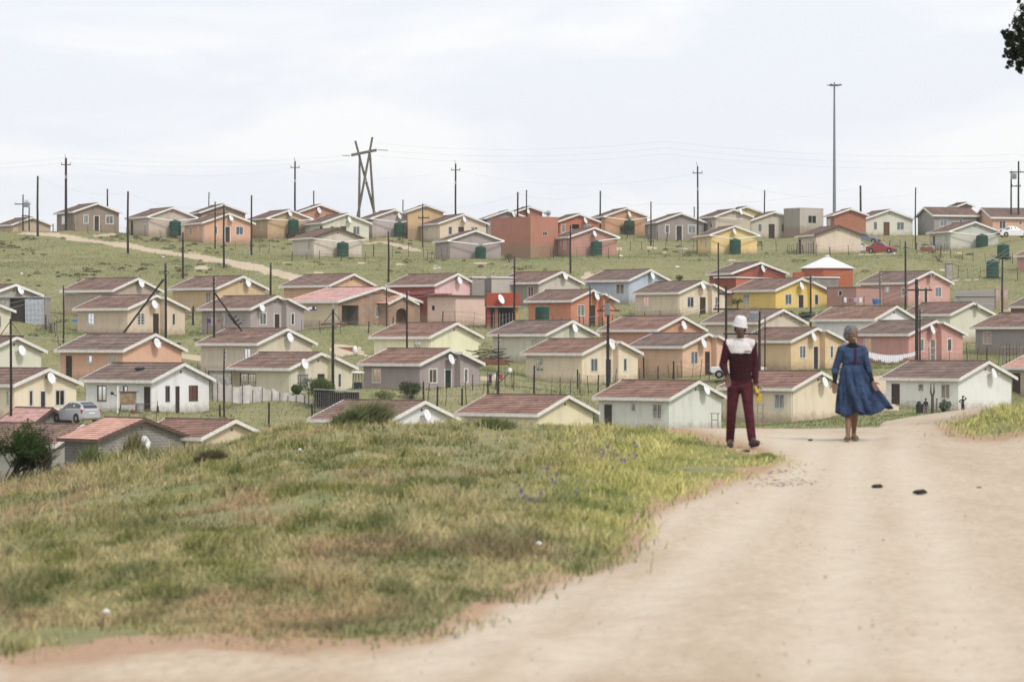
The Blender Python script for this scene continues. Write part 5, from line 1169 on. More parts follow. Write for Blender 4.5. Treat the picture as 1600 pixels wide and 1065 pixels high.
FN = [
 ('fence of leaning posts below the tan house at the left', [(60, 500), (95, 560)], 2.6, 1.3),
 ('fence along the verge of the hatchback yard', [(84, 668), (180, 664), (236, 658)], 2.6, 1.3),
 ('fence beside the peach-orange hilltop house door', [(365, 390), (392, 392), (420, 398)], 2.2, 1.4),
 ('wire fence under the beige house with dark bargeboards', [(455, 408), (500, 405), (570, 408)], 3.0, 1.2),
 ('long post fence across the upper field left of the mauve-grey tank house', [(560, 400), (640, 402), (690, 405)], 2.2, 1.5),
 ('long post fence before the mauve-grey tank house', [(668, 408), (740, 404), (800, 403), (860, 402)], 2.0, 1.5),
 ('fence before the dusty pink house', [(862, 405), (900, 404), (968, 404)], 1.8, 1.3),
 ('fence right of the dusty pink house across the open field', [(985, 392), (1040, 390), (1082, 394)], 2.0, 1.4),
 ('fence right of the bright yellow house', [(1192, 392), (1230, 396), (1275, 398)], 1.5, 1.5),
 ('fence along the blank peach-beige house', [(1275, 399), (1352, 399)], 2.6, 1.3),
 ('fence by the red saloon car', [(1390, 390), (1440, 392), (1480, 396)], 1.8, 1.3),
 ('fence below the cream-green right-hand tank house', [(1470, 402), (1520, 410), (1580, 412)], 1.7, 1.4),
 ('pole-and-wire fence along the lower right slope of the upper field', [(1480, 434), (1530, 438), (1590, 438)], 2.0, 1.4),
 ('fence in front of the peach-walled outbuilding', [(690, 512), (740, 516), (800, 514)], 1.4, 1.6),
 ('fence beneath the tan-cream house', [(985, 502), (1060, 500), (1092, 496)], 1.8, 1.2),
 ('fence in front of the sand-beige house', [(800, 612), (860, 618), (960, 604)], 2.4, 1.6),
 ('short fence right of the sand-beige house', [(970, 597), (1030, 592), (1058, 590)], 1.8, 1.2),
 ('fence before the central mauve-grey house', [(640, 628), (700, 634), (780, 625)], 1.6, 1.6),
 ('fence at the foot of the apricot house', [(1050, 592), (1110, 596), (1130, 596)], 1.5, 1.5),
 ('fence by the dusty rose house', [(1395, 566), (1450, 570), (1510, 568)], 1.9, 1.4),
 ('tall post fence right of the dusty rose house', [(1512, 570), (1560, 572), (1600, 560)], 1.3, 1.9),
 ('fence before the plain grey hilltop house', [(1012, 376), (1060, 378), (1104, 376)], 1.8, 1.1),
 ('fence at the brown-grey hilltop house', [(86, 362), (140, 364), (198, 366)], 2.4, 1.1),
 ('fence below the beige tank house near the dirt track', [(200, 368), (250, 372), (285, 376)], 2.4, 1.1),
 ('fence between the mauve-grey and olive-cream houses', [(300, 592), (330, 600), (352, 604)], 1.8, 1.3),
 ('wire fence across the grass right of the central house', [(742, 610), (800, 606)], 1.6, 1.4),
 ('fence in front of the orange-terracotta house', [(850, 512), (905, 514), (965, 508)], 1.5, 1.2),
 ('fence below the salmon-pink house', [(1330, 474), (1400, 478), (1440, 478)], 1.6, 1.2),
 ('fence before the salmon-roofed brick house', [(470, 520), (530, 522), (610, 520)], 2.4, 1.3),
]
for f in FN: fence(*f)
fence('thin stick fence beside the pale grey-green house at the road crest', [(965, 669), (1010, 669), (1060, 668)], 1.4, 1.1, wire=False)
# thick black strainer posts on the slope
for x, yt, yb, lb in ((246.5, 634, 645, 'black post just behind the lowest left roof'), (344, 632, 652, 'black post in front of the slender pole'), (420, 628, 667, 'black post at the end of the lowest left roof, on the crest'),
                      (488, 630, 655, 'black post left of the weedy shrub'), (118, 634, 660, 'black post in front of the silver hatchback'), (147, 638, 662, 'grey steel post behind the silver hatchback'),
                      (683, 603, 640, 'dark post before the central mauve-grey gable'), (662, 596, 626, 'thin dark post at the corner of the central mauve-grey house'), (763, 596, 622, 'leaning dark post right of the central mauve-grey house'),
                      (834, 571, 618, 'dark post at the left corner of the sand-beige house'), (903, 577, 609, 'dark post before the long wall of the sand-beige house'), (722, 606, 636, 'dark post under the green door'),
                      (926, 645, 672, 'dark post at the right end of the cream-yellow gabled house'), (1006, 558, 592, 'dark post at the right corner of the sand-beige house'), (1053, 564, 595, 'dark post before the orange-brown side wall'),
                      (1042, 462, 494, 'dark post before the tan-cream side wall'), (424, 412, 420, 'stub post beside the dirt track'), (1463, 622, 643, 'pale stick leaning on the front white-grey house')):
    g = gpx(x, yb); m = MB(); hh = zpx(yt, g.y)-g.z; m.tube([(0, 0, -.4), (random.uniform(-.05, .05), 0, hh)], [.075, .065], 8)
    o = m.build('fence_post', M['creosote'] if x != 1463 else M['palepole'], loc=tuple(g)); tag(o, lb, 'post', 'single stout posts standing in the yards')
# white sheeting fence
def sheeting():
    pts = [(324, 596, 619), (340, 598, 620), (363, 602, 623), (395, 604, 629), (425, 609, 637), (450, 613, 638), (476, 620, 639), (489, 627, 639)]; D0 = 228.
    P_ = [Vector((k_(x)*(D0-i*.8), D0-i*.8, 0)) for i, (x, a, b) in enumerate(pts)]
    root = emp('sheeting_fence', (P_[0].x, P_[0].y, zpx(619, D0)), 0, 'patched whitish plastic sheeting fence with rough posts, right of the white cottage', 'fence'); o_ = Vector((P_[0].x, P_[0].y, zpx(619, D0)))
    for i in range(len(pts)-1):
        m = MB(); a, b = P_[i], P_[i+1]; n = 10
        for j in range(n):
            t0, t1 = j/n, (j+1)/n
            def q_(t, top):
                y = a.y+(b.y-a.y)*t; ii = 1 if top else 2; yy = pts[i][ii]+(pts[i+1][ii]-pts[i][ii])*t
                return Vector((a.x+(b.x-a.x)*t, y+.03*math.sin((i*10+t*10)*.9), zpx(yy, y)+(.10*math.sin(t*5+i*2)+.04*math.sin(t*17) if top else -.25)))-o_
            m.quad(q_(t0, 0), q_(t1, 0), q_(t1, 1), q_(t0, 1))
        m.build('sheet', mat('plastic_sheeting', (.84, .77, .73) if i % 2 else (.86, .81, .77), .6, .14, 1.5, bump=.4), root)
        for t in (0, .5):
            p = a.lerp(b, t); z0 = zpx(pts[i][2], p.y); m = MB(); m.tube([Vector((p.x, p.y-.15, z0-.4))-o_, Vector((p.x, p.y-.15, z0+random.uniform(.95, 1.35)))-o_], .035, 6); m.build('post', M['postwood'], root)
sheeting()
# grey picket wall right of the salmon-pink house
def picket():
    D = 300.; root = emp('picket_fence', (k_(1492)*D, D, zpx(472, D)), 0, 'grey upright picket wall with pink gate pillars, right of the salmon-pink house', 'fence'); o_ = Vector(root.location)
    n = 46; pm = MB(); pm.box((-.07, -.015, -.5), (.07, .015, 1)); f0 = None
    for i in range(n):
        t = i/(n-1); x = 1492+(1556-1492)*t; yb = 472+1*t; D_ = D+3*t; p = Vector((k_(x)*D_, D_, zpx(yb, D_)))-o_
        hh = (1.15+.03*(i % 3))*(1+.15*t)
        o = pm.build('picket', M['zincdull'], root) if f0 is None else f0.copy()
        if f0 is None: f0 = o
        else: COL.objects.link(o); o.parent = root
        o.location = p; o.scale = (.8, 1, hh)
    m = MB(); m.box((0, .03, .5), (4.1, .07, .58)); m.build('rail', M['creosote'], root)
    for x in (1558.5, 1571):
        m = MB(); p = Vector((k_(x)*303, 303, zpx(476, 303)))-o_; m.box(tuple(p+Vector((-.22, -.2, -.5))), tuple(p+Vector((.22, .2, 1.6)))); m.box(tuple(p+Vector((-.27, -.25, 1.6))), tuple(p+Vector((.27, .25, 1.7)))); m.build('gate_pillar', wall_mat((196, 160, 150)), root)
picket()
# dark hedge below the canary yellow house
def bush(name, label, x, yb, w, h, D=None, cols=((.035, .055, .02), (.10, .135, .045)), leaf=.05, n=2600, stem=True, sq=.75, cat='bush', near=False, group=None, lobes=7):
    g = (gnear(x, yb) if near else gpx(x, yb)) if D is None else Vector((k_(x)*D, D, zpx(yb, D)))
    rw = w/2/F*g.y; rh = h/2/F*g.y
    root = emp(name, tuple(g), 0, label, cat, group)
    cs = []; rs = []; ns = []
    for i in range(lobes):
        a = random.uniform(0, 6.28); q_ = random.uniform(.2, .6); cs.append((rw*q_*math.cos(a), rw*q_*math.sin(a)*.7, rh*(1+random.uniform(-.4, .35)))); rs.append(rw*random.uniform(.42, .62)); ns.append(n//lobes)
    Vv, Cc = leafcloud(cs, rs, ns, leaf, cols, min(1.1, sq*rh/rw*1.5)); leaves('foliage', Vv, Cc, root)
    if stem:
        m = MB()
        for i in range(5): a = random.uniform(0, 6.28); m.tube([(0, 0, min(-.3, tz(g.x, g.y)-g.z-.2)), (rw*.2*math.cos(a), rw*.2*math.sin(a), rh*.6), (rw*.5*math.cos(a), rw*.5*math.sin(a), rh*1.3)], [.05, .035, .012], 5)
        m.build('stem', M['postwood'], root)
    return root
bush('round_bush', 'large round clipped-looking bush before the olive-cream house', 496, 625, 62, 40, D=222, n=9000, leaf=.045, lobes=12, cols=((.05, .08, .025), (.15, .20, .07)))
bush('round_bush', 'small bush just left of the large round one', 463.5, 617, 20, 20, D=224, n=2400, cols=((.05, .08, .025), (.15, .20, .07)))
bush('garden_shrub', 'dark leafy shrub at the left wall of the central mauve-grey house', 643, 622, 40, 30, D=229, n=3600)
bush('garden_shrub', 'yellow-green shrub left of the dark leafy one at the central house', 598, 628, 46, 22, D=226, n=1400, cols=((.09, .11, .035), (.24, .24, .09)))
bush('garden_shrub', 'dark shrub hiding part of the tank at the orange-peach hilltop house', 980, 368, 26, 20, D=409, cols=((.03, .05, .02), (.14, .12, .05)))
bush('young_tree', 'leafy sapling against the pinkish grey hilltop house', 629, 372, 12, 16, D=409, n=500)
bush('treetop', 'tiny leafy treetop over the parapet of the terracotta annexe', 855, 338, 14, 10, D=408, n=400)
bush('garden_shrub', 'grey-green shrub by the brown-grey gable left of the pole stub', 246, 377, 20, 9, D=None, n=500, cols=((.06, .065, .04), (.15, .14, .09)))
for i, (x, yb, w, h, lb) in enumerate(((1235, 500, 30, 17, 'left end of the dark hedge below the canary yellow house'), (1262, 501, 34, 19, 'middle of the dark hedge behind the pole'), (1290, 500, 30, 15, 'right end of the dark hedge, toward the low annexe'))):
    bush('hedge_bush', lb, x, yb, w, h, D=308-i, cols=((.03, .034, .02), (.075, .085, .04)), leaf=.06, n=1400, group='dark hedge bushes below the yellow house', cat='hedge')
bush('garden_shrub', 'small dark shrub on the slope right of the pale blue house', 1061, 440, 16, 12, D=None, n=600)
bush('garden_shrub', 'broad-leaved plant under the window of the front white-grey house', 1474, 644, 24, 20, D=221, n=420, leaf=.13, cols=((.06, .09, .04), (.26, .32, .20)))
bush('garden_shrub', 'dark shrub behind the right pole of the tan-cream house', 1152, 478, 22, 15, D=318, n=700)
bush('garden_shrub', 'green shrubbery along the base of the brick house', 640, 515, 26, 8, D=282, n=600)
bush('dead_bush', 'brown dry bush in the upper field by the mauve-grey tank house', 796, 408, 18, 14, D=366, n=600, cols=((.07, .06, .04), (.20, .17, .10)))
bush('dead_bush', 'brown bare thicket below the cream-green tank house on the right', 1466, 408, 30, 14, D=None, n=500, cols=((.10, .08, .06), (.24, .19, .14)))
# bare forked trunk by the front house
def forked():
    g = gpx(1457, 646); root = emp('bare_tree', tuple(g), 0, 'thin bare forked tree before the wall of the front white-grey house', 'tree'); s_ = g.y/F
    m = MB(); m.tube([(0, 0, -.3), (0, 0, 26*s_)], [.13, .1], 7); m.build('trunk', M['postwood'], root)
    for a in (-1, 1): m = MB(); m.tube([(0, 0, 25*s_), (a*2.6*s_, 0, 33*s_), (a*2.4*s_, 0, 47*s_)], [.09, .07, .03], 6); m.build('branch', M['postwood'], root)
forked()

# ------------------------------------------------------------------ yard things
def clutter(name, label, x, yb, D, parts, rz=0, cat=None, group=None):
    g = Vector((k_(x)*D, D, zpx(yb, D))) if D else gpx(x, yb)
    root = emp(name, tuple(g), rz, label, cat or name.replace('_', ' '), group)
    for nm, mt, fn in parts:
        m = MB(); fn(m); m.build(nm, mt, root)
    return root
M['hutch'] = mat('old_plywood', (.42, .30, .18), .9, .3, 3); M['redpl'] = mat('red_plastic', (.40, .06, .05), .5, .1, 3); M['bluepl'] = mat('blue_plastic', (.05, .18, .45), .5, .1, 3)
M['black'] = mat('black_plastic', (.02, .02, .025), .5, .1, 3); M['cloth'] = mat('white_cloth', (.80, .80, .84), .9, .08, 6)
clutter('wooden_hutch', 'old plywood hutch against the long white cottage', 200, 639, 217.5, [
    ('panel', M['hutch'], lambda m: m.box((-.55, -.3, .35), (.65, -.26, 1.25))), ('panel', M['hutch'], lambda m: m.box((-.55, -.26, .3), (-.5, .5, 1.2))), ('roof', M['framedark'], lambda m: m.box((-.62, -.4, 1.25), (.72, .6, 1.3))),
    ('leg', M['postwood'], lambda m: m.box((-.55, -.3, -.1), (-.47, -.22, .35))), ('leg', M['postwood'], lambda m: m.box((.57, -.3, -.1), (.65, -.22, .35))), ('shelf', M['hutch'], lambda m: m.box((-.5, -.26, .32), (.65, .5, .36)))])
clutter('steel_drum', 'grey drum beside the white cottage door', 219, 643, 216.5, [('drum', M['metal'], lambda m: m.lathe([(.0, .0), (.26, 0), (.27, .3), (.26, .33), (.27, .6), (.0, .6)], 16)), ('rim', M['wire'], lambda m: m.lathe([(.27, .58), (.285, .6), (.27, .62)], 16))])
clutter('plastic_basin', 'small red basin in the grass by the white cottage', 208, 645, 216, [('basin', M['redpl'], lambda m: m.lathe([(0, .02), (.16, .02), (.24, .2), (.26, .2)], 16)), ('foot_ring', M['redpl'], lambda m: m.lathe([(.16, 0), (.17, .03)], 16))], cat='basin')
clutter('clothes_post', 'white standing pipe in front of the long white cottage', 183.5, 643, 216.5, [('pipe', M['pipe'], lambda m: m.tube([(0, 0, -.2), (.02, 0, 1.85)], .06, 8)), ('bracket', M['black'], lambda m: m.tube([(0, 0, 1.1), (-.35, 0, 1.3)], .03, 6)), ('dish', M['black'], lambda m: m.ell((-.38, -.05, 1.34), (.13, .05, .12)))], cat='pipe')
def bagroof():
    h = [q_ for q_ in HS if q_['xL'] == 124][0]; b = .28*h['W']; pp = h['P0']+h['u']*h['L']*.42+h['v']*b; z = h['zb']+HE+.05+1.27*h['W']/7.4*(b/(h['W']/2))+.1
    root = emp('black_bag', (pp.x, pp.y, z), .3, 'black bag lying on the roof of the long white cottage', 'bag')
    m = MB(); m.ell((0, 0, .05), (.38, .2, .14), 14, 8); m.build('bag', M['black'], root); m = MB(); m.ell((.3, .0, .12), (.12, .1, .09)); m.build('knot', M['black'], root)
bagroof()
clutter('lean_to_shelter', 'dark green-sided lean-to with a flat roof left of the olive-cream house', 345, 613, 238, [
    ('roof', M['zincdull'], lambda m: m.box((-1.1, -.4, 1.75), (1.0, 2, 1.85))), ('side_panel', M['zincdull'], lambda m: m.box((-1, -.2, .5), (.95, -.14, 1.75))), ('post', M['postwood'], lambda m: m.box((-1, -.3, -.5), (-.92, -.22, 1.75))), ('post', M['postwood'], lambda m: m.box((.87, -.3, -.5), (.95, -.22, 1.75)))], cat='shelter')
clutter('wire_cage_shed', 'wire mesh poultry cage with a pale sheet roof under the crossarm pole', 526, 645, 221, [
    ('roof', M['zincdull'], lambda m: m.hexa([(-1.7, -.4, 1.75), (1.7, -.4, 1.55), (1.7, 1.4, 1.55), (-1.7, 1.4, 1.75), (-1.7, -.4, 1.8), (1.7, -.4, 1.6), (1.7, 1.4, 1.6), (-1.7, 1.4, 1.8)])),
    ('mesh_panel', M['wire'], lambda m: [m.tube([(x, -.3, -.2), (x, -.3, 1.6)], .015, 4) for x in np.linspace(-1.6, 1.6, 24)]),
    ('post', M['postwood'], lambda m: [m.box((x-.05, -.36, -.4), (x+.05, -.26, 1.6)) for x in (-1.6, -.5, .6, 1.6)]),
    ('back_panel', M['black'], lambda m: m.box((-1.6, 1.2, -.2), (1.6, 1.25, 1.5))), ('tarpaulin', M['bluepl'], lambda m: m.box((-.35, .3, .2), (.1, .5, .7)))], cat='cage')
clutter('garden_table', 'white-topped table cluttered with poles right of the olive-cream house', 559, 607, 234, [
    ('table_top', M['whiteroof'], lambda m: m.ell((0, 0, 1.25), (.55, .4, .12))), ('leg', M['wire'], lambda m: [m.tube([(x, 0, -.2), (x*.7, .1, 1.2)], .05, 5) for x in (-.45, -.2, .1, .4)]), ('crate', M['black'], lambda m: m.box((-.3, -.2, 0), (.3, .2, .5)))], cat='table')
clutter('wheelbarrow', 'tipped rusty sheet with a white drum on the grass below the brick house', 545, 552, 262, [
    ('rusty_sheet', M['rust'], lambda m: m.quad((-1.1, 0, .55), (.3, -.3, .15), (.6, .2, .35), (.4, .4, .55))), ('drum', M['dish'], lambda m: m.ell((.55, 0, .3), (.22, .2, .38))), ('stick', M['postwood'], lambda m: m.tube([(.7, 0, -.3), (.75, 0, .7)], .03, 5))], cat='scrap')
def woodpile(m):
    for i in range(46): a = random.uniform(-.5, .5); c = Vector((random.uniform(-1.5, 1.5), random.uniform(-.5, .5), random.uniform(.1, 1.5))); d = Vector((math.cos(a)*.8, random.uniform(-.3, .3), math.sin(a)*.5)); m.tube([c-d*.7, c+d*.7], [.05, .03], 5)
clutter('woodpile', 'tangled heap of firewood between the pale yellow and grey-green houses', 765, 572, 257, [('stick', M['postwood'], woodpile), ('sheet', M['rust'], lambda m: m.box((-1, -.6, .1), (1.4, -.5, .6))), ('tray', M['zincdull'], lambda m: m.hexa([(.2, -.5, .9), (1.6, -.5, 1.2), (1.6, .4, 1.2), (.2, .4, .9), (.2, -.5, .95), (1.6, -.5, 1.25), (1.6, .4, 1.25), (.2, .4, .95)]))])
clutter('satellite_dish_on_stand', 'free-standing white dish on a pole beside purple laundry', 797, 601, 236, [('dish', M['dish'], lambda m: m.ell((0, -.1, 1.15), (.16, .08, .2))), ('pole', M['wire'], lambda m: m.tube([(0, 0, -.2), (0, 0, 1.1)], .03, 6)), ('strut', M['postwood'], lambda m: m.tube([(-.9, 0, .1), (-.05, 0, 1.0)], .05, 6))], cat='satellite dish')
clutter('trailer_wreck', 'low dark wreck of timber and sheet in the upper right yard', 1447, 396, None, [('bed', M['zincdull'], lambda m: m.box((-1.2, -.3, .5), (1.3, .8, 1.0))), *[('post', M['postwood'], lambda m, x=x: m.box((x, -.35, -.2), (x+.08, -.27, 1.15))) for x in (-1.3, -.5, .3, 1.2)], ('sheet', M['rust'], lambda m: m.box((-.8, -.4, .2), (.9, -.36, .8)))], cat='scrap')
clutter('white_toilet_hut', 'narrow grey pit toilet hut on the upper right slope', 1483, 437, None, [('wall', wall_mat((150, 142, 138)), lambda m: m.box((-.45, -.4, -.3), (.45, .5, 1.9))), ('door', M['zincdull'], lambda m: m.box((-.3, -.43, 0), (.3, -.405, 1.7))), ('roof', M['zinc'], lambda m: m.box((-.55, -.5, 1.9), (.55, .6, 1.96)))], cat='hut')
clutter('blue_basins', 'bright blue tub below the low pinkish annexe', 1370, 476, 317, [('tub', M['bluepl'], lambda m: m.lathe([(0, 0), (.42, 0), (.5, .6), (0, .6)], 14)), ('rim', M['bluepl'], lambda m: m.lathe([(.5, .58), (.54, .6), (.5, .63)], 14))], cat='tub')
clutter('blue_tarpaulin', 'crumpled blue tarpaulin beside the tan house', 118, 502, None, [('tarpaulin', M['bluepl'], lambda m: m.ell((0, 0, .05), (.45, .3, .2), 9, 5)), ('fold', M['bluepl'], lambda m: m.ell((.25, -.1, .1), (.25, .2, .18), 7, 5))], cat='tarpaulin')
for i, (x, y, lb) in enumerate(((34, 429, 'white plastic bag on the open slope at the left'), (255, 403, 'white plastic bag beside the dirt track'), (315, 521, 'white enamel bucket beside the mauve-grey house'), (1058, 418, 'scattered pale litter above the tan-cream house'), (686, 420, 'pale litter below the long upper fence'), (1397, 397, 'white plastic scrap before the red saloon car'), (1168, 396, 'old white basin right of the bright yellow house'), (970, 401, 'white litter by the dusty pink house'))):
    g = gpx(x, y); m = MB(); m.ell((0, 0, .08), (random.uniform(.14, .3), .15, .12), 7, 5); 
    for j, vv in enumerate(m.v): m.v[j] = tuple(c+random.uniform(-.03, .03) for c in vv)
    tag(m.build('litter', M['cloth'], loc=tuple(g)), lb, 'litter', 'pieces of pale litter in the grass')
# washing lines
def washing(name, label, x0, x1, y, D, ybase, items, sag=.25):
    a = k_(x0)*D; b = k_(x1)*D; zl = zpx(y, D); zb = zpx(ybase, D)
    root = emp(name, (a, D, zb), 0, label, 'washing line'); Lw = b-a; zz = lambda t: zl-zb-4*sag*t*(1-t)
    m = MB(); m.tube([(Lw*t, 0, zz(t)) for t in np.linspace(0, 1, 11)], .012, 4, cap=False); m.build('line', M['cable'], root)
    for s_ in (0, Lw): m = MB(); m.tube([(s_, 0, -.3), (s_, 0, zl-zb+.1)], .04, 6); m.build('post', M['postwood'], root)
    root_items = []
    for (t, w, hh, mt, lb) in items:
        o = MB(); n = 7
        for j in range(n):
            t0 = t+w/Lw*j/n; t1 = t+w/Lw*(j+1)/n; h0 = hh*(1+.15*math.sin(j*2.1)); h1 = hh*(1+.15*math.sin(j*2.1+2.1)); f0 = .04*math.sin(j*2); f1 = .04*math.sin(j*2+2)
            o.quad((Lw*t0, f0*.3, zz(t0)), (Lw*t1, f1*.3, zz(t1)), (Lw*t1, f1, zz(t1)-h1), (Lw*t0, f0, zz(t0)-h0))
        ob = o.build('hanging_cloth', mt, loc=(a, D, zb)); tag(ob, lb, 'laundry', 'clothes pegged on the washing lines')
ni = 11
POS = ['first', 'second', 'third', 'fourth', 'fifth', 'sixth', 'seventh', 'eighth', 'ninth', 'tenth', 'last']
washing('washing_line', 'washing line of small white garments before the dusty rose house', 1356, 1431, 549, 246, 585,
        [(.02+i*.088, .37, random.uniform(.42, .66) if i < 8 else .32, M['cloth'], POS[i]+' small white garment from the left on the long white washing line') for i in range(ni)], .3)
M['c1'] = mat('cloth_red', (.4, .08, .08), .9, .1); M['c2'] = mat('cloth_lilac', (.45, .42, .6), .9, .1); M['c3'] = mat('cloth_purple', (.10, .04, .12), .9, .1)
washing('washing_line', 'washing line of mixed clothes before the low pinkish annexe', 1317, 1350, 464, 313, 480, [(.05, .28, .5, M['cloth'], 'white shirt on the mixed line at the annexe'), (.28, .26, .35, M['c1'], 'red garment on the mixed line at the annexe'), (.52, .3, .42, M['c2'], 'lilac garment on the mixed line at the annexe'), (.78, .3, .5, M['dish'], 'pale towel at the right of the mixed line')], .1)
washing('washing_line', 'short line with dark laundry right of the central mauve-grey house', 762, 789, 583, 238, 602, [(.05, .26, .85, M['c3'], 'long dark purple cloth hanging by the central thin pole'), (.35, .3, .3, M['cloth'], 'small white cloth beside the purple one'), (.62, .35, .5, M['c1'], 'dark red cloth beside the free-standing dish')], .05)
washing('washing_line', 'line of dark clothes across the wall of the braced mauve-grey house', 324, 347, 497, 282, 519, [(.02, .3, .4, M['c3'], 'dark garment at the left of the line on the braced house'), (.35, .3, .25, M['c2'], 'pale garment on the line at the braced house'), (.7, .28, .3, M['c1'], 'reddish garment on the line at the braced house')], .05)
# hung cage frames / steel frames by houses
def frame_stand(label, x, yb, D, w, h):
    clutter('drying_rack', label, x, yb, D, [('upright', M['wire'], lambda m: m.tube([(-w/2, 0, -.3), (-w/2, 0, h)], .035, 5)), ('upright', M['wire'], lambda m: m.tube([(w/2, 0, -.3), (w/2, 0, h)], .035, 5)), ('crossbar', M['wire'], lambda m: m.tube([(-w*.8, 0, h), (w*.8, 0, h)], .03, 5)), ('crossbar', M['wire'], lambda m: m.tube([(-w/2, 0, h*.55), (w/2, 0, h*.55)], .03, 5))], cat='rack', group='small steel drying frames')
frame_stand('thin H-shaped frame before the warm beige house by the man', 1188, 662, 222, .4, 1.45)
frame_stand('slanting frame at the corner of the pale grey-green house', 1117, 668, 219, .45, 1.05)
frame_stand('steel stand in the field left of the bright yellow house', 1064, 404, 370, .45, 1.4)
frame_stand('white-topped frame right of the dusty rose house', 1582, 580, 246, 1.3, 2.0)

# ------------------------------------------------------------------ cars
def car(label, x, yb, D, head, paint, kind='hatch', length=3.9):
    g = Vector((k_(x)*D, D, zpx(yb, D))) if D else gpx(x, yb)
    root = emp('parked_car', tuple(g), head, label, 'car'); s_ = length/3.9
    hatch = kind == 'hatch'; sal = kind == 'saloon'
    # stations from nose (+x) to tail (-x): x, z low, z belt, z roof, half widths low/belt/roof
    st = [(1.95, .38, .55, .56, .62, .60, .58), (1.88, .24, .66, .68, .74, .72, .66), (1.55, .20, .76, .80, .81, .80, .72), (1.0, .18, .84, .88, .83, .82, .74),
          (.72, .18, .90, .95, .83, .82, .72), (.1, .18, .92, 1.40, .83, .82, .60), (-.4, .18, .93, 1.46, .83, .82, .60)]
    if hatch: st += [(-1.15, .18, .95, 1.42, .83, .82, .58), (-1.62, .20, .96, 1.22, .82, .80, .60), (-1.85, .24, .94, .98, .79, .77, .66), (-1.95, .36, .80, .84, .72, .70, .62)]
    else: st += [(-.85, .18, .94, 1.38, .83, .82, .58), (-1.3, .18, .95, .99, .83, .81, .70), (-1.8, .2, .92, .95, .80, .78, .68), (-1.95, .36, .78, .80, .72, .70, .62)]
    st = [(a*s_, b, c, d, e, f, q_) for a, b, c, d, e, f, q_ in st]
    def sec(t):
        a, zl, zb_, zt, wl, wb, wt = t
        return [(a, -wl, zl), (a, -wl*1.01, zl+.16), (a, -wb, zb_), (a, -wt, zt), (a, -wt*.6, zt+.03), (a, wt*.6, zt+.03), (a, wt, zt), (a, wb, zb_), (a, wl*1.01, zl+.16), (a, wl, zl)]
    m = MB(); ss_ = [sec(t) for t in st]
    for A_, B_ in zip(ss_[:-1], ss_[1:]):
        for i in range(10): j = (i+1) % 10; m.quad(A_[i], A_[j], B_[j], B_[i])
    m.quad(*ss_[0]); m.quad(*ss_[-1])
    body = m.build('body', paint, root); 
    bm = bmesh.new(); bm.from_mesh(body.data); bmesh.ops.remove_doubles(bm, verts=bm.verts, dist=.0005); bmesh.ops.recalc_face_normals(bm, faces=bm.faces)
    bm.to_mesh(body.data); bm.free(); bv = body.modifiers.new('round', 'BEVEL'); bv.width = .035; bv.segments = 2
    gl = M['carglass']
    ip = 4
    for sgn in (-1, 1):
        i2, i3 = (2, 3) if sgn < 0 else (7, 6)
        for a, b in ((4, 5), (5, 6), (6, 7), (7, 8)):
            if b >= len(ss_): continue
            A_, B_ = ss_[a], ss_[b]
            if st[b][3]-st[b][2] < .1 and st[a][3]-st[a][2] < .1: continue
            lo = lambda Q_: Vector(Q_[i2]).lerp(Vector(Q_[i3]), .12); hi = lambda Q_: Vector(Q_[i2]).lerp(Vector(Q_[i3]), .86)
            o_ = Vector((0, sgn*.012, .004)); p = [lo(A_), lo(B_), hi(B_), hi(A_)]; c = sum(p, Vector())/4
            q_ = MB(); q_.quad(*[c+(w-c)*.93+o_ for w in p]); q_.build('side_window', gl, root)
    A_, B_ = ss_[4], ss_[5]; q_ = MB(); c = [Vector(A_[3]), Vector(A_[6]), Vector(B_[6]), Vector(B_[3])]; ce = sum(c, Vector())/4; q_.quad(*[ce+(w-ce)*.88+Vector((.02, 0, .035)) for w in c]); q_.build('windscreen', gl, root)
    a, b = (7, 9) if hatch else (7, 8)
    A_, B_ = (ss_[7], ss_[8]); q_ = MB(); c = [Vector(A_[3]), Vector(A_[6]), Vector(B_[6]), Vector(B_[3])]; ce = sum(c, Vector())/4; q_.quad(*[ce+(w-ce)*.86+Vector((-.02, 0, .035)) for w in c]); q_.build('rear_window', gl, root)
    if hatch:
        A_, B_ = (ss_[8], ss_[9]); q_ = MB(); c = [Vector(A_[3]), Vector(A_[6]), Vector(B_[6]), Vector(B_[3])]; ce = sum(c, Vector())/4; q_.quad(*[ce+(w-ce)*.86+Vector((-.03, 0, .03)) for w in c]); q_.build('rear_window', gl, root)
    for xx in (1.28*s_, -1.22*s_):
        for sgn in (-1, 1):
            q_ = MB(); q_.lathe([(.17, -.1), (.29, -.1), (.31, -.07), (.31, .07), (.29, .1), (.17, .1)], 20); w = q_.build('wheel', M['tyre'], root); w.location = (xx, sgn*.76, .31); w.rotation_euler = (R(90), 0, 0)
            q_ = MB(); q_.lathe([(0, .085*-sgn), (.13, .09*-sgn), (.19, .07*-sgn)], 14); q_.build('rim', M['metal'], w)
            q_ = MB(); q_.tube([(xx, sgn*.80, .33), (xx, sgn*.838, .33)], .345, 18); q_.build('wheel_arch', M['tyre'], root)
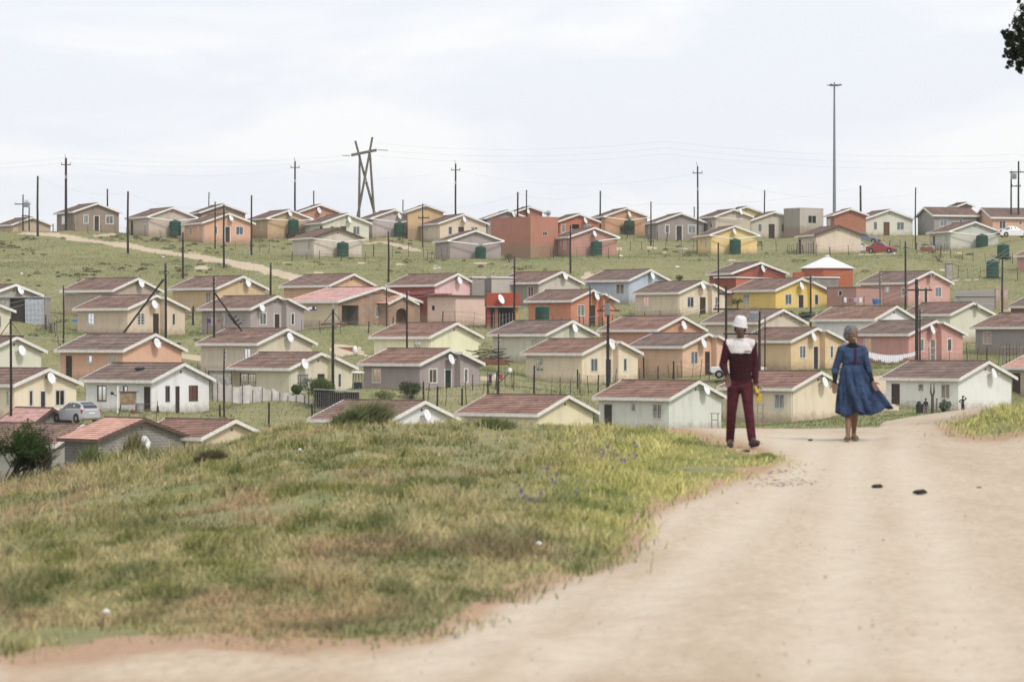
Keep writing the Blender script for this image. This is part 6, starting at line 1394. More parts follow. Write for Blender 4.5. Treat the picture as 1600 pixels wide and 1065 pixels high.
    for sgn in (-1, 1):
        q_ = MB(); q_.hexa([(1.80*s_, sgn*.50, .56), (1.93*s_, sgn*.50, .52), (1.86*s_, sgn*.72, .52), (1.72*s_, sgn*.74, .58), (1.80*s_, sgn*.50, .70), (1.91*s_, sgn*.50, .64), (1.83*s_, sgn*.715, .66), (1.70*s_, sgn*.73, .72)]); q_.build('headlight', M['glassw'], root)
        q_ = MB(); q_.box((-1.93*s_, min(sgn*.55, sgn*.79), .70), (-1.74*s_, max(sgn*.55, sgn*.79), .93)); q_.build('tail_light', M['redpl'], root)
        q_ = MB(); q_.ell((.62*s_, sgn*.93, .98), (.06, .09, .06)); q_.build('mirror', paint, root)
    q_ = MB(); q_.box((-1.99*s_, -.68, .34), (-1.90*s_, .68, .52)); q_.build('bumper', paint if hatch else M['black'], root)
    q_ = MB(); q_.box((1.86*s_, -.6, .30), (1.97*s_, .6, .46)); q_.build('bumper', M['black'], root)
    q_ = MB(); q_.box((-1.985*s_, -.25, .62), (-1.965*s_, .25, .73)); q_.build('number_plate', M['dish'], root)
    return root
def paintm(n, c, met=.3): return mat(n, c, .32, .04, 1, metal=met, spec=.5)
M['carglass'] = mat('car_glass', (.03, .035, .04), .06, .05, 1, spec=.7); M['tyre'] = mat('tyre', (.02, .02, .02), .85, .1, 5); M['glassw'] = mat('lamp_glass', (.6, .6, .62), .15, .05, 3)
car('silver hatchback seen from behind, parked before the cream-yellow house', 119.5, 659.5, 209, R(132), paintm('paint_silver', (.50, .50, .52)), 'hatch', 3.75)
car('red saloon car with its nose to the right in the upper yard', 1377.5, 395.5, 398, R(-25), paintm('paint_red', (.32, .03, .04), .1), 'saloon', 3.9)
car('white hatchback nosing out behind the blank peach-beige house', 1346, 394.5, 405, R(-12), paintm('paint_white', (.75, .75, .76), 0), 'hatch', 3.8)
car('blue-grey car behind the white one in the upper yard', 1352, 380.5, 411, R(-20), paintm('paint_bluegrey', (.20, .23, .28)), 'saloon', 4.0)
car('white saloon cut by the right edge before the peach hilltop house', 1584, 370.5, 400, R(10), paintm('paint_white', (.75, .75, .76), 0), 'saloon', 4.3)
def pickup():
    D = 250.; g = Vector((k_(1154)*D, D, zpx(591, D))); root = emp('pickup_truck', tuple(g), R(-6), 'white pickup truck half hidden behind the man, facing left', 'pickup truck')
    wp = paintm('paint_white', (.75, .75, .76), 0)
    m = MB(); m.box((-2.3, -.8, .45), (-.9, .8, .98)); m.box((-.9, -.82, .4), (.9, .82, .95)); m.box((.9, -.8, .5), (2.3, .8, .95)); b = m.build('body', wp, root); bv = b.modifiers.new('round', 'BEVEL'); bv.width = .06; bv.segments = 2
    m = MB(); m.hexa([(-.95, -.78, .95), (.9, -.78, .95), (.9, .78, .95), (-.95, .78, .95), (-.35, -.62, 1.42), (.75, -.62, 1.42), (.75, .62, 1.42), (-.35, .62, 1.42)]); c = m.build('cab', wp, root); bv = c.modifiers.new('round', 'BEVEL'); bv.width = .05; bv.segments = 2
    m = MB(); m.quad((-.7, -.775, 1.0), (.8, -.775, 1.0), (.72, -.66, 1.36), (-.35, -.66, 1.36)); m.build('side_window', M['carglass'], root)
    m = MB(); m.quad((-.93, -.7, 1.0), (-.93, .7, 1.0), (-.42, .58, 1.38), (-.42, -.58, 1.38)); m.build('windscreen', M['carglass'], root)
    m = MB(); m.box((-2.36, -.75, .5), (-2.29, .75, .82)); m.build('grille', M['black'], root)
    m = MB(); m.box((-2.45, -.8, .32), (-2.2, .8, .5)); m.build('bumper', M['black'], root)
    for sgn in (-1, 1): m = MB(); m.box((-2.38, sgn*.65-.12, .62), (-2.3, sgn*.65+.12, .82)); m.build('headlight', M['glassw'], root)
    for xx in (-1.6, 1.5):
        for sgn in (-1, 1):
            q_ = MB(); q_.lathe([(.17, -.1), (.33, -.1), (.35, -.07), (.35, .07), (.33, .1), (.17, .1)], 18); w = q_.build('wheel', M['tyre'], root); w.location = (xx, sgn*.76, .35); w.rotation_euler = (R(90), 0, 0)
            q_ = MB(); q_.lathe([(0, .1*-sgn), (.19, .09*-sgn)], 12); q_.build('rim', M['metal'], w)
pickup()

# ------------------------------------------------------------------ people
def hull(mb, p0, r0, p1, r1, n=12):
    p0, p1 = Vector(p0), Vector(p1); mb.ell(p0, (r0,)*3, n, 8); mb.ell(p1, (r1,)*3, n, 8); mb.tube([p0, p1], [r0, r1], n)
def chain(mb, rows, seg=20):
    for a, b in zip(rows[:-1], rows[1:]):
        n = max(1, int((a[0]-b[0])/.018))
        for i in range(n):
            t = i/n; t2 = t*t*(3-2*t); q_ = [a[j]+(b[j]-a[j])*(t if j == 0 else t2) for j in range(len(a))]
            mb.ell((q_[3] if len(q_) > 3 else 0, .01, q_[0]), (q_[1], q_[2], .03), seg, 6)
def fuse(name, mb, mats, vox, parent, smooth=6, matfn=None):
    o = mb.build(name, mats, None); r = o.modifiers.new('r', 'REMESH'); r.mode = 'VOXEL'; r.voxel_size = vox; r.use_smooth_shade = True
    s_ = o.modifiers.new('s', 'SMOOTH'); s_.factor = .5; s_.iterations = smooth
    dg = bpy.context.evaluated_depsgraph_get(); dg.update(); me = bpy.data.meshes.new_from_object(o.evaluated_get(dg)); me.name = name
    bpy.data.objects.remove(o); me.materials.clear()
    for q_ in (mats if isinstance(mats, (list, tuple)) else [mats]): me.materials.append(q_)
    if matfn:
        for p in me.polygons: p.material_index = matfn(p.center, p.normal)
    n = bpy.data.objects.new(name, me); COL.objects.link(n); n.parent = parent; return n
def hand(mb, w, d, side, s=1.0, curl=.35, thumb=1):
    """palm from the wrist w along d, five separate curled fingers"""
    w = Vector(w); d = Vector(d).normalized(); f = Vector((0, -1, 0)); sd = d.cross(f).normalized()*side; f = sd.cross(d).normalized()*side
    for t in (-.026, -.009, .009, .026): hull(mb, w+sd*t*.6*s, .013*s, w+d*.075*s+sd*t*s, .012*s, 8)
    for t, ln in ((-.028, .060), (-.0095, .074), (.0095, .080), (.028, .070)):
        b = w+d*.078*s+sd*t*s; m_ = b+(d*.9+f*curl*.5)*ln*.5*s; e = m_+(d*.7+f*curl*1.6)*ln*.5*s
        hull(mb, b, .0092*s, m_, .0085*s, 8); hull(mb, m_, .0085*s, e, .007*s, 8)
    b = w+d*.025*s+sd*.03*s; m_ = b+(d*.55+sd*.75+f*.3)*.036*s; e = m_+(d*.85+sd*.25+f*.5)*.032*s
    hull(mb, b, .012*s, m_, .0105*s, 8); hull(mb, m_, .0105*s, e, .008*s, 8)
SK = {'m': mat('skin_dark', (.125, .066, .043), .5, .12, 9, spec=.4), 'w': mat('skin_brown', (.20, .105, .066), .5, .12, 9, spec=.4)}
def skull(mb, c, s=1.0, turn=0.0, jaw=1.0):
    Rz = Matrix.Rotation(turn, 3, 'Z'); c = Vector(c); q = lambda x, y, z: c+Rz @ Vector((x*s, y*s, z*s))
    mb.ell(q(0, .012, .03), (.073*s, .092*s, .088*s), 18, 12, rot=Rz)
    mb.ell(q(0, -.022, -.028), (.060*s, .070*s, .078*s), 16, 10, rot=Rz)
    mb.ell(q(0, -.045, -.078), (.036*s*jaw, .036*s, .028*s), 12, 8)            # chin
    for a in (-1, 1):
        mb.ell(q(a*.036, -.066, -.022), (.022*s, .018*s, .018*s), 10, 6)         # cheekbone
        mb.ell(q(a*.028, -.080, .022), (.026*s, .012*s, .008*s), 10, 6)          # brow
        mb.ell(q(a*.077, .006, -.012), (.010*s, .020*s, .032*s), 8, 6)           # ear
        mb.ell(q(a*.012, -.096, -.026), (.010*s, .010*s, .008*s), 8, 6)
    hull(mb, q(0, -.084, .012), .008*s, q(0, -.103, -.022), .012*s, 8)           # nose
    mb.ell(q(0, -.089, -.052), (.026*s, .012*s, .007*s), 10, 6); mb.ell(q(0, -.087, -.062), (.022*s, .011*s, .007*s), 10, 6)   # lips
    return q, Rz
def man():
    g = gnear(1157, 699); root = emp('person', tuple(g), 0, 'man in white bucket hat, maroon sweater with white yoke and maroon trousers, holding yellow gloves', 'person')
    s_ = g.y/F; Z0 = (CY-699)*s_
    lift = g.z-Z0
    hc = (-.005, -.02, 1.565)
    shL, elL, wrL = (-.168, .01, 1.365), (-.232, .04, 1.09), (-.180, -.13, .945); shR, elR, wrR = (.156, .01, 1.365), (.200, .06, 1.08), (.198, -.05, .835)
    hipL, knL, anL = (-.085, 0, .84), (-.118, .0, .46), (-.130, .12, .095); hipR, knR, anR = (.075, 0, .84), (.098, -.13, .49), (.135, -.20, .125)
    b = MB(); q, Rz = skull(b, hc, .95, R(-6))
    hull(b, (0, .008, 1.50), .050, (0, .015, 1.38), .060); 
    for z, rx, ry in ((1.32, .165, .095), (1.20, .155, .10), (1.06, .135, .095), (.94, .135, .10), (.86, .14, .105)): b.ell((0, .01, z), (rx, ry, .11))
    for S_, E_, W_ in ((shL, elL, wrL), (shR, elR, wrR)): b.ell(S_, (.062,)*3); hull(b, S_, .05, E_, .038); hull(b, E_, .038, W_, .026)
    for H_, K_, A_ in ((hipL, knL, anL), (hipR, knR, anR)): hull(b, H_, .082, K_, .054); hull(b, K_, .052, A_, .034)
    hand(b, wrL, (.1, -.15, -1), 1, 1.08, .5); hand(b, wrR, (.05, -.2, -1), -1, 1.08, .9)
    hull(b, anL, .034, (-.135, -.06, .035), .034); hull(b, anR, .034, (.185, -.36, .055), .032)
    fuse('body', b, SK['m'], .0065, root, 5)
    hl = mat('hair_black', (.012, .011, .010), .9, .1, 12); m = MB(); m.ell(q(0, .022, .028), (.081, .094, .086), rot=Rz); m.ell(q(0, .05, -.03), (.07, .06, .06), rot=Rz); fuse('hair', m, hl, .01, root, 4)
    # sweater
    m = MB()
    chain(m, [(1.425, .078, .060), (1.395, .125, .078), (1.345, .165, .100), (1.25, .168, .112), (1.12, .158, .112), (1.0, .150, .112), (.93, .155, .116), (.885, .158, .118), (.86, .148, .110), (.84, .14, .105)], 22)
    for a, z0 in ((-1, 1.41), (1, 1.41)): hull(m, (a*.065, .015, 1.412), .042, (a*.155, .01, 1.375), .058)
    for S_, E_, W_ in ((shL, elL, wrL), (shR, elR, wrR)): m.ell(S_, (.068,)*3); hull(m, S_, .060, E_, .050); hull(m, E_, .050, Vector(E_).lerp(Vector(W_), .93), .034)
    mar = mat('knit_maroon', (.040, .007, .012), .95, .25, 30, bump=.5, bscale=120); ml = mat('knit_maroon_sleeve', (.062, .010, .020), .95, .2, 30, bump=.5, bscale=120); wh = mat('knit_white', (.72, .68, .68), .95, .08, 30, bump=.4, bscale=120)
    def fn(c, n):
        ed = .150-.35*max(0, c.z-1.33)+.02
        if c.z > 1.245+.25*c.x*c.x and abs(c.x) < (.190 if c.z > 1.375 else .128+(c.z-1.245)*.48) and c.z < 1.50: return 1
        if abs(c.x) > .150 : return 2
        return 0
    fuse('sweater', m, [mar, wh, ml], .0075, root, 6, fn)
    m = MB(); m.tube([(.066*math.cos(t), .012+.056*math.sin(t), 1.432+.022*math.sin(t)) for t in np.linspace(0, 2*math.pi, 25)], .011, 8, cap=False); m.build('neckband', mar, root, smooth=True)
    m = MB(); m.box((.045, -.131, 1.262), (.125, -.108, 1.278)); m.build('chest_stripe', M['black'], root)
    # trousers
    m = MB(); m.ell((0, .01, .87), (.150, .112, .08), 18, 10); m.ell((0, .01, .80), (.155, .115, .09), 18, 10)
    for H_, K_, A_ in ((hipL, knL, anL), (hipR, knR, anR)):
        hull(m, H_, .092, K_, .066); hull(m, K_, .066, Vector(A_)-Vector((0, 0, .0)), .056); a = Vector(A_)
    tr = mat('trousers_maroon', (.085, .014, .024), .9, .25, 10, bump=.6, bscale=18); fuse('trousers', m, tr, .0075, root, 5)
    sh = mat('shoe_brown', (.05, .038, .03), .6, .2, 9)
    for A_, toe, rr in ((anL, (-.137, -.10, .035), 1), (anR, (.190, -.42, .075), 1)):
        a = Vector(A_); t = Vector(toe); heel = Vector((a.x, a.y+.02, max(.035, a.z-.07))); m = MB(); hull(m, heel, .045, heel.lerp(t, .5)+Vector((0, 0, .008)), .046); hull(m, heel.lerp(t, .5), .046, t, .038); hull(m, heel+Vector((0, 0, .03)), .042, a+Vector((0, 0, .0)), .04)
        o = fuse('shoe', m, sh, .008, root, 4); 
        m = MB(); hull(m, heel-Vector((0, 0, .022)), .03, t-Vector((0, 0, .022)), .026); fuse('sole', m, M['tyre'], .008, o, 2)
    # hat
    m = MB(); hc_ = q(0, .005, .074); pf = [(.107, -.042), (.109, -.034), (.087, .002), (.0845, .010), (.083, .045), (.076, .078), (.057, .098), (.03, .107), (0, .109)]
    m.lathe([(r_, z) for r_, z in pf], 32, org=(0, 0, 0)); ht = m.build('bucket_hat', mat('hat_white', (.72, .72, .74), .9, .08, 20, bump=.3, bscale=60), root, smooth=True); ht.location = hc_; ht.rotation_euler = (R(7), R(9), 0)
    sd = ht.modifiers.new('t', 'SOLIDIFY'); sd.thickness = .006
    m = MB(); m.tube([(.0865*math.cos(t), .0865*math.sin(t), .014) for t in np.linspace(0, 2*math.pi, 33)], .006, 6, cap=False); m.build('hat_band', M['cloth'], ht)
    ey = mat('eye_white', (.5, .48, .45), .3, .05, 3); ek = mat('eye_iris', (.012, .008, .006), .3, .05, 3)
    for a in (-1, 1): m = MB(); m.ell(q(a*.030, -.081, .004), (.013, .009, .0065), 10, 6); e = m.build('eye', ey, root, smooth=True); m = MB(); m.ell(q(a*.030, -.087, .004), (.006, .005, .006), 8, 6); m.build('iris', ek, e)
    # yellow gloves, held: a thing of its own
    wv = Vector(wrR)+Vector((.01, -.03, -.085)); m = MB()
    hull(m, wv, .026, wv+Vector((.02, -.01, -.06)), .03)
    for dx, l in ((-.02, .07), (-.005, .10), (.012, .085), (.03, .065), (.05, .03)): hull(m, wv+Vector((.015+dx*.6, -.02, -.05)), .012, wv+Vector((.02+dx*1.1, -.03, -.06-l)), .009, 8)
    hull(m, wv, .02, wv+Vector((-.02, .01, .05)), .02)
    gl = fuse('work_gloves', m, mat('glove_yellow', (.55, .40, .03), .8, .1, 9), .007, None, 3); gl.location = g; tag(gl, 'yellow work gloves dangling from the hand of the man in the hat', 'gloves')
    return root
man()
def woman():
    g = gnear(1330, 688); root = emp('person', tuple(g), 0, 'smiling grey-haired woman in a long blue dress blown to one side, walking on the road', 'person')
    hc = (.008, -.03, 1.475); hs = .98
    shL, elL, wrL = (-.155, .01, 1.262), (-.215, .05, .985), (-.235, -.05, .79); shR, elR, wrR = (.185, .01, 1.262), (.235, .02, .985), (.285, -.12, .81)
    hipL, knL, anL = (-.06, 0, .80), (-.040, -.03, .43), (-.062, -.16, .085); hipR, knR, anR = (.09, 0, .80), (.058, .03, .43), (.048, .12, .085)
    b = MB(); q, Rz = skull(b, hc, hs, R(16), 1.05)
    hull(b, (.012, .0, 1.40), .050, (.02, .01, 1.30), .058)
    for z, rx, ry in ((1.22, .150, .095), (1.10, .135, .10), (.98, .125, .095), (.86, .15, .11), (.78, .155, .115)): b.ell((.015, .01, z), (rx, ry, .10))
    for S_, E_, W_ in ((shL, elL, wrL), (shR, elR, wrR)): b.ell(S_, (.040,)*3); hull(b, S_, .036, E_, .034); hull(b, E_, .036, W_, .024)
    for H_, K_, A_ in ((hipL, knL, anL), (hipR, knR, anR)): hull(b, H_, .085, K_, .054); m_ = Vector(K_).lerp(Vector(A_), .35)+Vector((0, .015, 0)); hull(b, K_, .048, m_, .050); hull(b, m_, .050, A_, .030)
    hand(b, wrL, (-.02, -.1, -1), 1, 1.0, .5); hand(b, wrR, (.45, -.25, -.85), -1, 1.0, .35)
    hull(b, anL, .030, (-.092, -.30, .045), .028); hull(b, anR, .030, (.062, -.02, .03), .028); hull(b, anL, .032, (-.055, -.13, .04), .032); hull(b, anR, .032, (.045, .14, .045), .032)
    fuse('body', b, SK['w'], .0065, root, 5)
    hr = mat('hair_grey', (.30, .30, .31), .95, .35, 22, c2=(.05, .05, .055), bump=.8, bscale=80); m = MB()
    m.ell(q(-.004, .028, .048), (.098, .10, .088), 18, 12, rot=Rz); m.ell(q(-.014, .06, -.012), (.092, .074, .090), rot=Rz)
    for a in (-1, 1): m.ell(q(a*.074, .02, -.01), (.018, .040, .045), rot=Rz)
    fuse('hair', m, hr, .009, root, 4)
    ey = mat('eye_white', (.5, .48, .45), .3, .05, 3); ek = mat('eye_iris', (.012, .008, .006), .3, .05, 3)
    for a in (-1, 1): m = MB(); m.ell(q(a*.030, -.080, .002), (.011, .008, .005), 10, 6); e = m.build('eye', ey, root, smooth=True); m = MB(); m.ell(q(a*.030, -.086, .002), (.005, .004, .005), 8, 6); m.build('iris', ek, e)
    m = MB(); m.tube([q(x, -.0935-.25*(.0009-x*x)*10*0-.004*math.cos(x*60), -.057+abs(x)*abs(x)*5) for x in np.linspace(-.021, .021, 7)], .0035, 6); m.build('teeth', mat('teeth', (.6, .56, .5), .3, .03, 3), root)
    # dress: bodice and sleeves
    blue = mat('dress_blue', (.045, .080, .165), .85, .35, 4.5, c2=(.012, .024, .060), bump=.7, bscale=14)
    m = MB()
    chain(m, [(1.325, .085, .060, .016), (1.29, .135, .08, .016), (1.24, .160, .102, .016), (1.17, .158, .122, .016), (1.10, .148, .116, .016), (1.04, .140, .108, .016), (1.01, .138, .106, .016)], 22)
    for S_, E_, W_, a in ((shL, elL, wrL, -1), (shR, elR, wrR, 1)):
        S_ = tuple(Vector(S_)+Vector((-a*.018, 0, .0))); m.ell(S_, (.060,)*3); hull(m, (a*.10+.016, .01, 1.285), .045, S_, .056); hull(m, S_, .056, E_, .052); hull(m, E_, .054, Vector(E_).lerp(Vector(W_), .22), .052)
    fuse('bodice', m, blue, .0075, root, 6)
    # skirt: folds, blown towards the right and back
    m = MB(); n = 72; rows = [(1.045, -.0, .0, .140, .108, 0), (1.0, .0, .0, .150, .115, .004), (.92, .005, .0, .172, .135, .008), (.80, .020, .01, .195, .155, .014), (.68, .045, .02, .215, .175, .020), (.56, .075, .03, .240, .19, .026), (.45, .10, .04, .275, .20, .030), (.36, .12, .05, .30, .205, .034)]
    R_ = []
    for z, cx_, cy_, rx, ry, fo in rows:
        ring = []
        for k in range(n):
            t = 2*math.pi*k/n; f = fo*2.0*(math.sin(8*t+z*6)+.7*math.sin(13*t+z*9+1)+.4*math.sin(21*t+2)); r_ = 1; c, s_ = math.cos(t), math.sin(t)
            bl = max(0, c)**2*(1.045-z)*.16; zz = z+max(0, c)**1.5*(1.045-z)*.14-.05*math.sin(5*t+1)*(1.045-z)
            ring.append((cx_+.015+(rx+f*.8)*c+bl, cy_-.01+(ry+f*.7+.02)*s_, zz))
        R_.append(ring)
    for ring in R_: m.v += ring
    for i in range(len(R_)-1):
        for k in range(n): k2 = (k+1) % n; m.f.append((i*n+k, i*n+k2, (i+1)*n+k2, (i+1)*n+k)); m.m.append(0)
    sk = m.build('skirt', blue, root, smooth=True); sd = sk.modifiers.new('t', 'SOLIDIFY'); sd.thickness = .006; ss = sk.modifiers.new('s', 'SUBSURF'); ss.levels = 1; ss.render_levels = 1
    pur = mat('piping_purple', (.09, .015, .075), .9, .2, 20)
    m = MB(); m.tube([(.016+.146*math.cos(t), .005+.114*math.sin(t), 1.045) for t in np.linspace(0, 2*math.pi, 33)], .011, 6, cap=False); m.build('waistband', mat('waistband_dark_blue', (.02, .025, .08), .9, .1, 9), root)
    m = MB(); P_ = [(.055, -.095, 1.285), (.055, -.126, 1.22), (.052, -.134, 1.14), (.05, -.123, 1.06), (.05, -.124, 1.01)]; m.tube(P_, .012, 6); m.build('front_piping', pur, root)
    m = MB(); m.tube([(.03+.11*math.cos(t), -.01+.095*math.sin(t), 1.09+.0*t) for t in np.linspace(math.pi*1.05, math.pi*1.95, 12)], .006, 6); m.build('chest_piping', pur, root)
    blk = mat('undershirt_black', (.012, .011, .013), .9, .2, 20)
    m = MB(); m.ell((.018, .0, 1.305), (.098, .080, .032), 18, 8); hull(m, (.018, .005, 1.33), .062, (.018, .005, 1.30), .075); fuse('scarf', m, blk, .008, root, 4)
    for E_, W_ in ((elL, wrL), (elR, wrR)):
        m = MB(); hull(m, Vector(E_).lerp(Vector(W_), .1), .044, Vector(E_).lerp(Vector(W_), .93), .031); fuse('sleeve', m, blk, .008, root, 3)
    m = MB(); hull(m, (-.010, -.155, .56), .03, (.025, -.17, .40), .045)
    for j, v in enumerate(m.v): pass
    sn = mat('sandal_tan', (.20, .15, .10), .7, .2, 9)
    for hx, hy, tx, ty in ((-.056, -.13, -.098, -.34), (.044, .15, .066, -.06)):
        m = MB(); 
        for i in range(6): t = i/5; m.ell((hx+(tx-hx)*t, hy+(ty-hy)*t, .012), (.034+.008*t, .035, .012), 10, 6)
        o = fuse('sandal', m, sn, .007, root, 2); m = MB()
        for t in (.35, .75): cx_, cy_ = hx+(tx-hx)*t, hy+(ty-hy)*t; m.tube([(cx_+.042*math.cos(a), cy_, .015+.05*math.sin(a)) for a in np.linspace(0, math.pi, 9)], .008, 6)
        m.build('strap', sn, o)
woman()
def child(label, x, yb, D, hgt, top, bottom, pose):
    g = Vector((k_(x)*D, D, zpx(yb, D))); root = emp('person', tuple(g), 0, label, 'person', None); s = hgt/1.2
    b = MB(); b.ell((0, 0, 1.10*s), (.075*s, .085*s, .10*s)); b.ell((0, -.03*s, 1.06*s), (.055*s, .06*s, .06*s)); b.ell((0, -.09*s, 1.08*s), (.012*s, .014*s, .015*s))
    hull(b, (0, 0, 1.02*s), .04*s, (0, 0, .94*s), .045*s)
    for z, rx in ((.86, .115), (.74, .105), (.62, .105), (.54, .11)): b.ell((0, 0, z*s), (rx*s, .075*s, .09*s))
    for a, (E_, W_) in zip((-1, 1), pose): hull(b, (a*.12*s, 0, .90*s), .036*s, (E_[0]*s, E_[1]*s, E_[2]*s), .028*s); hull(b, (E_[0]*s, E_[1]*s, E_[2]*s), .028*s, (W_[0]*s, W_[1]*s, W_[2]*s), .02*s); hand(b, (W_[0]*s, W_[1]*s, W_[2]*s), (0, -.1, -1) if W_[2] < .8 else (-a*.3, 0, .9), -a, .75*s)
    for a in (-1, 1): hull(b, (a*.06*s, 0, .52*s), .06*s, (a*.065*s, -.02*s, .28*s), .042*s); hull(b, (a*.065*s, -.02*s, .28*s), .04*s, (a*.07*s, 0, .05*s), .026*s); hull(b, (a*.07*s, 0, .03*s), .025*s, (a*.075*s, -.12*s, .025*s), .024*s)
    fuse('body', b, SK['m'], .009, root, 4)
    m = MB()
    for z, rx in ((.91, .115), (.86, .13), (.74, .12), (.62, .118)): m.ell((0, 0, z*s), (rx*s, .09*s, .07*s))
    for a, (E_, W_) in zip((-1, 1), pose): hull(m, (a*.12*s, 0, .90*s), .048*s, (E_[0]*s, E_[1]*s, E_[2]*s), .040*s); hull(m, (E_[0]*s, E_[1]*s, E_[2]*s), .04*s, tuple(E_[i]*s*.4+W_[i]*s*.6 for i in range(3)), .034*s)
    fuse('shirt', m, top, .01, root, 4)
    m = MB(); m.ell((0, 0, .54*s), (.122*s, .088*s, .08*s))
    for a in (-1, 1): hull(m, (a*.06*s, 0, .52*s), .070*s, (a*.065*s, -.02*s, .28*s), .054*s); hull(m, (a*.065*s, -.02*s, .28*s), .054*s, (a*.07*s, 0, .12*s), .046*s)
    fuse('trousers', m, bottom, .01, root, 4)
    m = MB(); m.ell((0, .012*s, 1.13*s), (.082*s, .09*s, .085*s)); fuse('hair', m, mat('hair_black', (.012, .011, .010), .9, .1, 12), .01, root, 2)
NV = mat('cloth_navy', (.02, .022, .04), .9, .2, 9); GB = mat('cloth_greybrown', (.16, .13, .12), .9, .3, 9)
child('small child standing with arms down beside the forked tree', 1446.5, 647, 217, 1.17, NV, GB, (((-.16, .02, .72), (-.17, -.03, .55)), ((.16, .02, .72), (.17, -.03, .55))))
child('child in dark clothes with one hand raised to the head at the house corner', 1504.5, 643.5, 217, 1.18, NV, NV, (((-.27, .0, .80), (-.13, -.05, .70)), ((.26, -.02, 1.0), (.10, -.08, 1.14))))
clutter('rubbish_bin', 'black bin with a bicycle hoop beside the front white-grey house', 1437, 645, 217.3, [('bin', M['black'], lambda m: m.lathe([(0, 0), (.24, 0), (.30, .6), (.28, .66), (0, .66)], 14)), ('hoop', M['wire'], lambda m: m.tube([(-.5+.9*math.cos(t), .1, .1+.75*math.sin(t)) for t in np.linspace(.5, 3.0, 12)], .02, 5)), ('bag', M['black'], lambda m: m.ell((-.05, 0, .72), (.16, .16, .16), 8, 6))], cat='bin')

# ------------------------------------------------------------------ near ground: clods, stones, flowers
dung = mat('dark_clod', (.05, .038, .028), .95, .3, 14, bump=.6)
for x, y, w, lb in ((1370.5, 761, 20, 'left of the two dark clods lying close together on the dirt road'), (1437, 770.5, 23, 'right of the two dark clods lying close together on the dirt road'), (1165.5, 706, 14, 'dark clod at the feet of the man in the hat'), (1266, 688, 9, 'small dark clod in the road between the man and the woman'), (1530, 762, 8, 'tiny dark stone on the right of the road')):
    g = gnear(x, y); r_ = w/2/F*g.y; m = MB(); m.ell((0, 0, r_*.12), (r_, r_*.8, r_*.30), 14, 9); m.ell((r_*.3, -.01, r_*.28), (r_*.5, r_*.5, r_*.22), 10, 7)
    for j, v in enumerate(m.v): p = Vector(v); k = 1+.25*(vnoise(np.array([p.x*60+x]), np.array([p.y*60+p.z*40]), 5)[0]-.5); m.v[j] = tuple(p*k)
    tag(m.build('clod', dung, loc=tuple(g), smooth=True), lb, 'clod', 'dark clods on the road')
for x, y, lb in ((468.5, 709, 'white plastic lid lying on the grass bank'), (166, 968, 'pale crumpled cup near the bottom left edge of the grass'), (842, 861, 'pale scrap on the bare edge of the bright green grass')):
    g = gnear(x, y); m = MB(); m.ell((0, 0, .03), (.022, .02, .016), 8, 6); tag(m.build('litter', M['cloth'], loc=tuple(g+Vector((0, 0, .02)))), lb, 'litter', 'pieces of pale litter in the grass')
st = MB(); 
for i in range(700):
    D = 14*(50/14)**random.random(); k = random.uniform(-.16, .2); X = k*D
    if grassmask(np.array([X]), np.array([D]))[0]: continue
    z = tz(X, D); r_ = random.uniform(.003, .009)*(1 if random.random() < .95 else 1.8); st.ell((X, D, z+r_*.2), (r_, r_*.9, r_*.6), 6, 4)
tag(st.build('pebbles', mat('pebble', (.40, .32, .24), .9, .3, 2, c2=(.5, .42, .33))), 'small pebbles strewn over the dirt road', 'pebbles', kind='stuff')
cr = MB()
for i in range(110):
    x = random.gauss(1228, 24); y = random.choice((738, 748, 755, 757))+random.gauss(0, 2.2); g = gnear(x, y); r_ = random.uniform(.004, .012); cr.ell((g.x, g.y, g.z+r_*.1), (r_*2.2, r_, r_*.3), 6, 4)
tag(cr.build('dung_crumbs', mat('dung_crumb', (.24, .165, .11), .95, .3, 14)), 'trampled brown crumbs smeared on the road near the grass tip', 'dung crumbs', kind='stuff')
# purple flowers
fc = []; fr = []; fn = []
for x, y, k in ((950, 728, 6), (985, 735, 5), (935, 722, 3), (965, 740, 3), (820, 800, 3), (850, 765, 3), (875, 770, 2), (910, 803, 1), (845, 815, 2), (1000, 715, 2)):
    for i in range(k):
        g = gnear(x+random.gauss(0, 9), y+random.gauss(0, 3)); fc.append(tuple(g+Vector((0, 0, random.uniform(.10, .2))))); fr.append(.02); fn.append(13)
Vv, Cc = leafcloud(fc, fr, fn, .012, ((.20, .13, .34), (.36, .27, .52)), 1.0)
tag(leaves('wild_flowers', Vv, Cc), 'small purple wild flowers in the bright green grass', 'wild flowers', kind='stuff')
# weeds on the bank crest
def tuft(name, label, x, yb, w, h, n, cols, group=None, sprd=.5):
    g = gnear(x, yb); rw = w/2/F*g.y; rh = h/F*g.y; a = RNG.normal(0, rw*.4, n); b = RNG.normal(0, rw*.35, n)
    base = np.c_[a, b, np.zeros(n)]; base[:, 2] = terrain(a+g.x, b+g.y)-g.z
    hh = rh*RNG.uniform(.35, 1.05, n)*np.exp(-(a/rw)**2*1.2); t = RNG.random(n); C = mixc(cols[0], cols[1], t)
    o = blades(name, base, hh, RNG.uniform(.01, .025, n), C, sprd); o.location = g; tag(o, label, 'weeds' if 'weed' in name else 'shrub', group); return o
tuft('weed_clump', 'tall feathery weed shrub on the crest before the white-gabled roof', 570, 664, 84, 50, 3200, ((.15, .165, .08), (.36, .36, .19)), sprd=1.1)
tuft('weed_clump', 'green weeds at the left foot of the tall feathery shrub', 545, 664, 70, 34, 1500, ((.06, .10, .04), (.20, .23, .10)), sprd=.8)
tuft('grass_tussock', 'dark grass tussock on the bank below the lowest left gable', 325, 724, 70, 26, 1800, ((.07, .075, .035), (.20, .16, .09)), 'dark tussocks on the near bank', .9)
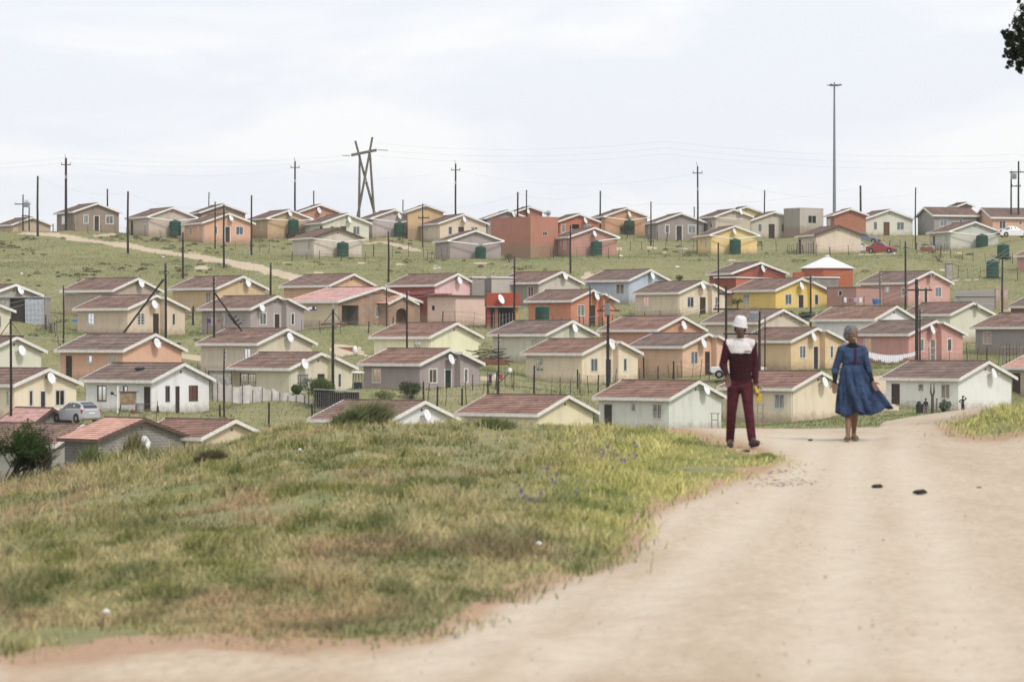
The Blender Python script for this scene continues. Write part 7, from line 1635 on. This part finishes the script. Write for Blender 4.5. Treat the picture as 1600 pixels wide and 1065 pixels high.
tuft('grass_tussock', 'dark green tussock behind the pale lid on the bank', 372, 772, 44, 16, 900, ((.05, .07, .03), (.17, .19, .08)), 'dark tussocks on the near bank', .9)
tuft('grass_tussock', 'green tussock on the crest before the cream-yellow gabled roof', 768, 668, 90, 17, 1200, ((.09, .11, .04), (.25, .27, .12)), 'dark tussocks on the near bank', .8)
tuft('grass_tussock', 'low green tuft at the tip of the grass beside the road', 1195, 714, 46, 10, 600, ((.20, .23, .08), (.42, .42, .17)), 'dark tussocks on the near bank', .9)
tuft('weed_clump', 'tall thin weeds before the wall of the concrete block house', 205, 716, 60, 58, 260, ((.12, .12, .06), (.28, .26, .14)), sprd=.35)
tuft('weed_clump', 'leafy weeds before the roof corner of the block house', 135, 728, 60, 50, 420, ((.10, .13, .05), (.26, .28, .13)), sprd=.5)
# thorny bush, bottom left
def thorn():
    D = 45.; g = Vector((k_(4)*D, D, tz(k_(4)*D, D)-.12)); root = emp('thorn_bush', tuple(g), 0, 'dark thorny bush with bare lower branches at the bottom left edge', 'bush')
    tips = []; m = MB(); s_ = D/F; rnd = random.Random(4)
    def grow(p, d, ln, r_, dep):
        e = p+d*ln; m.tube([p, p.lerp(e, .5)+Vector((rnd.uniform(-.02, .02), rnd.uniform(-.02, .02), rnd.uniform(-.02, .02))), e], [r_, r_*.85, r_*.7], 5)
        if dep == 0: tips.append(e); return
        for _ in range(3 if dep > 1 else 4):
            nd = (d+Vector((rnd.uniform(-.9, .9), rnd.uniform(-.7, .7), rnd.uniform(-.45, .6)))).normalized(); grow(e, nd, ln*rnd.uniform(.6, .85), r_*.62, dep-1)
            if dep <= 2: tips.append(e)
    for a in range(11): grow(Vector((rnd.uniform(-.5, .5), 0, -.05)), Vector((rnd.uniform(-.9, 1.1), rnd.uniform(-.5, .5), .6)).normalized(), .46, .020, 3)
    m.build('branch', M['postwood'], root)
    tt = [t for t in tips if t.z > .5 and t.x < .62]; Vv, Cc = leafcloud([tuple(t) for t in tt], [.10]*len(tt), [34]*len(tt), .016, ((.022, .045, .014), (.085, .13, .04)), .8); leaves('foliage', Vv, Cc, root)
thorn()
# tree whose outer twigs hang into the top right corner
def edgetree():
    D = 46.; g = Vector((k_(1600)*D+3.4, D, 0)); g.z = tz(g.x, g.y); root = emp('gum_tree', tuple(g), 0, 'leafy gum tree whose hanging twigs enter the top right corner', 'tree'); rnd = random.Random(9)
    m = MB(); top = Vector((-.3, 0, 6.2)); m.tube([(0, 0, -.3), (.1, 0, 2.2), (-.1, .1, 4.4), top], [.24, .19, .14, .08], 10); m.build('trunk', M['palepole'], root)
    tw = MB(); C_ = []; R2 = []; N2 = []
    for i in range(26):
        a = rnd.uniform(0, 6.28); rr = rnd.uniform(1.2, 3.0); e = Vector((rr*math.cos(a), rr*math.sin(a)*.9, rnd.uniform(5.2, 8.6)))
        tw.tube([Vector((0, 0, rnd.uniform(3.5, 6))), e*.5+Vector((0, 0, 3.2)), e], [.06, .04, .012], 5); C_.append(tuple(e)); R2.append(rnd.uniform(.6, .95)); N2.append(2000)
    # outer spray measured in the photograph
    for x, y, r_ in ((1597, 12, 6), (1596, 32, 8), (1585, 42, 9), (1574, 52, 7), (1592, 55, 10), (1579, 66, 8), (1590, 74, 10), (1571, 85, 5), (1584, 90, 8), (1594, 92, 9), (1581, 100, 5), (1590, 101, 5), (1596, 110, 4), (1602, 60, 12), (1610, 80, 12), (1612, 40, 14)):
        p = Vector((k_(x)*D, D+rnd.uniform(-.3, .3), zpx(y, D)))-g; C_.append(tuple(p)); R2.append(r_/F*D); N2.append(int(3.0*r_*r_*.5)+20)
        for _ in range(4): c_ = p+Vector((rnd.gauss(0, r_*.8), rnd.gauss(0, 6), rnd.gauss(0, r_*.9)))*(D/F); C_.append(tuple(c_)); R2.append(r_*.5/F*D); N2.append(int(2.2*r_*r_*.5)+14)
        tw.tube([Vector((-1.2, 0, p.z+.7)), (p+Vector((-.6, 0, p.z+.6)))/2+Vector((-.3, 0, p.z/2-.1)), p], [.02, .012, .004], 4)
    tw.build('limb', M['palepole'], root); Vv, Cc = leafcloud(C_, R2, N2, .022, ((.018, .032, .018), (.075, .095, .05)), 1.0); leaves('crown', Vv, Cc, root)
edgetree()
